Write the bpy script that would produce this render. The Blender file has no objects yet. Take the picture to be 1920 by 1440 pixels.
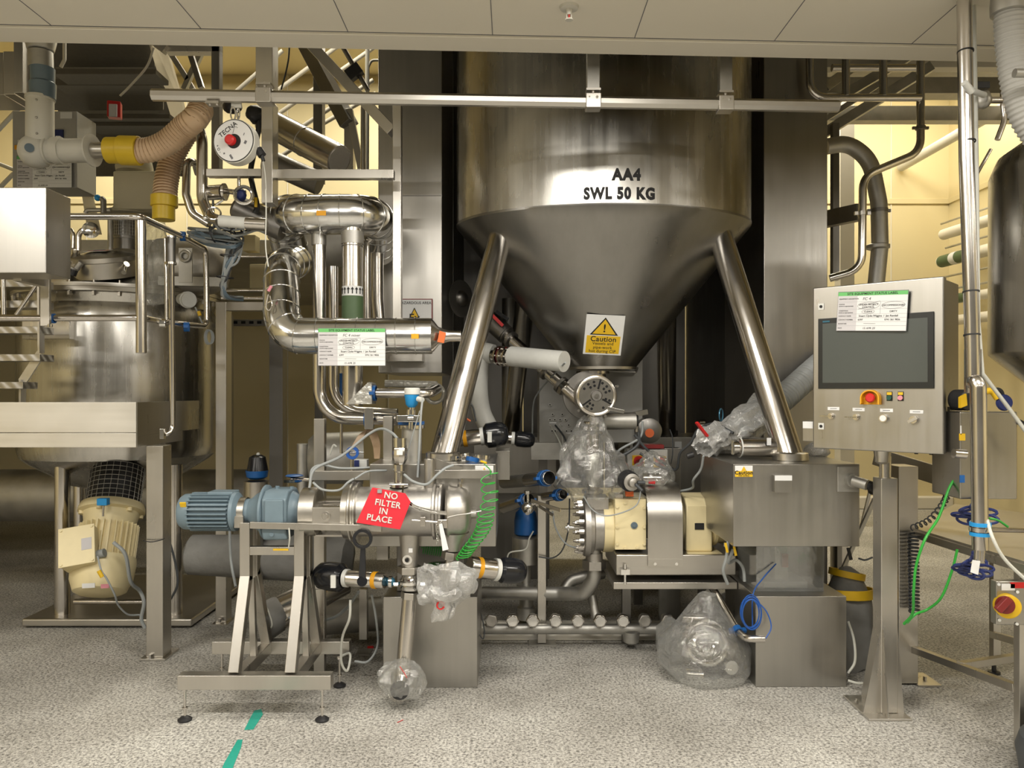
import bpy, math, random
from mathutils import Vector, Matrix, noise
random.seed(7)
PI = math.pi
C = bpy.context.scene.collection
SC = bpy.context.scene
# ------------------------------------------------------------------ camera, world, light, exposure
F = 1450.0                      # focal length in pixels of a 1920x1440 frame
cam = bpy.data.objects.new('camera', bpy.data.cameras.new('camera'))
C.objects.link(cam)
cam.location = (0, 0, 1.5); cam.rotation_euler = (PI / 2, 0, 0)
cam.data.sensor_width = 36; cam.data.lens = 36 * F / 1920; cam.data.shift_y = 15 / 1920
cam.data.clip_start = 0.05
SC.camera = cam
SC.view_settings.view_transform = 'Standard'; SC.view_settings.look = 'None'
SC.view_settings.gamma = 1; SC.view_settings.exposure = 0.0
SC.view_settings.use_curve_mapping = False
try:
    SC.cycles.use_denoising = True
    SC.cycles.max_bounces = 8; SC.cycles.glossy_bounces = 4; SC.cycles.diffuse_bounces = 3
    SC.cycles.transmission_bounces = 6; SC.cycles.transparent_max_bounces = 12
    SC.cycles.sample_clamp_indirect = 4.0
    SC.cycles.caustics_reflective = False; SC.cycles.caustics_refractive = False
except Exception:
    pass
W = bpy.data.worlds.new('world'); SC.world = W; W.use_nodes = True
W.node_tree.nodes['Background'].inputs[0].default_value = (1, .97, .9, 1)
W.node_tree.nodes['Background'].inputs[1].default_value = 0.05

def area_light(name, loc, sx, sy, power, col=(1, .955, .875), rot=(0, 0, 0)):
    l = bpy.data.lights.new(name, 'AREA'); l.shape = 'RECTANGLE'; l.size = sx; l.size_y = sy
    l.energy = power; l.color = col
    o = bpy.data.objects.new(name, l); C.objects.link(o); o.location = loc; o.rotation_euler = rot
    return o
# fluorescent fittings recessed in the low ceiling over the aisle
for x in (-3.3, -0.9, 1.5, 3.9):
    area_light('aisle_lamp', (x, 1.25, 3.04), 1.2, .35, 62)
    area_light('aisle_lamp', (x, -1.4, 3.04), 1.2, .35, 30)
area_light('aisle_lamp', (0.15, 2.75, 3.04), 1.2, .3, 34)
area_light('aisle_lamp', (-5.6, -1.8, 3.04), 1.2, 1.2, 60)  # added to brighten the left wall mirrored in the steel
# fittings in the high ceiling over the process hall
for x, y, p in ((-4.6, 8.6, 95), (-1.4, 8.8, 75), (3.3, 8.5, 105), (4.9, 8.7, 40), (-1.7, 6.3, 45)):
    area_light('hall_lamp', (x, y, 5.5), 1.3, .5, p, (1, .93, .76))

# ------------------------------------------------------------------ pixel + distance -> world
def V(px, py, d):
    return Vector(((px - 960) / F * d, d, 1.5 - (py - 735) / F * d))
def S(p, d):
    return p * d / F
def P3(pts, d=None):
    return [V(*p) if len(p) == 3 else V(p[0], p[1], d) for p in pts]

# ------------------------------------------------------------------ materials
MATS = {}
def newmat(name):
    m = bpy.data.materials.new(name); m.use_nodes = True
    return m, m.node_tree, m.node_tree.nodes['Principled BSDF']
def N(nt, t, **kw):
    n = nt.nodes.new(t)
    for k, v in kw.items():
        if k in n.inputs: n.inputs[k].default_value = v
        else: setattr(n, k, v)
    return n
def paint(name, col, rough=.5, metal=0.0, bump=0.0, scale=40, var=.06, coat=0.0):
    m, nt, b = newmat(name)
    b.inputs['Roughness'].default_value = rough; b.inputs['Metallic'].default_value = metal
    if coat: b.inputs['Coat Weight'].default_value = coat
    tc = N(nt, 'ShaderNodeTexCoord')
    nz = N(nt, 'ShaderNodeTexNoise', Scale=scale, Detail=4.0)
    nt.links.new(tc.outputs['Object'], nz.inputs['Vector'])
    cr = N(nt, 'ShaderNodeMapRange')
    cr.inputs['To Min'].default_value = 1 - var; cr.inputs['To Max'].default_value = 1 + var
    nt.links.new(nz.outputs['Fac'], cr.inputs['Value'])
    mx = N(nt, 'ShaderNodeMix', data_type='RGBA', blend_type='MULTIPLY')
    mx.inputs[0].default_value = 1; mx.inputs[6].default_value = (*col, 1)
    nt.links.new(cr.outputs[0], mx.inputs[7]); nt.links.new(mx.outputs[2], b.inputs['Base Color'])
    if bump:
        bp = N(nt, 'ShaderNodeBump', Strength=bump, Distance=.01)
        nt.links.new(nz.outputs['Fac'], bp.inputs['Height']); nt.links.new(bp.outputs[0], b.inputs['Normal'])
    MATS[name] = m
    return m
def steel(name, col, rough, stretch=(30, 30, 1.2), rvar=.12, cvar=.12, bump=.03, aniso=0.0):
    """stainless: streaks drawn out along one axis, blotchy roughness"""
    m, nt, b = newmat(name)
    b.inputs['Metallic'].default_value = 1.0
    tc = N(nt, 'ShaderNodeTexCoord'); mp = N(nt, 'ShaderNodeMapping')
    mp.inputs['Scale'].default_value = stretch
    nt.links.new(tc.outputs['Object'], mp.inputs['Vector'])
    n1 = N(nt, 'ShaderNodeTexNoise', Scale=1.0, Detail=5.0, Roughness=.6)
    nt.links.new(mp.outputs[0], n1.inputs['Vector'])
    n2 = N(nt, 'ShaderNodeTexNoise', Scale=3.5, Detail=3.0)
    nt.links.new(tc.outputs['Object'], n2.inputs['Vector'])
    ad = N(nt, 'ShaderNodeMath', operation='ADD'); nt.links.new(n1.outputs['Fac'], ad.inputs[0]); nt.links.new(n2.outputs['Fac'], ad.inputs[1])
    r = N(nt, 'ShaderNodeMapRange'); r.inputs['From Min'].default_value = .7; r.inputs['From Max'].default_value = 1.3
    r.inputs['To Min'].default_value = max(.03, rough - rvar); r.inputs['To Max'].default_value = rough + rvar
    nt.links.new(ad.outputs[0], r.inputs['Value']); nt.links.new(r.outputs[0], b.inputs['Roughness'])
    c = N(nt, 'ShaderNodeMapRange'); c.inputs['From Min'].default_value = .7; c.inputs['From Max'].default_value = 1.3
    c.inputs['To Min'].default_value = 1 - cvar; c.inputs['To Max'].default_value = 1 + cvar * .4
    nt.links.new(ad.outputs[0], c.inputs['Value'])
    mx = N(nt, 'ShaderNodeMix', data_type='RGBA', blend_type='MULTIPLY')
    mx.inputs[0].default_value = 1; mx.inputs[6].default_value = (*col, 1)
    nt.links.new(c.outputs[0], mx.inputs[7]); nt.links.new(mx.outputs[2], b.inputs['Base Color'])
    bp = N(nt, 'ShaderNodeBump', Strength=bump, Distance=.005)
    nt.links.new(n1.outputs['Fac'], bp.inputs['Height']); nt.links.new(bp.outputs[0], b.inputs['Normal'])
    MATS[name] = m
    return m
steel('steel', (.58, .555, .51), .32, (12, 12, 1.5), .07, .08, .008)
steel('tube', (.66, .63, .59), .20, (6, 6, 1.5), .05, .08, .004)
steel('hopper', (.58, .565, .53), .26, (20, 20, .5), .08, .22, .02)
steel('cone', (.27, .262, .245), .31, (10, 10, .7), .05, .14, .01)  # hopper steel darkened in colour for the floor the cone reflects
steel('sheet', (.45, .435, .405), .33, (22, 22, .8), .06, .10, .01)
steel('sheet_h', (.60, .575, .53), .36, (.9, 22, 22), .07, .10, .01)
steel('lit_sheet', (.86, .835, .78), .45, (.9, 22, 22), .07, .08, .01)  # steel lightened in colour for the bright wall it reflects
steel('dark_steel', (.26, .25, .235), .42)
steel('mirror', (.78, .77, .75), .10, (20, 20, 20), .05, .08, .15)
steel('clad', (.74, .74, .73), .17, (8, 8, 8), .07, .10, .05)
steel('cast', (.50, .48, .45), .42, (60, 60, 60), .06, .1, .12)
steel('galv', (.50, .49, .46), .5, (12, 12, 12), .08, .2, .05)
paint('cream_paint', (.86, .74, .44), .42, var=.08, scale=14, bump=.03)
paint('pale_paint', (.55, .50, .36), .5, var=.08, scale=10)
paint('blue_grey', (.17, .235, .28), .42, var=.10, scale=25, bump=.05)
paint('white_paint', (.66, .64, .57), .45, var=.05, scale=8)
paint('white_plastic', (.72, .72, .68), .4)
paint('paper', (.80, .80, .79), .7, var=.02)
paint('paper_grey', (.62, .60, .61), .7, var=.02)
paint('black_rubber', (.018, .018, .020), .45)
paint('black_gloss', (.012, .013, .016), .18)
paint('ink', (.01, .01, .01), .6, var=0)
paint('ink_soft', (.17, .17, .18), .7, var=0)
paint('grey_line', (.40, .41, .43), .7, var=0)
paint('green_band', (.16, .52, .16), .6, var=.02)
paint('green_tape', (.075, .125, .055), .5)
paint('teal_tape', (.02, .36, .27), .6, var=.15, scale=60)
paint('yellow', (.80, .50, .015), .5, var=.04)
paint('amber', (.82, .38, .01), .45, var=.04)
paint('orange', (.80, .15, .03), .5)
paint('cuff_yellow', (.72, .50, .03), .38, var=.06, scale=20)
paint('hose_tan', (.70, .50, .32), .35, var=.08, scale=15)
paint('hose_rib', (.33, .19, .09), .35, var=.08, scale=15)
paint('hose_grey', (.55, .57, .57), .35)
paint('red', (.62, .02, .02), .4)
paint('sign_red', (.74, .03, .05), .45, var=.08, scale=30)
paint('dark_red', (.22, .02, .02), .35)
paint('blue', (.012, .11, .36), .4, var=.1)
paint('bright_blue', (.02, .30, .68), .4)
paint('navy', (.015, .025, .12), .5)
paint('cable_blue', (.02, .10, .40), .4)
paint('cable_grey', (.33, .35, .35), .5)
paint('cable_white', (.62, .62, .56), .5)
paint('cable_dark', (.06, .065, .07), .5)
paint('cable_green', (.03, .34, .04), .4)
paint('box_grey', (.42, .41, .38), .5, var=.05)
paint('fabric_grey', (.26, .255, .24), .85, bump=.5, scale=18, var=.15)
paint('foil', (.55, .54, .50), .35, metal=.8, bump=.9, scale=30)
paint('wall_cream_shaded', (.20, .175, .115), .7, var=.05, scale=2)  # shaded copy of the cream wall's colour, left unused
paint('screen', (.075, .085, .08), .22, var=.02)
paint('black_frame', (.015, .017, .018), .25)
paint('hole', (.01, .01, .01), .9, var=0)
paint('pink', (.72, .28, .34), .4)
paint('dark_green', (.01, .07, .05), .35)
paint('sight_blue', (.05, .18, .28), .12, metal=.3)
paint('stair_shade', (.13, .12, .10), .6, var=.15)  # unlit staircase underside, its shade put into the colour
paint('wall_cream', (.80, .69, .42), .6, var=.04, scale=1.2)
paint('shade_grey', (.20, .195, .18), .7)
paint('ceil_paint', (.84, .79, .68), .7, var=.03, scale=1.5)
paint('steel_blue', (.13, .18, .22), .35)

def floor_mat():
    m, nt, b = newmat('resin_floor')
    tc = N(nt, 'ShaderNodeTexCoord')
    L = nt.links.new
    def ramp(src, stops):
        r = N(nt, 'ShaderNodeValToRGB'); e = r.color_ramp.elements
        while len(e) < len(stops): e.new(.5)
        for i, (p, c) in enumerate(stops): e[i].position = p; e[i].color = (*c, 1)
        L(src, r.inputs[0]); return r
    fine = N(nt, 'ShaderNodeTexNoise', Scale=78.0, Detail=5.0, Roughness=.8); L(tc.outputs['Object'], fine.inputs['Vector'])
    big = N(nt, 'ShaderNodeTexNoise', Scale=1.1, Detail=6.0, Roughness=.6); L(tc.outputs['Object'], big.inputs['Vector'])
    vor = N(nt, 'ShaderNodeTexVoronoi', Scale=95.0); L(tc.outputs['Object'], vor.inputs['Vector'])
    wv = N(nt, 'ShaderNodeTexVoronoi', Scale=28.0); L(tc.outputs['Object'], wv.inputs['Vector'])
    base = ramp(big.outputs['Fac'], [(.28, (.34, .325, .29)), (.50, (.52, .50, .46)), (.70, (.70, .685, .64))])
    speck = ramp(fine.outputs['Fac'], [(.41, (.10, .095, .09)), (.47, (.66, .65, .63)), (.52, (.98, .97, .95)), (.60, (1.25, 1.25, 1.22))])
    mx = N(nt, 'ShaderNodeMix', data_type='RGBA', blend_type='MULTIPLY'); mx.inputs[0].default_value = .85
    L(base.outputs[0], mx.inputs[6]); L(speck.outputs[0], mx.inputs[7])
    cell = ramp(vor.outputs['Color'], [(.12, (.45, .44, .42)), (.3, (1, 1, 1)), (.9, (1.1, 1.1, 1.1))])
    mx2 = N(nt, 'ShaderNodeMix', data_type='RGBA', blend_type='MULTIPLY'); mx2.inputs[0].default_value = .6
    L(mx.outputs[2], mx2.inputs[6]); L(cell.outputs[0], mx2.inputs[7])
    chip = ramp(wv.outputs['Distance'], [(.0, (1, 1, 1)), (.09, (1, 1, 1)), (.13, (0, 0, 0))])
    mx3 = N(nt, 'ShaderNodeMix', data_type='RGBA'); mx3.inputs[7].default_value = (.75, .74, .70, 1)
    chn = ramp(N(nt, 'ShaderNodeTexNoise', Scale=9.0).outputs['Fac'], [(.52, (0, 0, 0)), (.6, (.6, .6, .6))])
    ml = N(nt, 'ShaderNodeMath', operation='MULTIPLY'); L(chip.outputs[0], ml.inputs[0]); L(chn.outputs[0], ml.inputs[1])
    L(ml.outputs[0], mx3.inputs[0]); L(mx2.outputs[2], mx3.inputs[6])
    L(mx3.outputs[2], b.inputs['Base Color'])
    b.inputs['Roughness'].default_value = .62
    bp = N(nt, 'ShaderNodeBump', Strength=.25, Distance=.003); L(fine.outputs['Fac'], bp.inputs['Height']); L(bp.outputs[0], b.inputs['Normal'])
    MATS['floor'] = m
floor_mat()

def checker_mat():
    m, nt, b = newmat('tread_plate'); b.inputs['Metallic'].default_value = 1; b.inputs['Roughness'].default_value = .38
    b.inputs['Base Color'].default_value = (.48, .46, .42, 1)
    tc = N(nt, 'ShaderNodeTexCoord'); w = N(nt, 'ShaderNodeTexWave', Scale=9.0); w.bands_direction = 'DIAGONAL'
    w.inputs['Distortion'].default_value = 1.5
    nt.links.new(tc.outputs['Object'], w.inputs['Vector'])
    bp = N(nt, 'ShaderNodeBump', Strength=.3, Distance=.006); nt.links.new(w.outputs['Fac'], bp.inputs['Height']); nt.links.new(bp.outputs[0], b.inputs['Normal'])
    MATS['tread_plate'] = m
checker_mat()

def clear_mat(name, tint, opac, rough=.08, bump=.6, scale=22, milk=.25):
    """thin clear film: mostly see-through, glints on its creases"""
    m, nt, b = newmat(name)
    nt.nodes.remove(b); out = nt.nodes['Material Output']; L = nt.links.new
    tc = N(nt, 'ShaderNodeTexCoord'); nz = N(nt, 'ShaderNodeTexNoise', Scale=scale, Detail=6.0, Distortion=1.0)
    L(tc.outputs['Object'], nz.inputs['Vector'])
    bp = N(nt, 'ShaderNodeBump', Strength=bump, Distance=.02); L(nz.outputs['Fac'], bp.inputs['Height'])
    tr = N(nt, 'ShaderNodeBsdfTransparent'); tr.inputs[0].default_value = (*tint, 1)
    gl = N(nt, 'ShaderNodeBsdfGlossy'); gl.inputs['Roughness'].default_value = rough; L(bp.outputs[0], gl.inputs['Normal'])
    df = N(nt, 'ShaderNodeBsdfDiffuse'); df.inputs[0].default_value = (.8, .8, .78, 1)
    a = N(nt, 'ShaderNodeMixShader'); a.inputs[0].default_value = milk; L(gl.outputs[0], a.inputs[1]); L(df.outputs[0], a.inputs[2])
    lw = N(nt, 'ShaderNodeLayerWeight', Blend=.35); L(bp.outputs[0], lw.inputs['Normal'])
    mr = N(nt, 'ShaderNodeMapRange'); mr.inputs['To Min'].default_value = opac; mr.inputs['To Max'].default_value = min(1, opac + .6)
    L(lw.outputs['Facing'], mr.inputs['Value'])
    mxs = N(nt, 'ShaderNodeMixShader'); L(mr.outputs[0], mxs.inputs[0]); L(tr.outputs[0], mxs.inputs[1]); L(a.outputs[0], mxs.inputs[2])
    L(mxs.outputs[0], out.inputs['Surface'])
    MATS[name] = m
clear_mat('film', (.93, .94, .93), .20, rough=.05, bump=1.0, scale=17, milk=.3)
clear_mat('film_milky', (.92, .92, .92), .40, rough=.06, bump=1.0, scale=20, milk=.55)
clear_mat('acrylic', (.80, .82, .82), .22, rough=.05, bump=.05, milk=.3)

# ------------------------------------------------------------------ mesh collector
def axes_of(d, up=None):
    d = d.normalized()
    u = up or (Vector((0, 0, 1)) if abs(d.z) < .95 else Vector((0, 1, 0)))
    a = d.cross(u).normalized(); b = a.cross(d).normalized()
    return a, b
class MB:
    def __init__(s): s.v = []; s.f = []
    def add(s, vs, fs):
        o = len(s.v); s.v += [Vector(v) for v in vs]; s.f += [tuple(i + o for i in f) for f in fs]; return s
    def box(s, x0, x1, y0, y1, z0, z1):
        return s.obox(Vector(((x0 + x1) / 2, (y0 + y1) / 2, (z0 + z1) / 2)), Vector((1, 0, 0)), Vector((0, 1, 0)), Vector((0, 0, 1)), abs(x1 - x0) / 2, abs(y1 - y0) / 2, abs(z1 - z0) / 2)
    def pbox(s, px0, py0, px1, py1, d, dep):
        """front face given in pixels at distance d, going dep metres back"""
        a = V(px0, py0, d); b = V(px1, py1, d)
        return s.box(a.x, b.x, d, d + dep, b.z, a.z)
    def obox(s, c, A, B, D, a, b, d):
        vs = [c + A * a * i + B * b * j + D * d * k for i in (-1, 1) for j in (-1, 1) for k in (-1, 1)]
        return s.add(vs, [(0, 1, 3, 2), (4, 6, 7, 5), (0, 4, 5, 1), (2, 3, 7, 6), (0, 2, 6, 4), (1, 5, 7, 3)])
    def beam(s, p, q, w, h, up=None):
        p = Vector(p); q = Vector(q); d = q - p; a, b = axes_of(d, up)
        return s.obox((p + q) / 2, a, b, d.normalized(), w / 2, h / 2, d.length / 2)
    def lathe(s, p, ax, prof, n=24, cap=True, sx=1.0, sy=1.0, up=None):
        p = Vector(p); ax = Vector(ax).normalized(); a, b = axes_of(ax, up)
        vs = []; fs = []
        for (t, r) in prof:
            for k in range(n):
                th = 2 * PI * k / n
                vs.append(p + ax * t + (a * math.cos(th) * sx + b * math.sin(th) * sy) * r)
        for i in range(len(prof) - 1):
            for k in range(n):
                k2 = (k + 1) % n
                fs.append((i * n + k, i * n + k2, (i + 1) * n + k2, (i + 1) * n + k))
        if cap:
            if prof[0][1] > 1e-5: fs.append(tuple(range(n))[::-1])
            if prof[-1][1] > 1e-5: fs.append(tuple(range((len(prof) - 1) * n, len(prof) * n)))
        return s.add(vs, fs)
    def cyl(s, p, q, r, r2=None, n=20, cap=True):
        p = Vector(p); q = Vector(q)
        return s.lathe(p, q - p, [(0, r), ((q - p).length, r if r2 is None else r2)], n, cap)
    def hexnut(s, p, q, r): return s.cyl(p, q, r, n=6)
    def tube(s, pts, r, bend=None, n=14, closed=False, rfun=None, step=None, seg=6, cap=True):
        pts = [Vector(p) for p in pts]
        if bend and len(pts) > 2:
            out = [pts[0]]
            for i in range(1, len(pts) - 1):
                A, B, D = pts[i - 1], pts[i], pts[i + 1]
                u = (A - B); w = (D - B); lu, lw = u.length, w.length
                if lu < 1e-6 or lw < 1e-6: continue
                u /= lu; w /= lw
                ang = u.angle(w, PI)
                if ang > PI - .03: out.append(B); continue
                t = min(bend / math.tan(ang / 2), lu * .49, lw * .49)
                rr = t * math.tan(ang / 2)
                cdir = (u + w).normalized(); cen = B + cdir * (t / math.cos(ang / 2))
                s0 = B + u * t - cen; s1 = B + w * t - cen
                tot = s0.angle(s1, 0)
                for k in range(seg + 1):
                    f = k / seg
                    if tot < 1e-4: out.append(cen + s0); continue
                    out.append(cen + (s0 * math.sin((1 - f) * tot) + s1 * math.sin(f * tot)) / math.sin(tot))
            out.append(pts[-1]); pts = out
        if step:
            out = [pts[0]]
            for A, B in zip(pts[:-1], pts[1:]):
                m = max(1, int(round((B - A).length / step)))
                for k in range(1, m + 1): out.append(A.lerp(B, k / m))
            pts = out
        N_ = len(pts); tang = []
        for i in range(N_):
            if closed: t = pts[(i + 1) % N_] - pts[i - 1]
            else: t = pts[min(i + 1, N_ - 1)] - pts[max(i - 1, 0)]
            tang.append(t.normalized() if t.length > 1e-9 else Vector((0, 0, 1)))
        a, b = axes_of(tang[0]); b = tang[0].cross(a); vs = []; fs = []; L = 0
        for i in range(N_):
            if i:
                q = tang[i - 1].rotation_difference(tang[i]); a = (q @ a); a = (a - tang[i] * a.dot(tang[i])).normalized(); b = tang[i].cross(a)
                L += (pts[i] - pts[i - 1]).length
            rr = rfun(L) if rfun else r
            for k in range(n):
                th = 2 * PI * k / n
                vs.append(pts[i] + (a * math.cos(th) + b * math.sin(th)) * rr)
        M = N_ if closed else N_ - 1
        for i in range(M):
            j = (i + 1) % N_
            for k in range(n):
                k2 = (k + 1) % n
                fs.append((i * n + k, i * n + k2, j * n + k2, j * n + k))
        if not closed and cap:
            fs.append(tuple(range(n))[::-1]); fs.append(tuple(range((N_ - 1) * n, N_ * n)))
        return s.add(vs, fs)
    def ring(s, c, ax, R, r, n=28, m=8, sx=1, sy=1):
        ax = Vector(ax).normalized(); a, b = axes_of(ax); c = Vector(c)
        return s.tube([c + a * math.cos(2 * PI * k / n) * R * sx + b * math.sin(2 * PI * k / n) * R * sy for k in range(n)], r, n=m, closed=True)
    def band(s, c, ax, R, w, t, n=24):
        """flat hoop of width w along ax, outer radius R, thickness t"""
        c = Vector(c); ax = Vector(ax).normalized()
        a, b = axes_of(ax); vs = []; fs = []
        for (tt, r) in ((-w / 2, R - t), (-w / 2, R), (w / 2, R), (w / 2, R - t)):
            for k in range(n):
                th = 2 * PI * k / n; vs.append(c + ax * tt + (a * math.cos(th) + b * math.sin(th)) * r)
        for i in range(4):
            j = (i + 1) % 4
            for k in range(n):
                k2 = (k + 1) % n; fs.append((i * n + k, i * n + k2, j * n + k2, j * n + k))
        return s.add(vs, fs)
    def sphere(s, c, r, sz=1.0, n=20, m=12):
        c = Vector(c)
        return s.lathe(c - Vector((0, 0, r * sz)), (0, 0, 1), [(r * sz * (1 - math.cos(PI * i / m)), max(1e-4, r * math.sin(PI * i / m))) for i in range(m + 1)], n, True)
    def prism(s, poly, vec):
        poly = [Vector(p) for p in poly]; vec = Vector(vec); n = len(poly)
        return s.add(poly + [p + vec for p in poly], [tuple(range(n))[::-1], tuple(range(n, 2 * n))] + [(i, (i + 1) % n, (i + 1) % n + n, i + n) for i in range(n)])
    def quad(s, a, b, c, d): return s.add([a, b, c, d], [(0, 1, 2, 3)])
    def xf(s, M): s.v = [M @ v for v in s.v]; return s

AUTO = []      # empties whose origin is set once their parts exist
def mesh_obj(mb, name, mat, bev=0.0, ang=38, recalc=True):
    me = bpy.data.meshes.new(name)
    me.from_pydata([tuple(v) for v in mb.v], [], mb.f)
    if recalc:
        import bmesh
        bm = bmesh.new(); bm.from_mesh(me); bmesh.ops.recalc_face_normals(bm, faces=bm.faces); bm.to_mesh(me); bm.free()
    me.materials.append(MATS[mat] if isinstance(mat, str) else mat)
    me.polygons.foreach_set('use_smooth', [True] * len(me.polygons))
    me.set_sharp_from_angle(angle=math.radians(ang))
    o = bpy.data.objects.new(name, me); C.objects.link(o)
    if bev:
        b = o.modifiers.new('bevel', 'BEVEL'); b.width = bev; b.segments = 2; b.limit_method = 'ANGLE'; b.angle_limit = math.radians(50)
        b.harden_normals = True
    return o
def tag(o, label=None, cat=None, group=None, kind=None):
    if label: o['label'] = label
    if cat: o['category'] = cat
    if group: o['group'] = group
    if kind: o['kind'] = kind
    return o
def shift_mesh(o, d):
    o.data.transform(Matrix.Translation(-d))
def solo(mb, name, mat, label, cat, group=None, bev=0.0, kind=None, ang=38):
    o = mesh_obj(mb, name, mat, bev, ang)
    xs = [v.x for v in mb.v]; ys = [v.y for v in mb.v]; zs = [v.z for v in mb.v]
    b = Vector(((min(xs) + max(xs)) / 2, (min(ys) + max(ys)) / 2, min(zs)))
    shift_mesh(o, b); o.location = b
    return tag(o, label, cat, group, kind)
def thing(name, label, cat, group=None, loc=None, rz=0.0, kind=None):
    o = bpy.data.objects.new(name, None); C.objects.link(o); o.empty_display_size = .05
    if loc is None: AUTO.append(o)
    else: o.location = loc; o.rotation_euler = (0, 0, rz)
    return tag(o, label, cat, group, kind)
def part(mb, name, mat, parent, label=None, bev=0.0, kind=None, ang=38):
    o = mesh_obj(mb, name, mat, bev, ang); o.parent = parent
    if label: o['label'] = label
    if kind: o['kind'] = kind
    return o
def structure(mb, name, mat, bev=0.0):
    o = mesh_obj(mb, name, mat, bev); o['kind'] = 'structure'; return o
def kids(o): return [c for c in bpy.data.objects if c.parent == o]
def settle():
    """give every gathered thing an origin at its base"""
    for e in AUTO:
        ms = []
        def walk(o):
            for c in o.children:
                if c.type == 'MESH': ms.append(c)
                walk(c)
        walk(e)
        if not ms: print('EMPTY THING', e.name); continue
        lo = [1e9] * 3; hi = [-1e9] * 3
        for m in ms:
            for v in m.data.vertices:
                for i in range(3): lo[i] = min(lo[i], v.co[i]); hi[i] = max(hi[i], v.co[i])
        b = Vector(((lo[0] + hi[0]) / 2, (lo[1] + hi[1]) / 2, lo[2]))
        done = set()
        for m in ms:
            if m.data.name not in done: shift_mesh(m, b); done.add(m.data.name)
        e.location = b
    AUTO.clear()
def dup(root, loc, label=None, rz=None, group=None):
    r = root.copy(); C.objects.link(r); r.location = loc
    if label: r['label'] = label
    if group: r['group'] = group
    if rz is not None: r.rotation_euler = (0, 0, rz)
    for c in list(root.children):
        k = c.copy(); C.objects.link(k); k.parent = r
        for g in c.children:
            h = g.copy(); C.objects.link(h); h.parent = k
    return r
def text_mb(txt, size, mat4, bold=0.0, align='CENTER', depth=.0006, font_scale_x=1.0):
    cu = bpy.data.curves.new('lettering', 'FONT'); cu.body = txt; cu.size = size; cu.align_x = align; cu.align_y = 'CENTER'
    cu.offset = bold; cu.space_character = 1.0 + (min(.22, 3.0 * bold / size) if size else 0); cu.extrude = depth; cu.resolution_u = 3
    o = bpy.data.objects.new('lettering', cu); C.objects.link(o)
    bpy.context.view_layer.update()
    me = bpy.data.meshes.new_from_object(o.evaluated_get(bpy.context.evaluated_depsgraph_get()))
    mb = MB(); mb.v = [Vector((v.co.x * font_scale_x, v.co.y, v.co.z)) for v in me.vertices]; mb.f = [tuple(p.vertices) for p in me.polygons]
    bpy.data.objects.remove(o); bpy.data.meshes.remove(me); bpy.data.curves.remove(cu)
    return mb.xf(mat4)
def plane_m(origin, x, y):
    """matrix taking local x,y (z towards viewer) onto a plane"""
    x = Vector(x).normalized(); y = Vector(y).normalized(); z = x.cross(y).normalized()
    m = Matrix((x, y, z)).transposed().to_4x4(); m.translation = Vector(origin); return m
FRONT = lambda p: plane_m(p, (1, 0, 0), (0, 0, 1))
def pipe(name, pts, rpx, label, cat='pipe', mat='tube', bend=None, group=None, d=None, n=16, **kw):
    pts = P3(pts, d); dd = sum(p.y for p in pts) / len(pts); r = S(rpx, dd)
    return solo(MB().tube(pts, r, bend=bend if bend is not None else r * 2.6, n=n, **kw), name, mat, label, cat, group)
def spl(pts, m=8):
    """smooth curve through points"""
    P = [Vector(p) for p in pts]; P = [P[0] * 2 - P[1]] + P + [P[-1] * 2 - P[-2]]; out = []
    for i in range(1, len(P) - 2):
        for k in range(m):
            t = k / m; a, b, c, d = P[i - 1], P[i], P[i + 1], P[i + 2]
            out.append(.5 * ((2 * b) + (c - a) * t + (2 * a - 5 * b + 4 * c - d) * t * t + (3 * b - a - 3 * c + d) * t ** 3))
    out.append(P[-2]); return out
def cable(pts, rpx, mat, label, d=None, name='cable', cat='cable', group=None, parent=None):
    pts = P3(pts, d); dd = sum(p.y for p in pts) / len(pts)
    mb = MB().tube(spl(pts), S(rpx, dd), n=8)
    if parent is not None: return part(mb, name, mat, parent)
    return solo(mb, name, mat, label, cat, group)
def coil(p, q, R, r, turns, n=16, m=6):
    """helix from p to q"""
    p = Vector(p); q = Vector(q); ax = q - p; a, b = axes_of(ax); pts = []
    K = int(turns * n)
    for k in range(K + 1):
        th = 2 * PI * k / n; pts.append(p + ax * (k / K) + (a * math.cos(th) + b * math.sin(th)) * R)
    return MB().tube(pts, r, n=m)
def crumple(mb, amp, freq, seed=0):
    off = Vector((seed * 3.1, seed * 1.7, seed * .9))
    vs = []
    for v in mb.v:
        n1 = noise.noise_vector(v * freq + off); n2 = noise.noise_vector(v * freq * 2.7 + off)
        vs.append(v + n1 * amp + n2 * amp * .5)
    mb.v = vs; return mb
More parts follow.
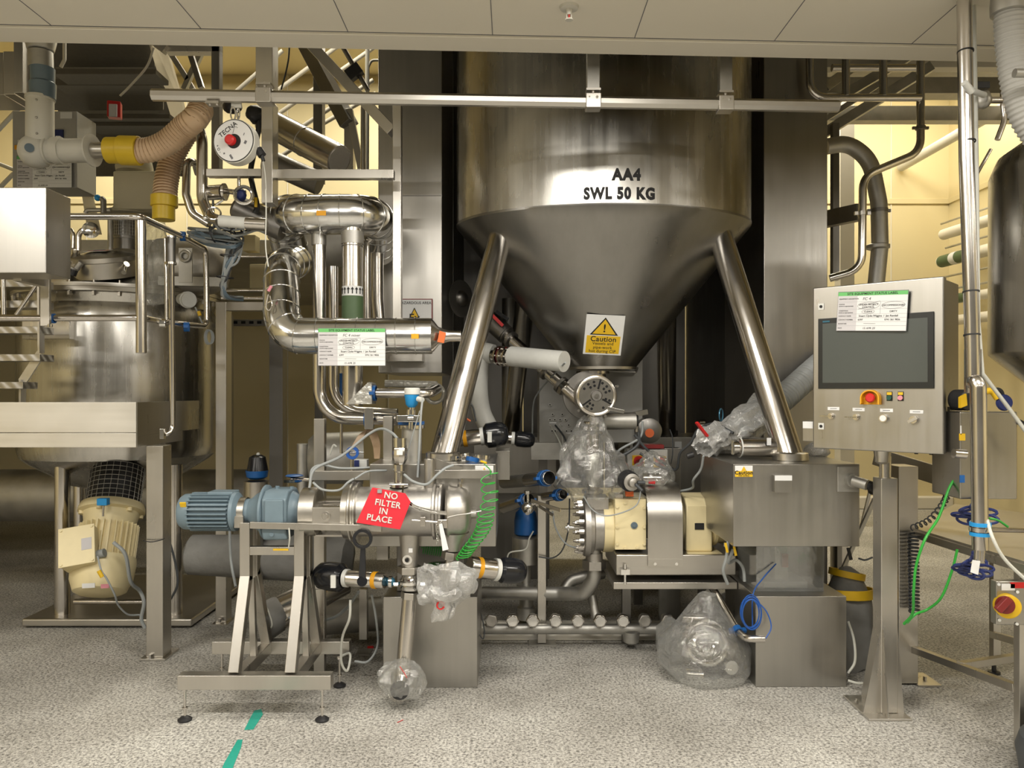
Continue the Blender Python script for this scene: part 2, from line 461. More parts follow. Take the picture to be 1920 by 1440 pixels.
def bag_mb(pts, radii, amp, freq, seed, n=44, sub=6, flat=1.0):
    """film bag: rings along a path, crumpled"""
    P = spl([Vector(p) for p in pts], sub); R = []
    for i in range(len(P)):
        t = i / (len(P) - 1) * (len(radii) - 1); k = min(int(t), len(radii) - 2); f = t - k; f = f * f * (3 - 2 * f)
        R.append(radii[k] * (1 - f) + radii[k + 1] * f)
    mb = MB(); it = iter(R)
    vals = list(R); mb = MB()
    a = Vector((1, 0, 0)); vs = []; fs = []
    for i, p in enumerate(P):
        t = (P[min(i + 1, len(P) - 1)] - P[max(i - 1, 0)]).normalized()
        if i == 0: a, b = axes_of(t)
        a = (a - t * a.dot(t)).normalized(); b = t.cross(a)
        for k in range(n):
            th = 2 * PI * k / n
            pleat = 1 + .10 * math.sin(th * 7 + i * .35 + seed) + .06 * math.sin(th * 13 - i * .6)
            vs.append(p + (a * math.cos(th) + b * math.sin(th) * flat) * R[i] * pleat)
    for i in range(len(P) - 1):
        for k in range(n):
            k2 = (k + 1) % n; fs.append((i * n + k, i * n + k2, (i + 1) * n + k2, (i + 1) * n + k))
    mb.add(vs, fs)
    return crumple(mb, amp, freq, seed)
# ================================================================== THE ROOM
XL, XR, YB, YF, ZT = -7.0, 5.65, 10.0, -4.0, 5.6
structure(MB().box(XL, XR, YF, YB, -.1, 0), 'floor', 'floor')
structure(MB().box(XL, XR, YB, YB + .1, 0, ZT), 'wall_back', 'wall_cream')
structure(MB().box(XL - .1, XL, YF, YB, 0, ZT), 'wall_left', 'wall_cream')
structure(MB().box(XR, XR + .1, YF, YB, 0, ZT), 'wall_right', 'wall_cream')
structure(MB().box(XL, XR, YF - .1, YF, 0, 3.2), 'wall_front', 'shade_grey')  # unseen, coloured dark for the unlit space behind the camera
structure(MB().box(XL, XR, YF, YB, ZT, ZT + .1), 'ceiling', 'wall_cream')
def edge_y(x): return 3.515 + .0463 * x        # the low ceiling ends on a slightly skewed line
lowc = [(XL, YF), (XR, YF), (XR, edge_y(XR)), (XL, edge_y(XL))]
structure(MB().prism([(x, y, 3.06) for x, y in lowc], (0, 0, .12)), 'ceiling', 'ceil_paint')
structure(MB().prism([(XL, edge_y(XL) - .1, 3.18), (XR, edge_y(XR) - .1, 3.18), (XR, edge_y(XR), 3.18), (XL, edge_y(XL), 3.18)], (0, 0, .37)), 'wall_bulkhead', 'ceil_paint')
structure(MB().prism([(XL, edge_y(XL) - .1, 3.55), (XR, edge_y(XR) - .1, 3.55), (XR, edge_y(XR), 3.55), (XL, edge_y(XL), 3.55)], (0, 0, 2.05)), 'wall_dark_void', 'shade_grey')  # unseen, coloured dark for the unlit void mirrored in the hopper
structure(MB().prism([(XL, edge_y(XL) - .13, 3.048), (XR, edge_y(XR) - .13, 3.048), (XR, edge_y(XR) + .012, 3.048), (XL, edge_y(XL) + .012, 3.048)], (0, 0, .05)), 'trim_1', 'ceil_paint', .004)
seam = MB()
for i in range(-6, 8):
    x = -.085 + i * .625
    seam.box(x - .0016, x + .0016, YF, edge_y(x) - .13, 3.0585, 3.0605)
seam.prism([(XL, edge_y(XL) - .136, 3.0583), (XR, edge_y(XR) - .136, 3.0583), (XR, edge_y(XR) - .132, 3.0583), (XL, edge_y(XL) - .132, 3.0583)], (0, 0, .002))
structure(seam, 'trim_2', 'ink_soft')
# panel joints and cover strip on the far walls
mb = MB().box(XL, XR, YB - .02, YB, 3.93, 4.0)
mb.box(XR - .02, XR, 3.6, YB, 3.93, 4.0)
structure(mb, 'trim_3', 'wall_cream', .004)
mb = MB()
for x in (-5.5, -4.2, -2.9, -1.6, -.3, 1.0, 2.3, 3.6, 4.9): mb.box(x - .006, x + .006, YB - .008, YB, 0, ZT)
structure(mb, 'trim_4', 'ceil_paint')
structure(MB().box(XL, XR, YB - .12, YB, 0, .16), 'baseboard_back', 'ceil_paint', .02)
# mezzanine deck at the back left
structure(MB().box(XL, -.55, 6.3, YB, 2.62, 2.74), 'ceiling', 'galv', .004)
# low concrete kerb under the process skid
structure(MB().box(-.20, .95, 4.66, 4.80, 0, .085), 'trim_5', 'ceil_paint', .01)

# sprinkler
t = thing('sprinkler_head', 'small white sprinkler head with red glass bulb in the low ceiling above the big hopper', 'sprinkler')
c = V(1067, 18, 3.13); c.z = 3.06
part(MB().lathe(c + Vector((0, 0, -.012)), (0, 0, 1), [(0, .012), (.002, .036), (.012, .040)], 28), 'rosette', 'white_paint', t)
part(MB().cyl(c + Vector((0, 0, -.034)), c + Vector((0, 0, -.01)), .009, .014).lathe(c + Vector((0, 0, -.055)), (0, 0, 1), [(0, .016), (.003, .016)], 16).box(c.x - .011, c.x - .008, c.y - .002, c.y + .002, c.z - .054, c.z - .03).box(c.x + .008, c.x + .011, c.y - .002, c.y + .002, c.z - .054, c.z - .03), 'nozzle', 'white_paint', t)
part(MB().cyl(c + Vector((0, -.002, -.052)), c + Vector((0, -.002, -.034)), .003), 'glass_bulb', 'red', t)

# ================================================================== COLUMNS BESIDE THE HOPPER
t = thing('steel_column', 'tall brushed steel box column left of the big hopper, behind the hazardous area sign', 'column')
a = V(709, 90, 4.9); b = V(829, 90, 4.9)
part(MB().box(a.x, b.x, 4.9, 5.8, 1.62, 5.59), 'casing', 'sheet', t, bev=.006)
part(MB().pbox(752, 366, 829, 367.5, 4.897, .004), 'joint', 'dark_steel', t)
part(MB().pbox(716, 660, 792, 678, 4.80, .09), 'bracket', 'steel', t, bev=.004)
t = thing('steel_column', 'tall brushed steel box column right of the big hopper, behind the control panel', 'column')
a = V(1432, 90, 4.9); b = V(1552, 90, 4.9)
part(MB().box(a.x, b.x, 4.9, 5.8, 0, 5.59), 'casing', 'sheet', t, bev=.006)
# rear panelling of the hopper bay, deep shadow put into its colour
a = V(829, 90, 7.1); b = V(1440, 90, 7.1)
t = thing('back_panel', 'steel panelling coloured dark for deep shadow, closing the bay behind the hopper', 'panel')
for i in range(4):
    x0 = a.x + (b.x - a.x) * i / 4; x1 = a.x + (b.x - a.x) * (i + 1) / 4 - .012
    part(MB().box(x0, x1, 7.1, 7.14, .62, 5.5), 'panel_sheet', 'dark_steel', t, bev=.003)
t = thing('side_panel', 'steel side sheet coloured dark for shade, running back from the right column', 'panel')
part(MB().box(1.60, 1.63, 5.81, 7.08, .5, 5.4), 'panel_sheet', 'dark_steel', t)
t = thing('side_panel', 'steel side sheet coloured dark for shade, running back from the left column', 'panel')
part(MB().box(-.47, -.44, 5.81, 7.08, 1.6, 5.4), 'panel_sheet', 'dark_steel', t)

# ================================================================== THE HOPPER
HX, HY, HA, HB = .569, 4.85, .915, .60
ZJ, ZB, A2, B2 = 2.526, 1.652, .205, .17
def ell(mb, rings, n=96):
    vs = []; fs = []
    for (z, a, b) in rings:
        for k in range(n):
            th = 2 * PI * k / n; vs.append((HX + a * math.cos(th), HY + b * math.sin(th), z))
    for i in range(len(rings) - 1):
        for k in range(n):
            k2 = (k + 1) % n; fs.append((i * n + k, i * n + k2, (i + 1) * n + k2, (i + 1) * n + k))
    return mb.add(vs, fs)
t = thing('hopper', 'huge conical stainless steel hopper lettered AA4 SWL 50 KG', 'hopper')
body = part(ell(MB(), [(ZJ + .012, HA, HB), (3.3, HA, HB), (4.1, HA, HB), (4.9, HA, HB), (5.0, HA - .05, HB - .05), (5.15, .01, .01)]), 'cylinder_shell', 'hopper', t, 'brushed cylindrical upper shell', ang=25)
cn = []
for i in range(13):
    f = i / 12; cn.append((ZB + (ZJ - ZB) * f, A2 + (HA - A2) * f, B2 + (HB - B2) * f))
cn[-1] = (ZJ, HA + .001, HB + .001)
part(ell(MB(), cn + [(ZJ + .014, HA + .002, HB + .002)]), 'cone', 'cone', t, 'conical lower shell, darkened for the floor it reflects', ang=25)
part(ell(MB(), [(ZB - .012, A2 + .004, B2 + .004), (ZB + .004, A2 + .006, B2 + .006), (ZB + .004, A2 - .03, B2 - .03), (ZB - .012, A2 - .03, B2 - .03), (ZB - .012, A2 + .004, B2 + .004)]), 'outlet_rim', 'steel', t)
def wrap_text(txt, px, py, cap_px, squeeze=1.0, bold=.012):
    d0 = 4.27; c = V(px, py, d0); mb = text_mb(txt, S(cap_px, d0) / .72, Matrix.Identity(4), bold=bold * S(cap_px, d0), depth=0.0004, font_scale_x=squeeze)
    out = []
    for v in mb.v:
        x = c.x + v.x; q = (x - HX) / HA; y = HY - HB * math.sqrt(max(0, 1 - q * q))
        out.append(Vector((x, y - .0025 - v.z, c.z + v.y)))
    mb.v = out; return mb
part(wrap_text('AA4', 1174, 330, 21, .90, .075), 'lettering', 'ink', t, 'black AA4 lettering')
part(wrap_text('SWL 50 KG', 1161, 365, 21, .82, .075), 'lettering', 'ink', t, 'black SWL 50 KG lettering')
# four legs
def leg(top, bot, r, ang_base=True):
    mb = MB().cyl(Vector(bot), Vector(top), r, n=32)
    l = part(mb, 'leg', 'tube', t)
    part(MB().lathe(Vector((bot[0], bot[1], bot[2])), (0, 0, 1), [(0, r * 1.22), (.035, r * 1.20), (.042, r * 1.02)], 32, sx=1.05), 'foot_ring', 'steel', l)
leg(V(942, 430, 4.60), V(830, 862, 4.02).lerp(V(830, 862, 4.02), 1), .071)
leg(V(1348, 435, 4.60), V(1482, 862, 4.02), .071)
leg(Vector((1.02, 5.12, 2.35)), V(1251, 815, 6.4), .069)
leg(Vector((.10, 5.15, 2.2)), V(957, 815, 6.4), .069)

# warning sign on the cone
def tri(mb, c, X, Y, w, h, z=0.0):
    return [c + X * (-w / 2) + Y * (-h / 2), c + X * (w / 2) + Y * (-h / 2), c + Y * (h / 2)]
zc = 1.5 - (622 - 735) / F * 4.36
f = (zc - ZB) / (ZJ - ZB); yc = HY - (B2 + (HB - B2) * f)
cx = (1132 - 960) / F * yc
Yd = Vector((0, -(HB - B2), (ZJ - ZB))).normalized(); Xd = Vector((1, 0, 0))
Xd = (Xd * math.cos(-.05) + Yd * math.sin(-.05)).normalized(); Yd = (Yd - Xd * Yd.dot(Xd)).normalized(); Zd = Xd.cross(Yd) 
O = Vector((cx, yc, zc)) + Zd * .004
def rect_on(O, X, Y, Z, x0, x1, y0, y1, z0, z1):
    c = O + X * (x0 + x1) / 2 + Y * (y0 + y1) / 2 + Z * (z0 + z1) / 2
    return MB().obox(c, X, Y, Z, abs(x1 - x0) / 2, abs(y1 - y0) / 2, abs(z1 - z0) / 2)
t = thing('warning_sign', 'white and yellow Caution hot vessels sign on the hopper cone', 'sign')
w, h = S(72, yc), S(80, yc) 
part(rect_on(O, Xd, Yd, Zd, -w / 2, w / 2, -h / 2, h / 2, 0, .002), 'board', 'paper', t)
part(rect_on(O, Xd, Yd, Zd, -w * .44, w * .44, -h * .46, -h * .02, .002, .003), 'text_field', 'yellow', t)
def warn_tri(parent, O, X, Y, Z, w, h, z0, sym='!'):
    part(MB().prism([O + X * (-w / 2) + Y * (-h / 2) + Z * z0, O + X * (w / 2) + Y * (-h / 2) + Z * z0, O + Y * (h / 2) + Z * z0], Z * .0008), 'triangle_border', 'ink', parent)
    k = .82
    part(MB().prism([O + X * (-w / 2 * k) + Y * (-h / 2 * k - h * .03) + Z * (z0 + .0008), O + X * (w / 2 * k) + Y * (-h / 2 * k - h * .03) + Z * (z0 + .0008), O + Y * (h / 2 * k - h * .02) + Z * (z0 + .0008)], Z * .0008), 'triangle', 'yellow', parent)
    part(text_mb(sym, h * .62, plane_m(O + Y * (-h * .13) + Z * (z0 + .002), X, Y), bold=.012 * h), 'symbol', 'ink', parent)
warn_tri(t, O + Yd * (h * .22), Xd, Yd, Zd, w * .74, h * .44, .002)
for i, (s, sz, b) in enumerate((('Caution', .140, .0007), ('Vessels and', .086, .0002), ('pipe-work', .086, .0002), ('hot during CIP', .086, .0002))):
    part(text_mb(s, h * sz * (1.22 if i else 1.3), plane_m(O + Yd * (h * (-.105, -.215, -.315, -.41)[i]) + Zd * .003, Xd, Yd), bold=b), 'lettering', 'ink', t)

# ================================================================== OVERHEAD RAIL
t = thing('overhead_rail', 'long octagonal steel crane rail hung under the ceiling edge across the hopper', 'rail')
ra, rb = V(285, 178, 3.585), V(1572, 199.5, 3.73)
ax = (rb - ra).normalized()
part(MB().lathe(ra, ax, [(0, .0285), ((rb - ra).length, .0285)], 8, up=Vector((0, math.sin(.39), math.cos(.39)))), 'rail', 'sheet_h', t, bev=.002)
def on_rail(px):
    f = (px - 285) / (1572 - 285); return ra.lerp(rb, f)
for px in (490, 1100, 1352):
    c = on_rail(px)
    cl = part(MB().box(c.x - .036, c.x + .036, c.y - .034, c.y + .034, c.z - .036, c.z + .034), 'clamp_block', 'steel', t, bev=.004)
    part(MB().cyl(c + Vector((.016, -.034, .012)), c + Vector((.016, -.041, .012)), .006).cyl(c + Vector((-.02, -.034, .014)), c + Vector((-.02, -.036, .014)), .004), 'bolt', 'mirror', cl)
    part(MB().box(c.x - .034, c.x + .034, c.y - .03, c.y + .03, c.z + .048, c.z + .058).cyl(c + Vector((0, -.01, .03)), c + Vector((0, -.01, .064)), .009), 'top_plate', 'steel', cl)
    if px != 490:
        part(MB().box(c.x - .030, c.x + .030, c.y - .026, c.y + .026, c.z + .058, 3.50), 'hanger', 'galv', t, bev=.003)
c = on_rail(397)
part(MB().box(c.x - .03, c.x + .03, c.y - .025, c.y + .025, c.z - .042, c.z - .03).cyl(c + Vector((-.015, -.012, -.05)), c + Vector((-.015, -.012, -.03)), .006).cyl(c + Vector((.018, -.012, -.05)), c + Vector((.018, -.012, -.03)), .006), 'stop_plate', 'steel', t)

# ================================================================== RIGHT BACK: PIPES AND FAR WALL
def clamp(p, ax, R, mat='steel', parent=None, w=.03):
    """pipe clamp hoop with two lugs"""
    p = Vector(p); mb = MB().band(p, ax, R + .006, w, .006); a, b = axes_of(Vector(ax))
    mb.obox(p + a * (R + .014), a, b, Vector(ax).normalized(), .012, .008, w * .4)
    mb.obox(p - a * (R + .014), a, b, Vector(ax).normalized(), .012, .008, w * .4)
    return part(mb, 'clamp', mat, parent)
t = thing('pipe_manifold', 'satin steel pipe grid with three risers at upper right beside the column', 'pipe')
part(MB().tube(P3([(1518, 95), (1519, 183), (1726, 183)], 4.82), S(7, 5), bend=.10, n=14), 'header', 'tube', t)
for px in (1586, 1656): part(MB().cyl(V(px, 95, 4.82), V(px, 180, 4.82), S(7, 5)), 'riser', 'tube', t)
part(MB().tube(P3([(1560, 127), (1725, 127)], 5.15), S(7, 5.15)), 'rear_header', 'tube', t)
part(MB().tube([V(1726, 95, 4.85), V(1726, 285, 4.85), V(1618, 330, 4.85), V(1616, 505, 4.85), V(1556, 522, 4.9)], S(7, 5), bend=.12, n=16), 'drop_pipe', 'tube', t)
clamp(V(1726, 240, 4.85), (0, 0, 1), S(7, 5), 'dark_steel', t, .02)
clamp(V(1617, 400, 4.85), (0, 0, 1), S(7, 5), 'steel', t, .025)
t = thing('pipe', 'wide grey bent pipe curving down behind the control panel', 'pipe')
part(MB().tube([V(1548, 275, 5.3), V(1590, 268, 5.3), V(1632, 300, 5.3), V(1648, 380, 5.3), V(1650, 460, 5.3), V(1640, 560, 5.3)], S(15, 5.3), bend=.35, n=20, seg=8), 'tube', 'galv', t)
clamp(V(1648, 395, 5.3), (0, 0, 1), S(14.5, 5.3), 'dark_steel', t, .025)
part(MB().lathe(V(1646, 468, 5.3), (0, 0, 1), [(0, S(16, 5.3)), (.008, S(21, 5.3)), (.03, S(21, 5.3)), (.038, S(16, 5.3))], 24), 'union', 'galv', t)
t = thing('wall_frame', 'dark steel post with bracket arm beside the right column', 'frame')
part(MB().pbox(1562, 230, 1574, 525, 5.5, .05), 'post', 'dark_steel', t)
part(MB().beam(V(1545, 412, 5.3), V(1612, 398, 5.1), .06, .11), 'arm', 'dark_steel', t, bev=.003)
solo(MB().pbox(1576, 130, 1602, 987, 8.6, .16), 'steel_post', 'ceil_paint', 'cream painted square post standing against the far wall', 'post')
solo(MB().tube([V(1690, 313, 9.95), V(1903, 190, 7.76), V(1990, 130, 7.0)], .058, n=16), 'wall_pipe', 'white_paint', 'long cream lagged pipe rising towards the right wall', 'pipe')
gp = 'thin and thick pipes on the right wall'
for i, (py, r, m) in enumerate(((417, .012, 'galv'), (437, .065, 'ceil_paint'), (462, .012, 'galv'), (488, .07, 'ceil_paint'), (517, .012, 'galv'), (541, .012, 'galv'), (562, .055, 'ceil_paint'), (600, .06, 'ceil_paint'))):
    X = 5.30; y0 = 9.55 - .05 * (i % 3)
    z = 1.5 + (735 - py - 3) / F * y0
    nm = ('uppermost thin', 'upper thick cream', 'thin upper-middle', 'thick cream green-banded', 'thin middle', 'thin lower', 'thick cream lower green-banded', 'lowest thick cream')[i]
    e = thing('wall_pipe', nm + ' pipe of the rack running along the right wall', 'pipe', gp)
    part(MB().tube([(X, y0, z), (X, 5.0, z - .12)], r, n=14), 'tube', m, e)
    if i in (3, 6):
        part(MB().cyl((X, y0 - .02, z), (X, y0 - .62, z - .012), r + .003), 'colour_band', 'green_tape', e)
        part(MB().cyl((X, y0 - .27, z - .004), (X, y0 - .38, z - .006), r + .006), 'marker', 'paper', e)
solo(MB().box(4.85, 5.6, 9.3, 9.36, 2.5, 4.1).box(5.5, 5.62, 6, 9.3, 2.2, 2.3), 'wall_bracket', 'ceil_paint', 'cream bracket plate behind the pipe rack at far right', 'bracket') if False else None
# deck beams seen at top right
t = thing('deck_frame', 'overhead deck framing of long beams at upper right beyond the ceiling edge', 'frame')
for i, (y0, z0, w) in enumerate(((6.0, 4.02, .10), (6.6, 4.05, .16), (7.4, 4.1, .12))):
    part(MB().box(2.1, 5.6, y0, y0 + w, z0, z0 + .14), 'beam', 'ceil_paint' if i == 0 else 'galv', t, bev=.004)
for i, (x, y) in enumerate(((4.7, 5.6), (5.3, 5.6))):
    part(MB().box(x, x + .1, 5.4, 7.4, 4.18, 4.3), 'cross_beam', 'ceil_paint', t, bev=.004)
part(MB().box(2.1, 5.62, 5.4, 7.2, 4.3, 4.34), 'deck_plate', 'galv', t)
gp = 'sloping conduits at upper right'
for i, (p, q, r, lb) in enumerate((((1545, 250, 5.6), (1745, 125, 5.5), 9, 'lowest'), ((1545, 200, 5.9), (1720, 96, 5.9), 9, 'middle'), ((1545, 165, 6.3), (1640, 96, 6.4), 9, 'highest'), ((1545, 225, 5.8), (1660, 150, 5.8), 5, 'thinnest'))):
    solo(MB().beam(V(*p), V(*q), S(2 * r, p[2]), S(2 * r, p[2])), 'conduit', 'galv', lb + ' sloping steel conduit right of the column at upper right', 'conduit', gp, bev=.003)

# ================================================================== CONTROL PANEL ON ITS POST
PO = Vector((1.435, 3.69, 0)); PU = Vector((.733, -.680, 0)); PB = Vector((.680, .733, 0)); UP = Vector((0, 0, 1)); PN = -PB
def pan(px, py, off=0.0):
    k = (px - 960) / F; s = (k * 3.69 - 1.435) / (.733 + .68 * k); d = 3.69 - .68 * s
    return PO + PU * s + UP * (1.5 - (py - 735) / F * d) + PN * off
def ps(px): 
    k = (px - 960) / F; return (k * 3.69 - 1.435) / (.733 + .68 * k)
def pz(px, py): return pan(px, py).z
def pbx(s0, s1, b0, b1, z0, z1):
    c = PO + PU * (s0 + s1) / 2 + PB * (b0 + b1) / 2 + UP * (z0 + z1) / 2
    return MB().obox(c, PU, PB, UP, abs(s1 - s0) / 2, abs(b1 - b0) / 2, abs(z1 - z0) / 2)
PW = .562
t = thing('control_panel', 'stainless operator control panel with dark touchscreen on a post at right', 'control panel')
part(pbx(0, PW, 0, .045, 1.232, 1.996), 'door', 'sheet', t, bev=.006)
part(pbx(.012, PW - .012, .045, .30, 1.236, 1.992), 'enclosure', 'sheet', t, bev=.004)
sc = part(pbx(ps(1535), ps(1752), -.008, .0, 1.515, 1.847), 'touchscreen', 'black_frame', t, 'black bezel touchscreen', bev=.002)
part(pbx(ps(1535) + .022, ps(1752) - .024, -.0095, -.008, 1.543, 1.822), 'display', 'screen', sc, 'switched off grey-green display')
part(pbx(ps(1544), ps(1557), -.010, -.008, 1.828, 1.835), 'badge', 'sight_blue', sc, 'small teal badge')
for (px, py) in ((1540, 575), (1540, 799)):
    c = pan(px, py)
    l = part(MB().obox(c + PN * .002, PU, UP, PN, .013, .015, .002), 'lock_plate', 'white_plastic', t)
    part(MB().cyl(c + PN * .004, c + PN * .007, .007), 'lock_barrel', 'ink', l)
# emergency stop
c = pan(1635, 746)
es = part(MB().prism([c + PU * (.041 * math.cos(a)) + UP * (.036 * math.sin(a)) for a in [PI * i / 14 for i in range(15)]] + [c + PU * -.041 + UP * -.030, c + PU * .041 + UP * -.030], PN * .004), 'stop_shroud', 'amber', t, 'orange-yellow shroud of the emergency stop')
arc = [c + PU * (.041 * math.cos(a)) + UP * (.036 * math.sin(a)) for a in [PI * i / 14 for i in range(15)]]
arc = [c + PU * .041 + UP * -.030] + arc + [c + PU * -.041 + UP * -.030]
inn = [c + (p - c) * .86 for p in arc]
mb = MB(); n_ = len(arc)
mb.add(arc + [p + PN * .035 for p in arc] + inn + [p + PN * .035 for p in inn], [f for i in range(n_ - 1) for f in ((i, i + 1, n_ + i + 1, n_ + i), (2 * n_ + i, 3 * n_ + i, 3 * n_ + i + 1, 2 * n_ + i + 1), (n_ + i, n_ + i + 1, 3 * n_ + i + 1, 3 * n_ + i))])
part(mb, 'shroud_wall', 'amber', es)
part(MB().cyl(c, c + PN * .018, .011).lathe(c + PN * .016, PN, [(0, .019), (.012, .021), (.018, .016)], 24), 'stop_button', 'red', t, 'red mushroom stop button')
for px, m, nm in ((1668, 'dark_green', 'green push button'), (1689, 'pink', 'pink push button')):
    c = pan(px, 743)
    b = part(MB().obox(c + PN * .002 + UP * .0, PU, UP, PN, .012, .021, .002), 'legend_plate', 'black_frame', t, bev=.001)
    part(MB().obox(c + PN * .0045 + UP * .012, PU, UP, PN, .010, .006, .0006), 'legend', 'yellow', b)
    part(MB().cyl(c + PN * .003 - UP * .007, c + PN * .012 - UP * .007, .0105), 'push_button', m, b, nm)
for px, py, kind in ((1559, 780, 0), (1606, 782, 0), (1658, 784, 1), (1714, 787, 2)):
    c = pan(px, py)
    lab = part(MB().obox(c + PN * .001 + UP * .035 + PU * .010, PU, UP, PN, .027, .0075, .001), 'name_strip', 'paper', t)
    part(MB().obox(c + PN * .0022 + UP * .035 + PU * .010, PU, UP, PN, .015, .0012, .0003), 'printed_line', 'ink_soft', lab)
    if kind == 0:
        sw = part(MB().cyl(c, c + PN * .012, .014).cyl(c + PN * .010, c + PN * .022, .010), 'air_valve', 'tube', t)
        part(MB().beam(c + PN * .02 + PU * .005, c + PN * .026 - PU * .045, .008, .004), 'lever', 'mirror', sw)
    elif kind == 1:
        sw = part(MB().cyl(c, c + PN * .02, .0175), 'gauge', 'tube', t); part(MB().cyl(c + PN * .02, c + PN * .0206, .014), 'dial', 'paper', sw)
    else:
        sw = part(MB().cyl(c, c + PN * .02, .016), 'rotary_switch', 'tube', t); part(MB().beam(c + PN * .022 - PU * .018 - UP * .01, c + PN * .022 + PU * .018 + UP * .01, .012, .012), 'knob', 'steel', sw)
# side bits
part(pbx(-.058, -.004, .02, .14, 1.262, 1.36), 'side_box', 'sheet', t, bev=.003)
part(pbx(-.055, -.006, .017, .02, 1.325, 1.357), 'side_label', 'paper', t)
cpm = PO + PU * .27 + PB * .14
part(MB().lathe(cpm + UP * 1.165, UP, [(0, .022), (.01, .034), (.03, .034), (.07, .040)], 24), 'socket', 'steel', t)
part(MB().cyl(PO + PU * .50 + PB * .05 + UP * 1.225, PO + PU * .50 + PB * .05 + UP * 1.236, .008).cyl(PO + PU * .44 + PB * .05 + UP * 1.225, PO + PU * .44 + PB * .05 + UP * 1.236, .008), 'gland', 'black_rubber', t)
part(MB().cyl(PO + PU * (PW - .0) + PB * .12 + UP * 1.30, PO + PU * (PW + .04) + PB * .12 + UP * 1.30, .016), 'cable_entry', 'galv', t)

# the post
t = thing('pedestal_post', 'square steel pedestal with gusseted foot carrying the control panel', 'post')
cx, cy = cpm.x, cpm.y
X0, X1, Y0, Y1 = V(1652, 0, 3.58).x, V(1684, 0, 3.58).x, 3.58, 3.665
part(MB().box(X0, X1, Y0, Y1, .012, 1.10), 'column', 'steel', t, bev=.005)
mx, my = (X0 + X1) / 2, (Y0 + Y1) / 2
part(MB().cyl((mx, my, 1.10), (mx - .0, my, 1.20), .026, n=24), 'neck', 'tube', t)
B0, B1 = 1.625, 1.822
part(MB().box(B0, B1, 3.52, 3.80, 0, .012), 'base_plate', 'steel', t, bev=.002)
for g in ([(X0, Y0 + .005, .012), (X0, Y0 + .005, .40), (B0 + .004, Y0 + .005, .012)], [(X1, Y0 + .005, .012), (X1, Y0 + .005, .40), (B1 - .004, Y0 + .005, .012)]):
    part(MB().prism(g, (0, .006, 0)), 'gusset', 'steel', t)
for g in ([(X0 + .004, Y0, .012), (X0 + .004, Y0, .40), (X0 + .004, 3.524, .012)], [(X0 + .004, Y1, .012), (X0 + .004, Y1, .40), (X0 + .004, 3.795, .012)]):
    part(MB().prism(g, (.006, 0, 0)), 'gusset', 'steel', t)
for (x, y) in ((B0 + .024, 3.70), (1.72, 3.545), (1.80, 3.76)):
    part(MB().hexnut((x, y, .012), (x, y, .026), .010).cyl((x, y, .026), (x, y, .034), .005), 'anchor_bolt', 'steel', t)
# second column right behind
t = thing('steel_post', 'wide square steel post close behind the control panel pedestal', 'post')
a, b = V(1685, 0, 3.95).x, V(1722, 0, 3.95).x
part(MB().box(a, b, 3.95, 4.09, .01, 1.12), 'column', 'steel', t, bev=.004)
part(MB().box(b - .01, b + .11, 3.93, 4.11, 0, .01), 'base_plate', 'steel', t, bev=.002)
part(MB().hexnut((b + .06, 4.0, .01), (b + .06, 4.0, .03), .010), 'anchor_bolt', 'steel', t)
solo(MB().beam(V(1640, 855, 4.4), V(1850, 920, 3.9), .02, .10, UP), 'cable_tray', 'sheet', 'steel cable tray running right from behind the pedestal', 'tray', bev=.003)

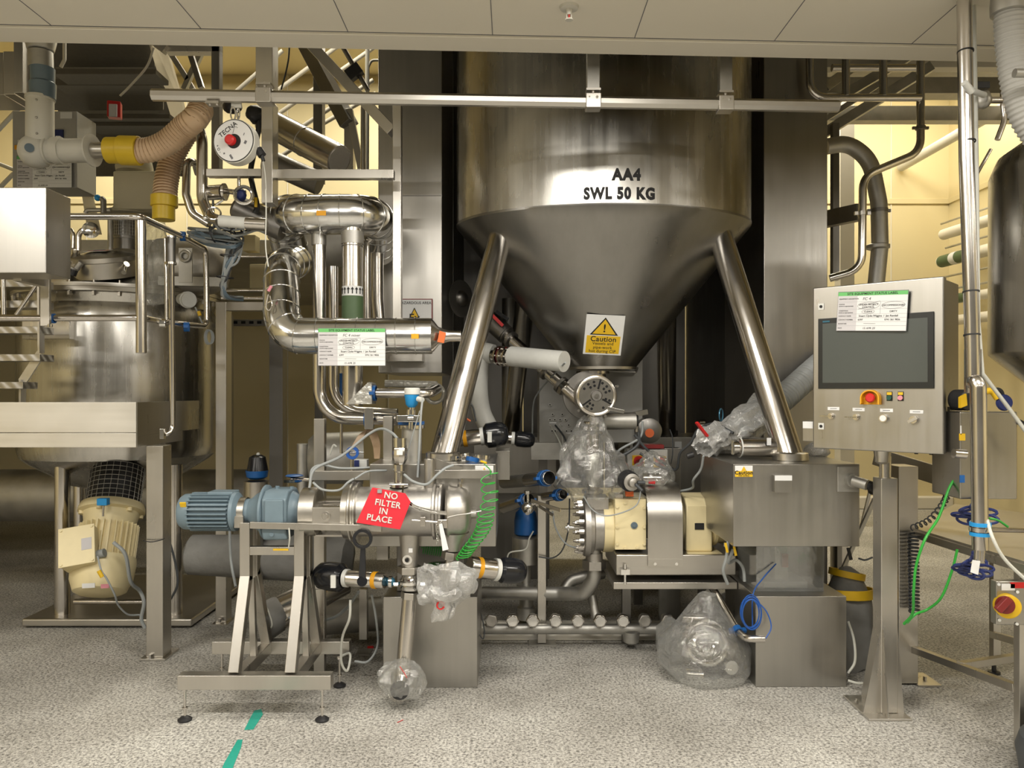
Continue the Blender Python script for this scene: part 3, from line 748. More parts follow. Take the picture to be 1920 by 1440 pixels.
# status card hung on the control panel
def status_card(name_label, O, X, Y, w, h, head, small=False):
    X = X.normalized(); Y = (Y - X * Y.dot(X)).normalized(); Z = X.cross(Y)
    t = thing('status_card', name_label, 'label')
    part(rect_on(O, X, Y, Z, 0, w, 0, h, -.002, 0), 'backing', 'ink_soft', t)
    part(rect_on(O, X, Y, Z, w * .006, w * .994, h * .01, h * .985, 0, .001), 'sheet', 'paper', t, 'white printed sheet')
    part(rect_on(O, X, Y, Z, w * .006, w * .29, h * .01, h * .89, .001, .0013), 'left_column', 'paper_grey', t)
    part(rect_on(O, X, Y, Z, w * .006, w * .994, h * .89, h * .985, .001, .0015), 'header_band', 'green_band', t, 'green header band')
    ln = MB()
    for yy in (.735, .55, .43, .335, .235, .135): ln.v += []; r_ = rect_on(O, X, Y, Z, w * .006, w * .994, h * yy - .0004, h * yy + .0004, .0013, .0017); ln.add(r_.v, r_.f)
    for a_, b_ in ((.43, .735),): r_ = rect_on(O, X, Y, Z, w * .625, w * .629, h * a_, h * b_, .0013, .0017); ln.add(r_.v, r_.f)
    part(ln, 'ruled_lines', 'grey_line', t)
    M = lambda fx, fy: plane_m(O + X * w * fx + Y * h * fy + Z * .0016, X, Y)
    hd = MB(); b_ = text_mb('SITE EQUIPMENT STATUS LABEL', h * .082, M(.5, .935), bold=.0002); hd.add(b_.v, b_.f)
    part(hd, 'heading', 'ink', t)
    tx = MB()
    for s, fx, fy, sz in (('UNDER PROJECT', .455, .66, .062), ('CONTROL', .455, .595, .062), ('DECOMMISSIONED', .805, .635, .062), ('CLEAN', .455, .485, .062), ('DIRTY', .81, .485, .062), ('Stuart Clyde-Wiggins  /  Jan Randall', .60, .378, .065), ('6397', .35, .283, .06), ('0741 561 9836', .80, .283, .06)):
        b_ = text_mb(s, h * sz, M(fx, fy)); tx.add(b_.v, b_.f)
    for s, fy in (('EQUIPMENT DESCRIPTION', .81), ('STATUS', .675), ('(circle as appropriate)', .63), ('CONDITION', .51), ('(circle as appropriate)', .465), ('CONTACT NAME', .378), ('CONTACT NUMBER', .283), ('SIGNATURE', .185), ('DATE', .075)):
        b_ = text_mb(s, h * .040, M(.025, fy), align='LEFT'); tx.add(b_.v, b_.f)
    part(tx, 'print', 'ink', t)
    hw = MB()
    b_ = text_mb(head, h * .10, M(.37, .805), align='LEFT'); b_.v = [v + X * (v - O).dot(Y) * .2 - X * h * .16 for v in b_.v]; hw.add(b_.v, b_.f)
    b_ = text_mb('15 APR 25', h * .07, M(.38, .07), align='LEFT'); b_.v = [v + X * (v - O).dot(Y) * .2 for v in b_.v]; hw.add(b_.v, b_.f)
    for cx_, cy_, rx, ry in ((.455, .635, .155, .085), (.805, .64, .16, .085), (.455, .485, .09, .05)):
        c_ = O + X * w * cx_ + Y * h * cy_ + Z * .0018
        hw.tube([c_ + X * w * rx * math.cos(2 * PI * k / 24) + Y * h * ry * math.sin(2 * PI * k / 24 + .1) for k in range(24)], .0005, n=4, closed=True)
    for p_, q_ in (((.31, .555), (.44, .59)), ((.42, .66), (.62, .745)), ((.40, .19), (.57, .185))):
        hw.tube([O + X * w * p_[0] + Y * h * p_[1] + Z * .002, O + X * w * q_[0] + Y * h * q_[1] + Z * .002], .0005, n=4)
    part(hw, 'handwriting', 'ink_soft', t)
    return t
TL, TR, BL = pan(1576, 548, .016), pan(1709, 544, .022), pan(1570, 621, .016)
status_card('white status card with green header hung on the touchscreen of the control panel', BL, TR - TL, TL - BL, (TR - TL).length, (TL - BL).length, 'FC 4')
TL, TR, BL = V(595, 615, 3.885), V(722, 615, 3.885), V(596, 686, 3.885)
status_card('white status card with green header on the lagged pipe at centre left', BL, TR - TL, TL - BL, (TR - TL).length, (TL - BL).length, 'FC 4 mixer')
# ================================================================== BOXES UNDER THE HOPPER LEGS
t = thing('load_cell_housing', 'big grey steel housing with caution sticker under the right front hopper leg', 'housing')
part(MB().box(1.087, 1.709, 3.80, 4.46, .740, 1.146), 'casing', 'sheet', t, bev=.004)
a, b = V(1448, 890, 3.8), V(1480, 922, 3.8)
part(MB().box(a.x, b.x, 3.765, 3.799, b.z, a.z), 'lamp_box', 'sheet', t, bev=.002)
part(MB().box(a.x, b.x, 3.763, 3.765, a.z - .025, a.z), 'name_strip', 'paper', t)
a, b = V(1378, 873, 3.799), V(1411, 894, 3.799)
st = part(MB().box(a.x, b.x, 3.7975, 3.7995, b.z, a.z), 'caution_sticker', 'paper', t, 'white and yellow caution sticker')
part(MB().box(a.x, b.x, 3.7965, 3.7978, b.z, b.z + .029), 'yellow_field', 'yellow', st)
part(text_mb('Caution', .026, FRONT(((a.x + b.x) / 2, 3.796, b.z + .020)), bold=.0006), 'lettering', 'ink', st)
part(text_mb('Hot surface', .011, FRONT(((a.x + b.x) / 2, 3.796, b.z + .006))), 'lettering', 'ink', st)
m = Vector(((a.x + b.x) / 2, 3.797, a.z - .014))
part(MB().prism([m + Vector((-.012, 0, -.011)), m + Vector((.012, 0, -.011)), m + Vector((0, 0, .011))], (0, -.001, 0)), 'triangle', 'yellow', st)
a = V(1568, 875, 3.8)
gl = part(MB().box(1.594, 1.70, 3.785, 3.80, 1.01, 1.135), 'gland_plate', 'galv', t, bev=.003)
part(MB().cyl((1.655, 3.785, 1.07), (1.655, 3.75, 1.07), .032).cyl((1.655, 3.75, 1.07), (1.70, 3.70, 1.055), .026), 'cable_gland', 'galv', gl)
solo(MB().tube(spl([(1.66, 3.74, 1.068), (1.72, 3.72, 1.05), (1.775, 3.76, 1.03), (1.80, 3.86, 1.01)]), .024, n=16), 'flexible_conduit', 'black_rubber', 'thick black conduit leaving the grey housing at its right top corner', 'conduit')
solo(MB().box(1.238, 1.700, 3.93, 4.49, 0, .462), 'pedestal_box', 'sheet', 'square steel pedestal box on the floor under the acrylic cover at right', 'box', bev=.004)
t = thing('acrylic_cover', 'clear acrylic cover box standing on the right steel pedestal box', 'cover')
part(MB().box(1.27, 1.62, 4.02, 4.028, .463, .738).box(1.27, 1.278, 4.028, 4.35, .463, .738).box(1.612, 1.62, 4.028, 4.35, .463, .738).box(1.27, 1.62, 4.35, 4.358, .463, .738), 'cover_walls', 'acrylic', t)
t = thing('load_cell', 'steel load cell stand inside the clear acrylic cover', 'load cell')
part(MB().box(1.33, 1.56, 4.08, 4.30, .463, .50), 'base', 'galv', t, bev=.004)
part(MB().box(1.40, 1.47, 4.12, 4.2, .50, .69), 'stem', 'steel', t, bev=.004)
part(MB().box(1.36, 1.54, 4.09, 4.28, .69, .738), 'top_plate', 'steel', t, bev=.004)
part(MB().box(1.435, 1.465, 4.10, 4.115, .57, .64), 'terminal', 'orange', t)
# blue coil hanging
c = V(1409, 1150, 3.86)
t = thing('cable_coil', 'coiled blue cable hanging from the acrylic cover beside the right pedestal box', 'cable')
mb = MB()
for k in range(7):
    rr = random.Random(k); cc = c + Vector((rr.uniform(-.006, .006), rr.uniform(-.02, .02), rr.uniform(-.006, .006)))
    mb.ring(cc, Vector((rr.uniform(-.25, .1), -1, rr.uniform(-.1, .1))), .060 + rr.uniform(-.008, .006), .0028, 30, 6, .78, 1.32)
part(mb, 'coil_windings', 'cable_blue', t)
part(MB().tube(spl([V(1455, 1057, 4.0), V(1430, 1085, 3.97), V(1412, 1115, 3.93), V(1411, 1180, 3.9)]), .0035, n=8), 'lead', 'cable_blue', t)
part(MB().tube(spl([V(1412, 1122, 3.94), V(1436, 1145, 3.9), V(1446, 1175, 3.88), V(1436, 1197, 3.86)]), .0035, n=8), 'tail', 'cable_blue', t)
t = thing('tube_stub', 'bent steel tube stub poking out in front of the right pedestal box', 'pipe')
part(MB().tube([V(1330, 1090, 4.35), V(1385, 1185, 3.98), V(1400, 1198, 3.86), V(1434, 1198, 3.84)], .018, bend=.05), 'tube', 'tube', t)
clamp(V(1383, 1182, 3.99), V(1385, 1185, 3.98) - V(1330, 1090, 4.35), .019, 'blue', t)
# grey and yellow bundle on floor right of the box
t = thing('wrapped_bundle', 'plastic wrapped bundle with yellow straps on the floor behind the pedestal', 'bundle')
part(crumple(MB().lathe((1.84, 4.25, .0), (0, 0, 1), [(0, .12), (.1, .14), (.26, .13), (.38, .12), (.44, .10), (.50, .07), (.54, .03)], 28), .018, 9, 3), 'wrap', 'fabric_grey', t)
part(MB().band((1.84, 4.25, .40), (0, .1, 1), .140, .05, .01, 24), 'strap', 'yellow', t)
part(MB().band((1.84, 4.25, .50), (.2, .1, 1), .095, .035, .01, 24), 'strap', 'yellow', t)
cable([(1590, 1165, 4.0), (1601, 1200, 3.97), (1603, 1240, 3.95), (1590, 1262, 3.95)], 2.4, 'cable_white', 'white hose curving down between the right pedestal box and the wrapped bundle', cat='hose')
cable([(1590, 1276, 3.90), (1610, 1281, 3.88), (1640, 1280, 3.88)], 2.4, 'cable_white', 'white hose end lying on the floor behind the pedestal foot', cat='hose')

t = thing('load_cell_housing', 'big grey steel housing with small warning label under the left front hopper leg', 'housing')
part(MB().box(-.70, -.079, 3.80, 4.46, .740, 1.146), 'casing', 'sheet', t, bev=.004)
a, b = V(891, 873, 3.799), V(925, 889, 3.799)
st = part(MB().box(a.x, b.x, 3.796, 3.7995, b.z, a.z), 'sticker', 'paper', t, 'white warning label')
m = Vector(((a.x + b.x) / 2, 3.7955, (a.z + b.z) / 2))
part(MB().prism([m + Vector((-.013, 0, -.012)), m + Vector((.013, 0, -.012)), m + Vector((0, 0, .012))], (0, -.001, 0)), 'triangle', 'yellow', st)
solo(MB().box(-.654, -.176, 3.92, 4.48, 0, .462), 'pedestal_box', 'sheet', 'square steel pedestal box on the floor behind the bagged drain pipe at left', 'box', bev=.004)
solo(MB().box(-.60, -.25, 4.02, 4.35, .463, .739), 'load_cell', 'dark_steel', 'dark load cell block between the two left steel boxes', 'load cell', bev=.006)
solo(MB().pbox(929, 845, 956, 900, 4.5, .3), 'junction_box', 'sheet', 'narrow steel box right behind the left grey housing', 'box', bev=.003)
# loose clamps on the left housing top
gp = 'loose pipe clamps on the left housing'
for i, (px, py, d, R, m) in enumerate(((868, 851, 4.12, .042, 'mirror'), (890, 853, 4.0, .045, 'mirror'), (850, 857, 3.98, .038, 'mirror'), (905, 855, 4.05, .04, 'mirror'), (886, 858, 3.93, .034, 'blue'))):
    x = (px - 960) / F * d
    e = thing('pipe_clamp', ('rear left', 'middle', 'front left', 'right', 'blue lined front')[i] + ' loose shiny clamp ring lying on top of the left housing', 'clamp', gp)
    part(MB().band((x, d, 1.158), (.1 * (i - 2), .1, 1), R, .022, .006), 'hoop', m, e)
    part(MB().box(x - R - .02, x - R - .002, d - .01, d + .01, 1.148, 1.166).cyl((x - R - .012, d - .02, 1.157), (x - R - .012, d + .03, 1.157), .004), 'latch', 'mirror', e)

# ================================================================== CENTRE: CABINET, SIGHT DRUM, PIPES
t = thing('connector_cabinet', 'pale grey steel connector cabinet behind the round drum valve under the hopper', 'cabinet')
part(MB().pbox(1011, 672, 1205, 830, 5.3, .42), 'casing', 'box_grey', t, bev=.004)
for k, (px, py) in enumerate(((1031, 759), (1036, 777), (1054, 777), (1031, 787), (1040, 787), (1050, 787), (1060, 787), (1032, 797), (1041, 797), (1051, 797), (1066, 797), (1035, 808), (1041, 808), (1062, 808), (1071, 808))):
    c = V(px, py, 5.3); s_ = part(MB().hexnut(c, c + Vector((0, -.012, 0)), .011), 'socket', 'galv', t)
    part(MB().cyl(c + Vector((0, -.012, 0)), c + Vector((0, -.0126, 0)), .005), 'socket_hole', 'hole', s_)
part(MB().pbox(1030, 791, 1043, 794, 5.297, .003), 'name_strip', 'paper', t)
part(MB().pbox(1061, 811, 1072, 813, 5.297, .003), 'name_strip', 'paper', t)
part(MB().tube(P3([(1140, 696, 5.24), (1192, 698, 5.24), (1195, 690, 5.29)]), .008, bend=.01), 'handle', 'galv', t)
part(MB().pbox(996, 830, 1130, 862, 5.28, .01), 'apron', 'galv', t)
for px in (1018, 1195):
    x = V(px, 0, 5.5).x
    part(MB().box(x - .03, x + .03, 5.45, 5.51, 0, 1.16), 'stand_leg', 'dark_steel', t)
# drum valve
t = thing('drum_valve', 'round horizontal drum valve with polished perforated face under the hopper outlet', 'valve')
c = V(1118, 742, 4.45)
part(MB().cyl(c + Vector((0, .01, 0)), c + Vector((0, .75, 0)), .112, n=40), 'body', 'steel', t)
part(MB().lathe(c + Vector((-.02, .30, 0)), (0, 1, 0), [(0, .150), (.018, .152), (.022, .145)], 48), 'back_flange', 'dark_steel', t)
part(MB().ring(c, (0, 1, 0), .108, .011, 40), 'face_ring', 'tube', t)
fp = part(MB().cyl(c + Vector((0, -.004, 0)), c + Vector((0, .012, 0)), .098, n=40), 'face_plate', 'mirror', t)
for k, a in enumerate((20, 42, 64, 100, 125, 150, 230, 250, 300, 340)):
    for R in (.058, .080):
        if (k + int(R * 1000)) % 3 == 0 and R < .06: continue
        q = c + Vector((math.cos(math.radians(a)) * R, -.004, math.sin(math.radians(a)) * R))
        part(MB().cyl(q, q + Vector((0, -.0012, 0)), .0078, n=14), 'drilled_hole', 'hole', fp)
for a in (75, 215, 330):
    q = c + Vector((math.cos(math.radians(a)), 0, math.sin(math.radians(a)))) * .068 + Vector((0, -.007, 0))
    part(MB().obox(q, Vector((math.cos(math.radians(a)), 0, math.sin(math.radians(a)))), Vector((0, 1, 0)), Vector((-math.sin(math.radians(a)), 0, math.cos(math.radians(a)))), .028, .004, .005), 'rib', 'hole', fp)
part(MB().lathe(c + Vector((.0, -.004, 0)), (0, -1, 0), [(0, .034), (.014, .034), (.02, .028)], 24), 'hub', 'dark_steel', fp)
part(MB().cyl(c + Vector((0, -.02, 0)), c + Vector((0, -.04, 0)), .012), 'hub_nut', 'mirror', fp)
part(MB().lathe(Vector((c.x + .02, 4.85, c.z + .09)), (0, 0, 1), [(0, .085), (.04, .085), (.045, .105), (.062, .105)], 32), 'inlet_neck', 'tube', t)
for (px, py) in ((1158, 724), (1085, 770), (1135, 780)):
    q = V(px, py, 4.5); part(MB().cyl(q, q + Vector((0, .05, 0)), .008), 'stud', 'mirror', t)
part(MB().beam(V(1139, 765, 4.42), V(1170, 772, 4.42), .022, .02), 'lever_arm', 'mirror', t, bev=.002)
part(MB().cyl(V(1111, 776, 4.5), V(1111, 792, 4.5), .028), 'outlet_spout', 'tube', t)
# under-valve pipe in its bag
t = thing('drop_pipe', 'vertical steel pipe with clamped joints inside the large clear bag', 'pipe')
part(MB().cyl(V(1111, 790, 4.5), V(1112, 938, 4.5), .036, n=24), 'tube', 'tube', t)
for py, R in ((797, .060), (806, .066), (815, .060), (925, .062)):
    part(MB().lathe(V(1111, py, 4.5), (0, 0, 1), [(0, R * .9), (.006, R), (.018, R), (.024, R * .9)], 28), 'flange', 'tube', t)
part(MB().lathe(V(1113, 880, 4.5), (0, 0, 1), [(-.10, .034), (-.05, .052), (.05, .055), (.10, .034)], 20), 'lagging', 'foil', t)
t = thing('plastic_bag', 'large crumpled clear plastic bag draped over the drop pipe between hopper and pump', 'bag')
part(bag_mb([V(1112, 782, 4.5), V(1110, 815, 4.49), V(1108, 860, 4.47), V(1110, 900, 4.46), V(1106, 938, 4.44)], [.045, .085, .13, .165, .195, .20, .15], .028, 7, 2), 'film', 'film', t)
t = thing('actuator', 'horizontal cylindrical actuator right of the drum valve outlet', 'actuator')
part(MB().cyl(V(1131, 790, 4.6), V(1192, 789, 4.6), S(16, 4.6), n=28), 'cylinder', 'galv', t, bev=.003)
part(MB().cyl(V(1127, 790, 4.6), V(1132, 790, 4.6), S(18, 4.6), n=28), 'end_cap', 'white_paint', t)
part(MB().cyl(V(1192, 789, 4.6), V(1196, 789, 4.6), S(11, 4.6), n=28), 'end_cap', 'ink', t)
part(MB().cyl(V(1194, 810, 4.6), V(1194, 796, 4.6), .012), 'air_fitting', 'tube', t)
part(MB().beam(V(1185, 778, 4.62), V(1213, 772, 4.66), .02, .03), 'strut', 'galv', t)
# diagonal line
t = thing('sloping_pipe', 'sloping steel pipe with valve and red lever running down to the drum valve', 'pipe')
a, b = V(905, 588, 5.1), V(1092, 758, 4.7)
part(MB().cyl(a, b, S(11, 4.9), n=20), 'tube', 'tube', t)
dr = (b - a).normalized()
part(MB().cyl(a.lerp(b, .02), a.lerp(b, .25), S(18, 5), n=24), 'valve_body', 'dark_steel', t)
for f in (.25, .30, .66, .80):
    part(MB().band(a.lerp(b, f), dr, S(16, 4.9), .022, .02), 'clamp_ring', 'dark_steel', t)
part(MB().hexnut(a.lerp(b, .815), a.lerp(b, .845), S(16, 4.8)), 'union_nut', 'mirror', t)
part(MB().beam(V(922, 590, 4.95), V(943, 611, 4.95), .014, .02), 'lever', 'red', t, 'red valve lever')
part(MB().beam(V(930, 584, 4.97), V(953, 599, 4.97), .02, .022), 'handle', 'black_gloss', t, 'black handle')
# white lagged branch
t = thing('lagged_pipe', 'white wrapped short pipe sticking out under the left side of the hopper cone', 'pipe')
part(MB().tube([V(959, 668, 4.75), V(1058, 678, 4.5)], S(19, 4.7), n=24), 'wrap', 'white_plastic', t)
t = thing('flanged_joint', 'bolted steel flange pair with red gasket left of the white wrapped pipe', 'flange')
a = V(936, 667, 4.85); b = V(958, 669, 4.78); dr = (b - a).normalized()
part(MB().cyl(V(925, 666, 4.9), b, S(11, 4.8), n=24), 'pipe_neck', 'tube', t)
for f in (0, .35, .75): part(MB().lathe(a.lerp(b, f), dr, [(0, S(19, 4.8)), (.014, S(19, 4.8))], 28), 'flange_disc', 'tube', t)
part(MB().lathe(a.lerp(b, .2), dr, [(0, S(17, 4.8)), (.006, S(17, 4.8))], 28), 'gasket', 'dark_red', t)
A_, B_ = axes_of(dr)
for k in range(6):
    o_ = (A_ * math.cos(k * PI / 3) + B_ * math.sin(k * PI / 3)) * S(15, 4.8)
    part(MB().cyl(a + o_ - dr * .02, b + o_ + dr * .0, .006), 'bolt', 'mirror', t)
solo(MB().tube(spl([V(925, 664, 4.95), V(905, 662, 4.98), V(899, 690, 5.0), V(897, 730, 5.0), V(902, 770, 5.0), V(915, 800, 5.0)]), S(18, 5), n=22), 'white_hose', 'white_plastic', 'thick white wrapped hose hanging behind the left front hopper leg', 'hose')
solo(MB().cyl(V(955, 560, 6.95), Vector((V(955, 0, 6.95).x, 6.95, 0)), S(14, 6.9), n=24), 'rear_pipe', 'galv', 'fat dull pipe standing far behind the left rear hopper leg', 'pipe')
t = thing('round_hatch', 'round steel hatch on the dark side wall behind the left hopper leg', 'hatch')
c = V(862, 560, 5.4)
part(MB().lathe(c, (1, -.7, 0), [(0, .10), (.01, .13), (.015, .13)], 36), 'rim', 'galv', t)
part(MB().sphere(c, .06), 'dome', 'dark_steel', t)

# black actuated valves left of centre
def bulb(parent, a, b, R, name='actuator_dome', mat='black_gloss'):
    a = Vector(a); b = Vector(b); L = (b - a).length
    return part(MB().lathe(a, b - a, [(0, R * .72), (L * .12, R * .98), (L * .5, R), (L * .8, R * .9), (L * .94, R * .66), (L, R * .3)], 28), name, mat, parent)
def act_valve(label, p0, p1, p2, Rs, Rb, stripe=None, dome='black_gloss', tie=True):
    t = thing('actuated_valve', label, 'valve')
    p0, p1, p2 = Vector(p0), Vector(p1), Vector(p2)
    part(MB().lathe(p0, p1 - p0, [(0, Rs * .94), (.006, Rs), ((p1 - p0).length, Rs)], 32), 'cylinder', 'tube', t)
    part(MB().band(p1, p1 - p0, Rs * 1.12, .02, .02), 'collar', 'white_plastic', t)
    bulb(t, p1.lerp(p2, .08), p2, Rb, 'rubber_boot', dome)
    if stripe is not None:
        part(MB().band(p0.lerp(p1, stripe), p1 - p0, Rs + .002, .022, .003), 'yellow_label', 'amber', t)
    if tie: part(MB().box(p1.x + (p2.x - p1.x) * .3 - .012, p1.x + (p2.x - p1.x) * .3 + .012, p1.y - Rb - .002, p1.y - Rb + .012, p1.z - .03, p1.z + .03), 'white_tag', 'white_plastic', t)
    return t
act_valve('black booted valve with yellow label behind the left hopper leg foot', V(846, 826, 4.45), V(904, 818, 4.45), V(953, 812, 4.45), S(15, 4.45), S(24, 4.45), .45)
act_valve('smaller black booted valve just left of the connector cabinet', V(930, 820, 4.9), V(962, 822, 4.9), V(1003, 826, 4.9), S(11, 4.9), S(15, 4.9), None, tie=False)
act_valve('black booted valve clamped to the left drain pipe with blue glass ball', V(722, 1089, 3.72), V(650, 1084, 3.78), V(592, 1078, 3.84), S(15, 3.75), S(27, 3.8), .25)
act_valve('black booted valve right of the lower bagged outlet', V(880, 1062, 3.80), V(930, 1068, 3.86), V(985, 1072, 3.92), S(19, 3.8), S(24, 3.9), .35, tie=False)

# isolator box with two red switches
t = thing('isolator_box', 'grey isolator box with two red rotary switches behind the pump', 'switch box')
part(MB().pbox(1176, 843, 1252, 892, 4.75, .12), 'casing', 'box_grey', t, bev=.004)
part(MB().pbox(1205, 834, 1245, 841, 4.75, .1), 'red_lid', 'dark_red', t)
for px, py in ((1197, 864), (1237, 866)):
    c = V(px, py, 4.75)
    y_ = part(MB().obox(c + Vector((0, -.003, 0)), Vector((1, 0, 0)), Vector((0, 1, 0)), Vector((0, 0, 1)), .038, .003, .034), 'yellow_plate', 'yellow', t)
    part(MB().cyl(c + Vector((0, -.005, 0)), c + Vector((0, -.022, 0)), .031, n=28), 'switch_dial', 'red', y_)
    part(MB().beam(c + Vector((-.02, -.03, -.012)), c + Vector((.02, -.03, .012)), .014, .018), 'switch_grip', 'dark_red', y_)
part(MB().box(V(1236, 0, 4.86).x, V(1250, 0, 4.86).x, 4.86, 4.90, 0, V(0, 880, 4.86).z), 'stand_leg', 'galv', t)
t = thing('support_plinth', 'grey steel plinth under the right rear hopper leg behind the isolator box', 'plinth')
part(MB().box(.93, 1.75, 6.1, 6.75, .70, 1.144), 'casing', 'sheet', t, bev=.004)
part(MB().box(.98, 1.70, 6.2, 6.7, 0, .70), 'base', 'dark_steel', t, bev=.004)
part(MB().pbox(1265, 828, 1278, 842, 6.09, .01), 'paper_label', 'paper', t)
t = thing('support_plinth', 'grey steel plinth under the left rear hopper leg', 'plinth')
part(MB().box(-.30, .35, 6.1, 6.75, .70, 1.144), 'casing', 'sheet', t, bev=.004)
part(MB().box(-.25, .30, 6.2, 6.7, 0, .70), 'base', 'dark_steel', t, bev=.004)
solo(MB().box(V(1246, 0, 5).x, V(1276, 0, 5).x, 5.0, 5.08, 0, V(0, 840, 5).z), 'rear_post', 'sheet', 'grey steel post right behind the pump gearbox', 'post', bev=.003)
e = thing('bagged_motor', 'rust tinted round motor end behind the isolator box', 'motor')
part(MB().lathe(V(1218, 808, 5.2), (0, 1, 0), [(0, .06), (.01, .085), (.1, .088)], 28), 'end_bell', 'dark_steel', e)
part(MB().cyl(V(1218, 812, 5.19), V(1218, 812, 5.2), .03), 'inspection_cap', 'orange', e)

# ================================================================== PUMP SKID
t = thing('lobe_pump', 'cream lobe pump with bolted steel head, cover guard and gearbox on its skid', 'pump')
X = lambda px, d=4.42: (px - 960) / F * d
cz = 1.5 - (990 - 735) / F * 4.42; cy = 4.45
k = 4.42 / F
hd = part(MB().lathe((X(1092), cy, cz), (1, 0, 0), [(0, 50 * k), (3 * k, 54 * k), (13 * k, 54 * k), (13 * k, 50 * k), (20 * k, 48 * k), (22 * k, 44 * k), (38 * k, 44 * k)], 40), 'pump_head', 'cast', t)
for i in range(16):
    a = 2 * PI * i / 16
    q = Vector((X(1092), cy + math.cos(a) * 46 * k, cz + math.sin(a) * 46 * k))
    part(MB().hexnut(q, q + Vector((-9 * k, 0, 0)), .014).cyl(q + Vector((-9 * k, 0, 0)), q + Vector((-14 * k, 0, 0)), .008), 'head_bolt', 'tube', hd)
part(MB().lathe((X(1130), cy, cz), (1, 0, 0), [(0, 46 * k), (22 * k, 46 * k)], 36), 'cream_ring', 'cream_paint', t)
part(MB().cyl((X(1060), cy - .02, cz), (X(1092), cy - .02, cz), .010).lathe((X(1064), cy - .02, cz), (1, 0, 0), [(0, .028), (.008, .028)], 14), 'tie_spindle', 'mirror', t)
part(MB().box(X(1098), X(1140), 4.37, 4.54, cz + .11, 1.5 - (931 - 735) * k), 'inlet_port', 'cast', t, bev=.004)
part(MB().box(X(1100), X(1136), 4.37, 4.54, 1.5 - (1022 - 735) * k, cz - .11), 'outlet_port', 'cast', t, bev=.004)
gb = part(MB().box(X(1153, 4.3), X(1212, 4.3), 4.30, 4.60, 1.5 - (1031 - 735) / F * 4.3, 1.5 - (936 - 735) / F * 4.3), 'gear_case', 'cream_paint', t, 'cream square gear case', bev=.004)
for (px, py) in [(1157, y) for y in (950, 988, 1020)] + [(1208, y) for y in (952, 988, 1020)] + [(1172, 943), (1195, 943), (1172, 1027), (1195, 1026)]:
    c = V(px, py, 4.30); part(MB().hexnut(c, c + Vector((0, -.008, 0)), .009), 'case_bolt', 'cream_paint', gb)
c = V(1189, 985, 4.3); part(MB().cyl(c, c + Vector((0, -.006, 0)), .019).cyl(c, c + Vector((0, -.012, 0)), .009), 'sight_glass', 'steel_blue', gb)
part(MB().box(X(1150, 4.35), X(1214, 4.35), 4.36, 4.58, 1.5 - (938 - 735) / F * 4.35, 1.5 - (933 - 735) / F * 4.35), 'case_lid', 'pale_paint', gb)
# guard
zt, zb = 1.5 - (900 - 735) / F * 4.55, 1.5 - (1060 - 735) / F * 4.25
prof = [(4.25, zb), (4.25, 1.5 - (980 - 735) / F * 4.25)]
R_ = .16
for i in range(1, 9):
    a = PI / 2 * i / 8; prof.append((4.25 + R_ * (1 - math.cos(a)), prof[1][1] + (zt - prof[1][1]) * math.sin(a)))
prof.append((4.62, zt)); 
x0, x1 = X(1213, 4.28), X(1278, 4.28)
part(MB().prism([(x0, y, z) for y, z in prof] + [(x0, y + .004 if z < zt - .001 else y, z - .004) for y, z in prof[::-1]], (x1 - x0, 0, 0)), 'cover_guard', 'steel', t, 'curved steel guard', ang=30)
part(MB().box(x0, x1, 4.246, 4.25, zb - .005, zb + .035), 'guard_flange', 'steel', t)
for px in (1228, 1268):
    c = V(px, 1057, 4.246); part(MB().hexnut(c, c + Vector((0, -.008, 0)), .009), 'guard_bolt', 'mirror', t)
# gearbox
gx0, gx1 = X(1281, 4.4), X(1330, 4.4); zb2 = 1.5 - (1030 - 735) / F * 4.4
g = part(MB().prism([(gx0, 4.33, zb2), (gx0, 4.33, .86), (gx0, 4.37, .90), (gx0, 4.47, .92), (gx0, 4.57, .90), (gx0, 4.62, .86), (gx0, 4.62, zb2)], (gx1 - gx0, 0, 0)), 'gearbox', 'cream_paint', t, 'cream gearbox', bev=.010)
part(MB().lathe((gx0 - .02, 4.47, .75), (1, 0, 0), [(0, .10), (.02, .13)], 32), 'input_boss', 'cream_paint', g)
part(MB().box(gx0 - .0, gx1 + .045, 4.28, 4.64, zb2 - .03, zb2), 'foot', 'cream_paint', g, bev=.003)
part(MB().lathe((gx1 + .003, 4.47, .77), (1, 0, 0), [(0, .135), (.02, .155), (.035, .155), (.04, .14), (.09, .14)], 36), 'motor_flange', 'cream_paint', t)
part(MB().pbox(1303, 981, 1320, 993, 4.325, .004), 'nameplate', 'ink', g)
# skid
t = thing('pump_skid', 'folded steel skid with lower channel carrying the cream pump', 'skid')
zs = 1.5 - (1040 - 735) / F * 4.26
part(MB().box(X(1155, 4.26), 1.235, 4.26, 4.75, 1.5 - (1079 - 735) / F * 4.26, zs), 'bed', 'sheet_h', t, bev=.008)
part(MB().box(X(1150, 4.25), 1.235, 4.24, 4.80, 1.5 - (1105 - 735) / F * 4.24, 1.5 - (1092 - 735) / F * 4.24), 'lower_channel', 'sheet_h', t, bev=.003)
for px in (1172,):
    c = V(px, 1072, 4.24)
    part(MB().cyl(V(px, 1058, 4.24), V(px, 1095, 4.24), .008).obox(c, Vector((1, 0, 0)), Vector((0, 1, 0)), Vector((0, 0, 1)), .024, .016, .014), 'jacking_bolt', 'mirror', t)
for x in (.66, 1.12): part(MB().box(x, x + .05, 4.62, 4.67, 0, .43), 'leg', 'dark_steel', t)
part(MB().beam(V(1322, 1106, 4.35), V(1398, 1195, 4.30), .04, .04), 'brace', 'galv', t)

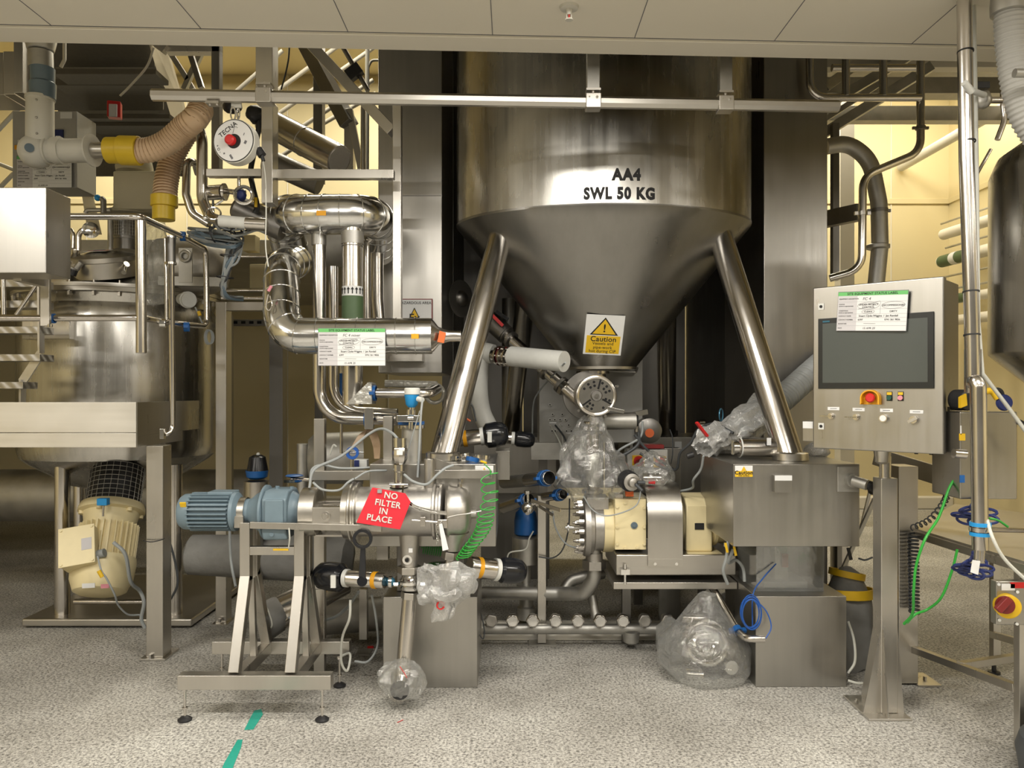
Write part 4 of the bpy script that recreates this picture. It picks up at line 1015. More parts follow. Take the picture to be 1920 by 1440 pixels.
# suction elbow and line to the left
t = thing('suction_line', 'dull steel pipe elbow dropping from the pump and running left past the blue valve', 'pipe')
part(MB().tube([V(1114, 1020, 4.45), V(1114, 1085, 4.45), V(1095, 1113, 4.5), V(1050, 1113, 4.6), V(905, 1112, 4.7)], S(13, 4.5), bend=.09, n=20), 'tube', 'galv', t)
part(MB().hexnut(V(1114, 1066, 4.45), V(1114, 1050, 4.45), S(22, 4.45)), 'union_nut', 'cast', t)
part(MB().cyl(V(1114, 1050, 4.45), V(1114, 1036, 4.45), S(16, 4.45)), 'collar', 'cast', t)
part(MB().tube(P3([(1050, 1120, 4.72), (1070, 1088, 4.75), (1100, 1080, 4.75), (1130, 1075, 4.8)]), S(11, 4.7), bend=.08), 'return_bend', 'galv', t)
part(MB().cyl(V(1110, 1118, 4.6), V(1118, 1160, 4.55), .028), 'drain_leg', 'galv', t)

# valve with blue head
def blue_valve(t, px, d, y_top, y_dome, y_body, y_stem, Rb, Rd, body='galv'):
    part(MB().lathe(V(px, y_dome, d), (0, 0, 1), [(0, S(Rd * .8, d)), (.01, S(Rd, d)), (S((y_dome - y_top) * .55, d), S(Rd, d)), (S((y_dome - y_top) * .85, d), S(Rd * .86, d)), (S(y_dome - y_top, d), S(Rd * .5, d))], 28), 'blue_head', 'blue', t, 'blue actuator head')
    part(MB().lathe(V(px, y_body, d), (0, 0, 1), [(0, S(Rb, d)), (S(y_body - y_dome - 4, d), S(Rb, d)), (S(y_body - y_dome, d), S(Rb * .8, d))], 32), 'body', body, t)
    if y_stem: part(MB().cyl(V(px, y_stem, d), V(px, y_body, d), S(9, d)), 'stem', 'galv', t)
t = thing('process_valve', 'upright valve with blue actuator head left of the pump', 'valve')
blue_valve(t, 986, 4.72, 953, 1003, 1055, 1095, 26, 22)
part(MB().lathe(V(987, 1160, 4.72), (0, 0, 1), [(0, S(17, 4.72)), (S(22, 4.7), S(17, 4.72)), (S(25, 4.7), S(13, 4.7)), (S(50, 4.7), S(13, 4.7)), (S(53, 4.7), S(18, 4.7)), (S(65, 4.7), S(18, 4.7)), (S(68, 4.7), S(9, 4.7))], 24), 'tee_body', 'galv', t)
cable([(1000, 996, 4.62), (992, 1010, 4.6), (985, 1030, 4.6), (955, 1037, 4.6), (950, 1060, 4.62)], 1.5, 'cable_white', 'white air line looping off the blue headed valve left of the pump')

# frame post and pipe ends
t = thing('frame_post', 'light steel frame post standing between the blue headed valve and the pump', 'post')
part(MB().pbox(1008, 930, 1024, 1206, 4.58, .05), 'column', 'steel', t, bev=.003)
part(MB().box(X(992, 4.6), X(1042, 4.6), 4.56, 4.68, .0, .008), 'base_plate', 'galv', t)
def open_pipe(label, p, q, R, clampmat='blue'):
    t = thing('open_pipe', label, 'pipe'); p = Vector(p); q = Vector(q); dr = (p - q).normalized(); a, b = axes_of(dr)
    mb = MB().lathe(q, dr, [(0, R), ((p - q).length, R), ((p - q).length + .002, R * .94), ((p - q).length - .06, R * .92)], 28, cap=False)
    part(mb, 'tube', 'tube', t)
    part(MB().cyl(p - dr * .06, p - dr * .055, R * .93), 'bore', 'hole', t)
    clamp(p - dr * .05, dr, R + .002, clampmat, t, .04)
    part(MB().cyl(q, q - dr * .35, R, n=24), 'tail', 'galv', t)
open_pipe('larger open pipe end with blue clamp between the hopper bag and left housing', V(1030, 896, 4.30), V(990, 900, 4.55), S(13, 4.3))
open_pipe('smaller open pipe end with blue clamp just left of the pump head', V(1056, 927, 4.40), V(1020, 932, 4.6), S(9, 4.4))
open_pipe('third pipe with blue clamp and long lever handles above the blue headed valve', V(992, 936, 4.40), V(945, 952, 4.75), S(11, 4.4))
t = thing('butterfly_valve', 'shiny small valve with two long steel lever handles above the blue actuator head', 'valve')
c = V(990, 952, 4.35)
part(MB().sphere(c, S(12, 4.35)), 'body', 'mirror', t)
part(MB().cyl(V(989, 957, 4.28), V(989, 963, 4.26), .012), 'spout', 'tube', t)
part(MB().beam(V(996, 938, 4.32), V(1051, 957, 4.2), .008, .018), 'lever', 'tube', t)
part(MB().beam(V(998, 941, 4.36), V(1037, 966, 4.25), .008, .014), 'lever', 'tube', t)
part(MB().cyl(V(990, 945, 4.4), V(989, 920, 4.4), .01).hexnut(V(989, 926, 4.4), V(989, 920, 4.4), .02), 'wing_nut', 'mirror', t)

# manifold with hex caps
t = thing('drain_manifold', 'low horizontal steel manifold pipe on the floor kerb below the pump', 'manifold')
zm = .115; ym = 4.52
part(MB().cyl((X(905, ym), ym, zm), (X(1242, ym), ym, zm), .030, n=20), 'header', 'galv', t)
part(MB().lathe((X(1183, ym), ym - .01, zm - .04), (0, 0, 1), [(-.045, .02), (-.03, .045), (.03, .05), (.04, .03)], 20), 'drain_bowl', 'galv', t)
gp = 'hexagonal caps along the low manifold'
nmz = ('leftmost dull', 'second from left', 'third from left', 'fourth from left', 'middle', 'sixth from left', 'seventh from left', 'rightmost bare', 'film covered far right')
for i, px in enumerate((921, 961, 999, 1042, 1084, 1126, 1169, 1210, 1253)):
    q = V(px, 1165, 4.42)
    e = thing('hex_cap', nmz[i] + ' hexagonal cap of the nine on the low manifold', 'cap', gp)
    part(MB().lathe(q + Vector((0, .03, 0)), (0, -1, 0), [(0, S(13, 4.42)), (.026, S(13, 4.42)), (.03, S(12, 4.42))], 6, up=Vector((0, 0, 1)) if i % 3 else Vector((.2, 0, 1))), 'cap', 'cast' if i in (0, 7, 8) else 'tube', e, bev=.002)
    part(MB().lathe(q, (0, -1, 0), [(0, S(10, 4.42)), (.003, S(9.2, 4.42)), (.001, S(2, 4.42))], 24), 'boss', 'mirror' if i not in (0, 7, 8) else 'cast', e)
    part(MB().tube([q + Vector((0, .03, 0)), (q.x, ym, q.z), (q.x, ym, zm)], .026, bend=.03, n=12), 'stub', 'galv', e)

# bagged fittings on the floor
t = thing('bagged_fittings', 'shiny pipe fittings inside the clear bag on the floor by the right pedestal box', 'fittings')
c = V(1320, 1208, 4.12)
part(MB().lathe(c + Vector((.0, -.02, .02)), (-.3, -1, .2), [(-.06, .05), (-.05, .115), (.0, .12), (.02, .09), (.05, .085)], 32), 'pump_casing', 'mirror', t)
part(MB().ring(c + Vector((0, -.06, .02)), (-.3, -1, .2), .10, .014), 'clamp_ring', 'mirror', t)
part(MB().ring(c + Vector((-.02, -.08, .03)), (.3, -1, .5), .055, .012), 'small_ring', 'mirror', t)
part(MB().tube([c + Vector((-.12, 0, .14)), c + Vector((.0, .02, .13)), c + Vector((.12, 0, .0))], .022, bend=.06), 'bent_tube', 'tube', t)
part(MB().cyl(c + Vector((-.12, -.08, -.13)), c + Vector((-.03, -.07, -.14)), .03), 'ferrule', 'mirror', t)
part(MB().cyl(c + Vector((.12, -.10, -.09)), c + Vector((.10, .02, -.10)), .036), 'ferrule', 'mirror', t)
t = thing('plastic_bag', 'big crumpled clear bag of fittings lying on the floor left of the right pedestal box', 'bag')
part(crumple(MB().lathe(V(1318, 1275, 4.1) , (0.05, 0.0, 1), [(0.005, .02), (.01, .19), (.08, .24), (.20, .235), (.30, .17), (.38, .09), (.46, .05)], 48).lathe(V(1318, 1275, 4.1), (0, 0, 1), [(0.01, .1), (.012, .0001)], 8), .035, 6, 4), 'film', 'film', t)
part(crumple(MB().lathe(V(1262, 1195, 4.25), (-.1, -.1, 1), [(-.12, .05), (-.05, .10), (.05, .09), (.12, .02)], 28), .02, 8, 6), 'loose_flap', 'film', t)
# ================================================================== FILTER UNIT ON ITS TROLLEY (left front)
t = thing('trolley_frame', 'pale steel A-frame trolley on levelling feet carrying the blue-grey motor and filter', 'frame')
fz0, fz1 = .150, .216
a, b = V(332, 0, 3.50).x, V(620, 0, 3.50).x
part(MB().box(a, b, 3.50, 3.56, fz0, fz1), 'front_beam', 'steel', t, bev=.003)
a, b = V(397, 0, 4.0).x, V(655, 0, 4.0).x
part(MB().box(a, b, 4.0, 4.06, .142, .208), 'rear_beam', 'steel', t, bev=.003)
XA = (-1.268, -1.010)
for x in XA:
    part(MB().box(x - .024, x + .024, 3.56, 4.0, .150, .208), 'side_beam', 'steel', t, bev=.003)
    part(MB().beam((x, 3.535, fz1), (x, 3.69, .625), .048, .048, Vector((0, 1, 0))), 'front_strut', 'steel', t, bev=.003)
    part(MB().beam((x, 4.0, .208), (x, 3.80, .625), .048, .048, Vector((0, 1, 0))), 'rear_strut', 'steel', t, bev=.003)
    part(MB().beam((x, 3.80, .20), (x, 3.765, .60), .030, .030, Vector((0, 1, 0))), 'inner_strut', 'steel', t, bev=.003)
    part(MB().box(x - .024, x + .024, 3.665, 3.715, .60, .88), 'upright', 'steel', t, bev=.003)
    part(MB().box(x - .024, x + .024, 3.775, 3.825, .60, .86), 'upright', 'steel', t, bev=.003)
x0, x1 = XA
part(MB().box(x0, x1, 3.67, 3.71, .725, .765), 'cross_beam', 'steel', t, bev=.003)
part(MB().box(V(523, 0, 3.66).x - .03, V(540, 0, 3.66).x, 3.666, 3.669, .748, .757), 'yellow_strip', 'yellow', t)
part(MB().beam(V(470, 982, 3.62), V(570, 986, 3.62), .03, .03).v and MB().beam(V(470, 984, 3.62), V(716, 990, 3.62), .03, .032), 'top_rail', 'steel', t, bev=.003)
for (px, py, d) in ((345, 1355, 3.52), (603, 1357, 3.52), (636, 1288, 3.93), (415, 1285, 4.03)):
    x = (px - 960) / F * d
    f = part(MB().lathe((x, d + .01, 0), (0, 0, 1), [(0, .030), (.008, .032), (.016, .022), (.022, .010)], 24), 'levelling_foot', 'black_rubber', t)
    part(MB().cyl((x, d + .01, .02), (x, d + .01, .152), .006).hexnut((x, d + .01, .14), (x, d + .01, .15), .014).cyl((x, d + .01, .055), (x, d + .01, .062), .012), 'foot_screw', 'tube', f)

d = 3.75; k = d / F; zc = 1.5 - (959 - 735) * k
X = lambda px: (px - 960) * k
Z = lambda py: 1.5 - (py - 735) * k
t = thing('gear_motor', 'blue-grey finned electric motor with gearbox driving the filter at left front', 'motor')
part(MB().lathe((X(340), d, zc), (1, 0, 0), [(0, 22 * k), (2 * k, 29 * k), (8 * k, 33 * k), (24 * k, 34 * k)], 36), 'fan_cover', 'blue_grey', t)
part(MB().obox(Vector((X(357), d - .083, zc + .045)), Vector((1, 0, 0)), Vector((0, .86, .5)), Vector((0, -.5, .86)), .014, .004, .012), 'yellow_sticker', 'yellow', t)
body = part(MB().cyl((X(362), d, zc), (X(438), d, zc), 29 * k, n=36), 'motor_body', 'blue_grey', t)
for i in range(26):
    a = 2 * PI * i / 26
    u = Vector((0, math.cos(a), math.sin(a)))
    part(MB().obox(Vector((X(399), d, zc)) + u * 32 * k, Vector((1, 0, 0)), u, Vector((1, 0, 0)).cross(u), 37 * k, 4.2 * k, 1.1 * k), 'cooling_fin', 'blue_grey', body)
part(MB().box(X(392), X(440), d - .03, d + .07, zc + 26 * k, zc + 38 * k), 'terminal_box', 'blue_grey', t, bev=.006)
part(MB().lathe((X(436), d, zc), (1, 0, 0), [(0, 30 * k), (4 * k, 37 * k), (10 * k, 36 * k), (18 * k, 24 * k)], 36), 'end_flange', 'blue_grey', t)
part(MB().band((X(457), d, zc), (1, 0, 0), 27 * k, 14 * k, .004, 36), 'support_strap', 'steel', t)
part(MB().box(X(449), X(466), d - .075, d - .04, Z(985), zc - 4 * k), 'strap_bracket', 'steel', t, bev=.002)
part(MB().cyl((X(446), d, zc), (X(472), d, zc), 24 * k, n=32), 'neck', 'blue_grey', t)
part(MB().lathe((X(468), d, zc), (1, 0, 0), [(0, 23 * k), (6 * k, 26 * k), (14 * k, 33 * k), (26 * k, 40 * k), (30 * k, 50 * k), (34 * k, 50 * k), (38 * k, 42 * k)], 36), 'bell_housing', 'blue_grey', t)
gb = part(MB().prism([(X(504), d - .10, Z(1006)), (X(504), d - .12, Z(990)), (X(504), d - .12, Z(930)), (X(504), d - .07, Z(916)), (X(504), d + .07, Z(916)), (X(504), d + .12, Z(930)), (X(504), d + .12, Z(1006))], (46 * k, 0, 0)), 'gear_housing', 'blue_grey', t, bev=.012)
part(MB().box(X(512), X(546), d - .135, d - .115, Z(985), Z(930)), 'cover_rib', 'blue_grey', gb, bev=.006)
part(MB().lathe((X(548), d, zc + 2 * k), (1, 0, 0), [(0, 38 * k), (6 * k, 34 * k), (12 * k, 30 * k), (22 * k, 30 * k)], 36), 'output_flange', 'blue_grey', t)
for (px, py) in ((493, 921), (547, 914), (520, 913)): part(MB().hexnut(V(px, py + 4, d), V(px, py - 2, d), .010), 'bolt', 'blue_grey', t)
c = V(509, 1002, d - .12); part(MB().cyl(c + Vector((0, .03, 0)), c, .010).cyl(c, c + Vector((0, -.001, 0)), .004), 'drain_plug', 'blue_grey', t)

t = thing('inline_filter', 'horizontal stainless filter housing with domed end, lantern and clamps at left front', 'filter')
part(MB().lathe((X(568), d, zc), (1, 0, 0), [(0, 42 * k), (2 * k, 45 * k), (29 * k, 45 * k), (31 * k, 41 * k)], 44), 'coupling_ring', 'steel', t)
part(MB().box(X(596), X(648), d - 44 * k, d - 40 * k, zc - 22 * k, zc + 14 * k), 'lantern_plate', 'steel', t, bev=.002)
part(MB().box(X(596), X(648), d + 40 * k, d + 44 * k, zc - 22 * k, zc + 14 * k), 'lantern_plate', 'steel', t, bev=.002)
part(MB().box(X(596), X(648), d - 20 * k, d + 20 * k, zc - 44 * k, zc - 40 * k), 'lantern_base', 'steel', t, bev=.002)
part(MB().cyl((X(596), d, zc), (X(650), d, zc), 14 * k), 'drive_shaft', 'tube', t)
part(MB().lathe((X(621), d - 44 * k, zc - 2 * k), (0, -1, 0), [(0, 9 * k), (3 * k, 9 * k), (3.2 * k, 6 * k), (5 * k, 5 * k)], 24), 'bearing_boss', 'steel', t)
part(MB().lathe((X(645), d, zc), (1, 0, 0), [(0, 40 * k), (3 * k, 50 * k), (14 * k, 52 * k), (16 * k, 56 * k), (19 * k, 56 * k), (21 * k, 51 * k), (24 * k, 51 * k), (26 * k, 55 * k), (29 * k, 55 * k), (31 * k, 46 * k)], 48), 'inlet_flange', 'steel', t)
bd = part(MB().lathe((X(672), d, zc), (1, 0, 0), [(0, 46 * k), (140 * k, 46 * k), (142 * k, 52 * k), (146 * k, 52 * k), (148 * k, 47 * k), (152 * k, 47 * k), (154 * k, 52 * k), (158 * k, 52 * k), (160 * k, 46 * k)], 48), 'filter_body', 'cast', t)
part(MB().lathe((X(838), d, zc), (1, 0, 0), [(0, 47 * k), (4 * k, 51 * k), (10 * k, 47 * k), (26 * k, 46 * k), (36 * k, 42 * k), (42 * k, 34 * k), (45 * k, 20 * k), (46 * k, .001)], 48), 'end_cap', 'cast', t, 'domed end cap')
part(MB().cyl((X(880), d, zc - 5 * k), (X(893), d, zc - 5 * k), 8 * k), 'end_spigot', 'cast', t)
part(MB().lathe((X(768), d, Z(1062)), (0, 0, 1), [(0, 14 * k), (4 * k, 16 * k), (40 * k, 18 * k), (62 * k, 20 * k)], 32), 'outlet_neck', 'cast', t)
c = Vector((X(766), d - 17 * k, Z(1046)))
part(MB().lathe(c + Vector((0, .01, 0)), (0, -1, 0), [(0, 9 * k), (5 * k, 9 * k), (5 * k, 5 * k), (2 * k, 5 * k)], 24).cyl(c + Vector((0, -.002, 0)), c + Vector((0, -.004, 0)), 3 * k), 'sample_port', 'mirror', t)
part(MB().cyl(c + Vector((0, -.0045, 0)), c + Vector((0, -.014, 0)), 3.2 * k), 'port_hole', 'hole', t)
part(MB().box(X(769), X(776), d - 20 * k, d - 18 * k, Z(1032), Z(1024)), 'small_sticker', 'paper', t)
part(MB().lathe((X(850), d, Z(1032)), (0, 0, 1), [(0, 15 * k), (10 * k, 17 * k), (26 * k, 24 * k), (34 * k, 30 * k)], 32), 'cap_outlet', 'cast', t)
# hand clamp closing the filter and its strap
q = part(MB().tube(spl([Vector((X(760), d - .08, Z(908))), Vector((X(764), d - .13, Z(925))), Vector((X(785), d - .155, Z(940))), Vector((X(815), d - .155, Z(950))), Vector((X(842), d - .145, Z(955)))]), .004, n=6), 'strap_edge', 'mirror', t)
vs = spl([Vector((X(757), d - .07, Z(905))), Vector((X(762), d - .13, Z(925))), Vector((X(785), d - .157, Z(944))), Vector((X(815), d - .157, Z(953))), Vector((X(842), d - .147, Z(957)))])
mb = MB(); n_ = len(vs)
mb.add(vs + [v + Vector((0, 0, .018)) for v in vs] + [v + Vector((0, .003, 0)) for v in vs] + [v + Vector((0, .003, .018)) for v in vs], [f for i in range(n_ - 1) for f in ((i, i + 1, n_ + i + 1, n_ + i), (2 * n_ + i, 3 * n_ + i, 3 * n_ + i + 1, 2 * n_ + i + 1), (n_ + i, n_ + i + 1, 3 * n_ + i + 1, 3 * n_ + i))])
part(mb, 'clamp_strap', 'mirror', t)
cl = part(MB().box(X(795), X(804), d - .155, d - .135, Z(977), Z(960)), 'clamp_lug', 'tube', t, bev=.002)
part(MB().cyl((X(780), d - .145, Z(966)), (X(828), d - .145, Z(970)), .006), 'clamp_screw', 'mirror', cl)
part(MB().box(X(826), X(844), d - .16, d - .135, Z(980), Z(964)), 'clamp_nut_block', 'tube', t, bev=.004)
part(MB().tube(spl([(X(844), d - .15, Z(961)), (X(862), d - .16, Z(956)), (X(880), d - .17, Z(953)), (X(905), d - .17, Z(948))]), .0035, n=8), 'clamp_handle', 'cast', t)

t = thing('filter_notice', 'red plastic sign reading NO FILTER IN PLACE hung on the filter housing', 'sign')
Or = V(711, 953, 3.575); Xs = (V(750, 993, 3.575) - V(668, 980, 3.575)).normalized(); Ys = Vector((-Xs.z, 0, Xs.x)); 
def q2(px, py): return V(px, py, 3.578)
poly = [q2(668, 980), q2(750, 993), q2(770, 941), q2(760, 925), q2(698, 914)]
part(MB().prism(poly, (0, .004, 0)), 'board', 'sign_red', t, bev=.001)
Yr = (q2(698, 914) - q2(668, 980)).normalized()
for s_, px, py, sz in (('NO', 733, 930, .044), ('FILTER', 727, 945, .044), ('IN', 719, 959, .044), ('PLACE', 711, 973, .044)):
    M_ = plane_m(V(px, py, 3.575), Xs, Vector((0, 0, 1)))
    b_ = text_mb(s_, sz * .92, M_, bold=.0008)
    b_.v = [v + Xs * ((v - V(px, py, 3.575)).z * .18) for v in b_.v]
    part(b_, 'lettering', 'white_plastic', t)
part(MB().box(V(710, 0, 3.57).x - .006, V(710, 0, 3.57).x + .014, 3.57, 3.60, Z(913) - .006, Z(909)), 'tie', 'cable_grey', t)
e = thing('luggage_tag', 'narrow white paper tag hanging from the filter clamp', 'tag')
part(MB().prism([V(823, 983, 3.58), V(829, 981, 3.58), V(841, 1030, 3.575), V(830, 1033, 3.575)], (0, .001, 0)), 'card', 'paper', e)
part(MB().tube([V(824, 983, 3.58), V(830, 974, 3.59)], .0012, n=6), 'string', 'cable_white', e)
e = thing('key_chain', 'short small-link chain hanging beside the white tag on the filter', 'chain')
for i in range(9): part(MB().ring(V(819 + (i % 2), 985 + 4.3 * i, 3.59), (1, i % 2, 0), .005, .0012, 12, 6, 1, 1.5), 'link', 'mirror', e)

# top fittings
t = thing('pressure_sensor', 'stubby steel pressure transmitter standing on top of the filter housing', 'sensor')
part(MB().lathe((X(748), d, Z(913)), (0, 0, 1), [(0, 17 * k), (5 * k, 17 * k), (6 * k, 9 * k), (28 * k, 9 * k), (30 * k, 11 * k), (42 * k, 11 * k)], 28), 'stem', 'tube', t)
part(MB().lathe((X(750), d, Z(858)), (0, 0, 1), [(-12 * k, 9 * k), (-4 * k, 13 * k), (0, 14 * k), (16 * k, 14 * k), (20 * k, 12 * k)], 8), 'hex_body', 'tube', t)
part(MB().cyl((X(750), d, Z(838)), (X(750), d, Z(821)), 13 * k, n=24), 'cap', 'mirror', t)
part(MB().box(X(746), X(757), d - 15 * k, d - 13.5 * k, Z(852), Z(843)), 'sticker', 'paper', t)
part(MB().cyl((X(732), d - .02, Z(908)), (X(766), d - .02, Z(908)), .010), 'clamp_bolt', 'mirror', t)
t = thing('riser_stub', 'smooth capped steel stub pipe standing on the filter right of the sensor', 'pipe')
part(MB().cyl((X(805), d, Z(920)), (X(805), d, Z(860)), 10 * k, n=24), 'tube', 'cast', t, bev=.003)
part(MB().hexnut((X(804), d, Z(860)), (X(804), d, Z(849)), 5 * k), 'hex_plug', 'tube', t)
t = thing('channel_bracket', 'steel channel arm with gusset from the stub pipe to the right housing edge', 'bracket')
part(MB().box(X(808), X(922), 3.765, 3.795, Z(898), Z(882)), 'arm', 'steel', t, bev=.002)
part(MB().prism([(X(812), 3.78, Z(881)), (X(866), 3.78, Z(881)), (X(866), 3.78, Z(877)), (X(852), 3.78, Z(873)), (X(812), 3.78, Z(860))], (0, .006, 0)), 'gusset', 'steel', t)
c = Vector((X(919), 3.765, Z(893))); part(MB().cyl(c, c + Vector((0, -.005, 0)), .006), 'rivet', 'mirror', t)
t = thing('relief_valve', 'little steel relief valve with nut on the filter end cap', 'valve')
part(MB().cyl((X(861), d, Z(935)), (X(861), d, Z(915)), 5 * k).hexnut((X(862), d, Z(915)), (X(862), d, Z(908)), 4 * k), 'body', 'tube', t)
part(MB().cyl((X(862), d, Z(912)), (X(863), d, Z(898)), 2.4 * k).hexnut((X(863), d, Z(904)), (X(863), d, Z(898)), 4.4 * k), 'stem', 'mirror', t)

# outlet stack
t = thing('drain_pipe', 'long straight steel drain pipe with hex unions below the filter', 'pipe')
part(MB().hexnut((X(768), d, Z(1074)), (X(768), d, Z(1061)), 23 * k), 'upper_union', 'steel', t, bev=.002)
part(MB().lathe((X(770), d, Z(1107)), (0, 0, 1), [(0, 14 * k), (3 * k, 20 * k), (8 * k, 22 * k), (10 * k, 18 * k), (14 * k, 24 * k), (19 * k, 24 * k), (22 * k, 19 * k), (28 * k, 16 * k), (34 * k, 12 * k)], 32), 'clamp_joint', 'mirror', t)
part(MB().hexnut((X(768), d, Z(1122)), (X(769), d, Z(1109)), 17 * k), 'lower_union', 'steel', t, bev=.002)
part(MB().tube([(X(768), d, Z(1115)), (X(757), d - .04, Z(1262)), (X(752), d - .13, Z(1290))], 13.5 * k, bend=.05, n=24), 'tube', 'tube', t)
part(MB().cyl((X(752), d - .13, Z(1290)), (X(751.5), d - .145, Z(1291)), 17 * k, n=28).v and MB().lathe(V(750, 1293, 3.60), (0, -1, .05), [(0, 15 * k), (.004, 17 * k), (.012, 17 * k)], 28), 'black_cap', 'black_rubber', t, 'black end cap')
part(MB().sphere((X(733), d - .01, Z(1090)), 9 * k), 'glass_ball', 'sight_blue', t)
part(MB().band((X(733), d - .01, Z(1090)), (1, 0, 0), 11 * k, 6 * k, .004), 'ball_cage', 'mirror', t)
for px in (746, 796): part(MB().hexnut((X(px) - .01, d - .06, Z(1090)), (X(px) + .01, d - .06, Z(1090)), .010), 'clamp_nut', 'mirror', t)
t = thing('plastic_bag', 'clear plastic bag tied over the low end of the drain pipe near the floor', 'bag')
part(bag_mb([V(760, 1238, 3.70), V(755, 1258, 3.68), V(750, 1285, 3.64), V(744, 1310, 3.60)], [.040, .085, .105, .095, .03], .014, 13, 5, flat=1.0), 'film', 'film', t)
part(MB().tube([V(750, 1250, 3.55), V(758, 1262, 3.53), V(763, 1271, 3.53)], .0018, n=6), 'red_tie', 'red', t)
solo(MB().tube([(V(752, 1316, 3.62).x, 3.50, .004), (V(760, 1323, 3.6).x, 3.53, .004)], .0016, n=6), 'cable_tie', 'red', 'thin red tie end on the floor right below the bagged drain pipe', 'tie')
t = thing('ring_spanner', 'black ring spanner hanging upright in front of the booted valve', 'spanner')
sp = V(680, 1010, 3.60)
part(MB().band(sp, (0, 1, 0), .046, .02, .014, 30), 'ring_head', 'black_gloss', t, bev=.002)
part(MB().prism([sp + Vector((-.011, 0, -.042)), sp + Vector((.011, 0, -.042)), V(686, 1088, 3.6), V(672, 1088, 3.6)], (0, .012, 0)), 'handle', 'black_gloss', t, bev=.003)
part(MB().cyl(V(679, 1090, 3.595), V(679, 1090, 3.63), .024, n=28), 'end_boss', 'black_gloss', t)
# second outlet with its bag
t = thing('outlet_joint', 'hex union and flat flange under the filter end cap above the crumpled bag', 'joint')
part(MB().hexnut((X(843), d, Z(1048)), (X(845), d, Z(1034)), 16 * k), 'union_nut', 'steel', t, bev=.002)
part(MB().cyl((X(842), d, Z(1062)), (X(842), d, Z(1048)), 8 * k), 'neck', 'tube', t)
part(MB().lathe((X(836), d - .01, Z(1064)), (.12, 0, 1), [(0, 28 * k), (2 * k, 34 * k), (4 * k, 34 * k), (6 * k, 26 * k)], 36), 'flange', 'tube', t)
t = thing('plastic_bag', 'crumpled clear bag with red tie bunched under the filter end cap', 'bag')
part(bag_mb([V(840, 1056, 3.72), V(838, 1080, 3.71), V(835, 1105, 3.70), V(832, 1130, 3.69), V(828, 1158, 3.69)], [.09, .125, .10, .12, .055, .04], .035, 11, 9, flat=.8), 'film', 'film_milky', t)
part(crumple(MB().sphere(V(870, 1095, 3.68), .065, .9, 20, 12), .02, 14, 3), 'loose_fold', 'film_milky', t)
part(crumple(MB().sphere(V(800, 1122, 3.68), .045, .6, 20, 12), .02, 14, 8), 'loose_fold', 'film_milky', t)
part(MB().band(V(826, 1135, 3.64), (.3, -1, .2), .020, .014, .006), 'red_tie', 'red', t)
solo(MB().obox(Vector((V(693, 1215, 4.5).x, 4.53, .006)), Vector((1, .1, 0)).normalized(), Vector((-.1, 1, 0)).normalized(), Vector((0, 0, 1)), .018, .008, .005), 'tie_scrap', 'red', 'little red plastic scrap on the floor behind the trolley', 'scrap')

# green spring hose
t = thing('spring_hose', 'bright green coiled air hose hanging in front of the left housing', 'hose')
pts = []
ctrl = spl([V(908, 870, 3.70), V(920, 884, 3.70), V(914, 905, 3.70), V(920, 930, 3.70), V(912, 960, 3.70), V(908, 985, 3.70), V(898, 1005, 3.70), V(880, 1028, 3.70), V(868, 1045, 3.70)], 24)
n_ = len(ctrl)
for i, p in enumerate(ctrl):
    f = i / n_
    if f < .16: pts.append(p); continue
    g = (f - .16) / .84
    ph = 2 * PI * (7 * g + 14 * g * g * .7); R = .030 + .006 * math.sin(g * 3)
    pts.append(p + Vector((math.cos(ph) * R * 1.1, math.sin(ph) * R * .6, math.sin(ph + .6) * R * .35)))
# resample denser
pts2 = spl(pts, 3)
part(MB().tube(pts2, .0030, n=6), 'coil', 'cable_green', t)
part(MB().cyl(V(902, 865, 3.72), V(912, 868, 3.70), .005), 'end_fitting', 'yellow', t)
solo(coil(V(792, 1026, 3.86), V(828, 1032, 3.86), .030, .0030, 9), 'spring_hose', 'cable_green', 'short bundle of dark green coils behind the white tag under the filter', 'hose')

# pipework frame just behind
t = thing('pipe_support', 'light steel frame of two uprights and a cross channel behind the filter', 'frame')
dd = 4.05
part(MB().pbox(588, 785, 608, 1105, dd, .05), 'upright', 'steel', t, bev=.003)
part(MB().pbox(718, 780, 736, 905, dd, .05), 'upright', 'steel', t, bev=.003)
part(MB().pbox(582, 883, 732, 901, dd - .05, .045), 'cross_channel', 'steel', t, bev=.003)
part(MB().pbox(706, 990, 728, 1050, dd, .05), 'upright', 'steel', t, bev=.003)
part(MB().pbox(673, 1105, 688, 1200, 4.42, .05), 'upright', 'steel', t, bev=.003)
part(MB().box(V(668, 0, 4.42).x, V(694, 0, 4.42).x, 4.40, 4.50, 0, .008), 'base_plate', 'galv', t)
x_ = V(598, 0, dd).x
part(MB().box(x_ - .028, x_ + .028, dd, dd + .05, 0, V(0, 1105, dd).z), 'upright', 'steel', t, bev=.003)
t = thing('sensor_head', 'round white and blue transmitter head standing over the pipe loop at centre left', 'sensor')
part(MB().lathe(V(773, 740, 3.92), (0, 0, 1), [(0, S(13, 3.9)), (.002, S(15, 3.9)), (S(11, 3.9), S(15, 3.9)), (S(13, 3.9), S(13, 3.9))], 28), 'lid', 'white_plastic', t)
part(MB().lathe(V(772, 764, 3.92), (0, 0, 1), [(0, S(6, 3.9)), (S(5, 3.9), S(11, 3.9)), (S(24, 3.9), S(14, 3.9))], 28), 'housing', 'bright_blue', t, 'bright blue housing')
part(MB().cyl(V(784, 748, 3.88), V(792, 750, 3.86), .014), 'gland', 'white_plastic', t)
part(MB().cyl(V(770, 805, 3.92), V(772, 762, 3.92), S(5, 3.9)).cyl(V(770, 785, 3.92), V(771, 768, 3.92), S(8, 3.9)), 'stem', 'mirror', t)
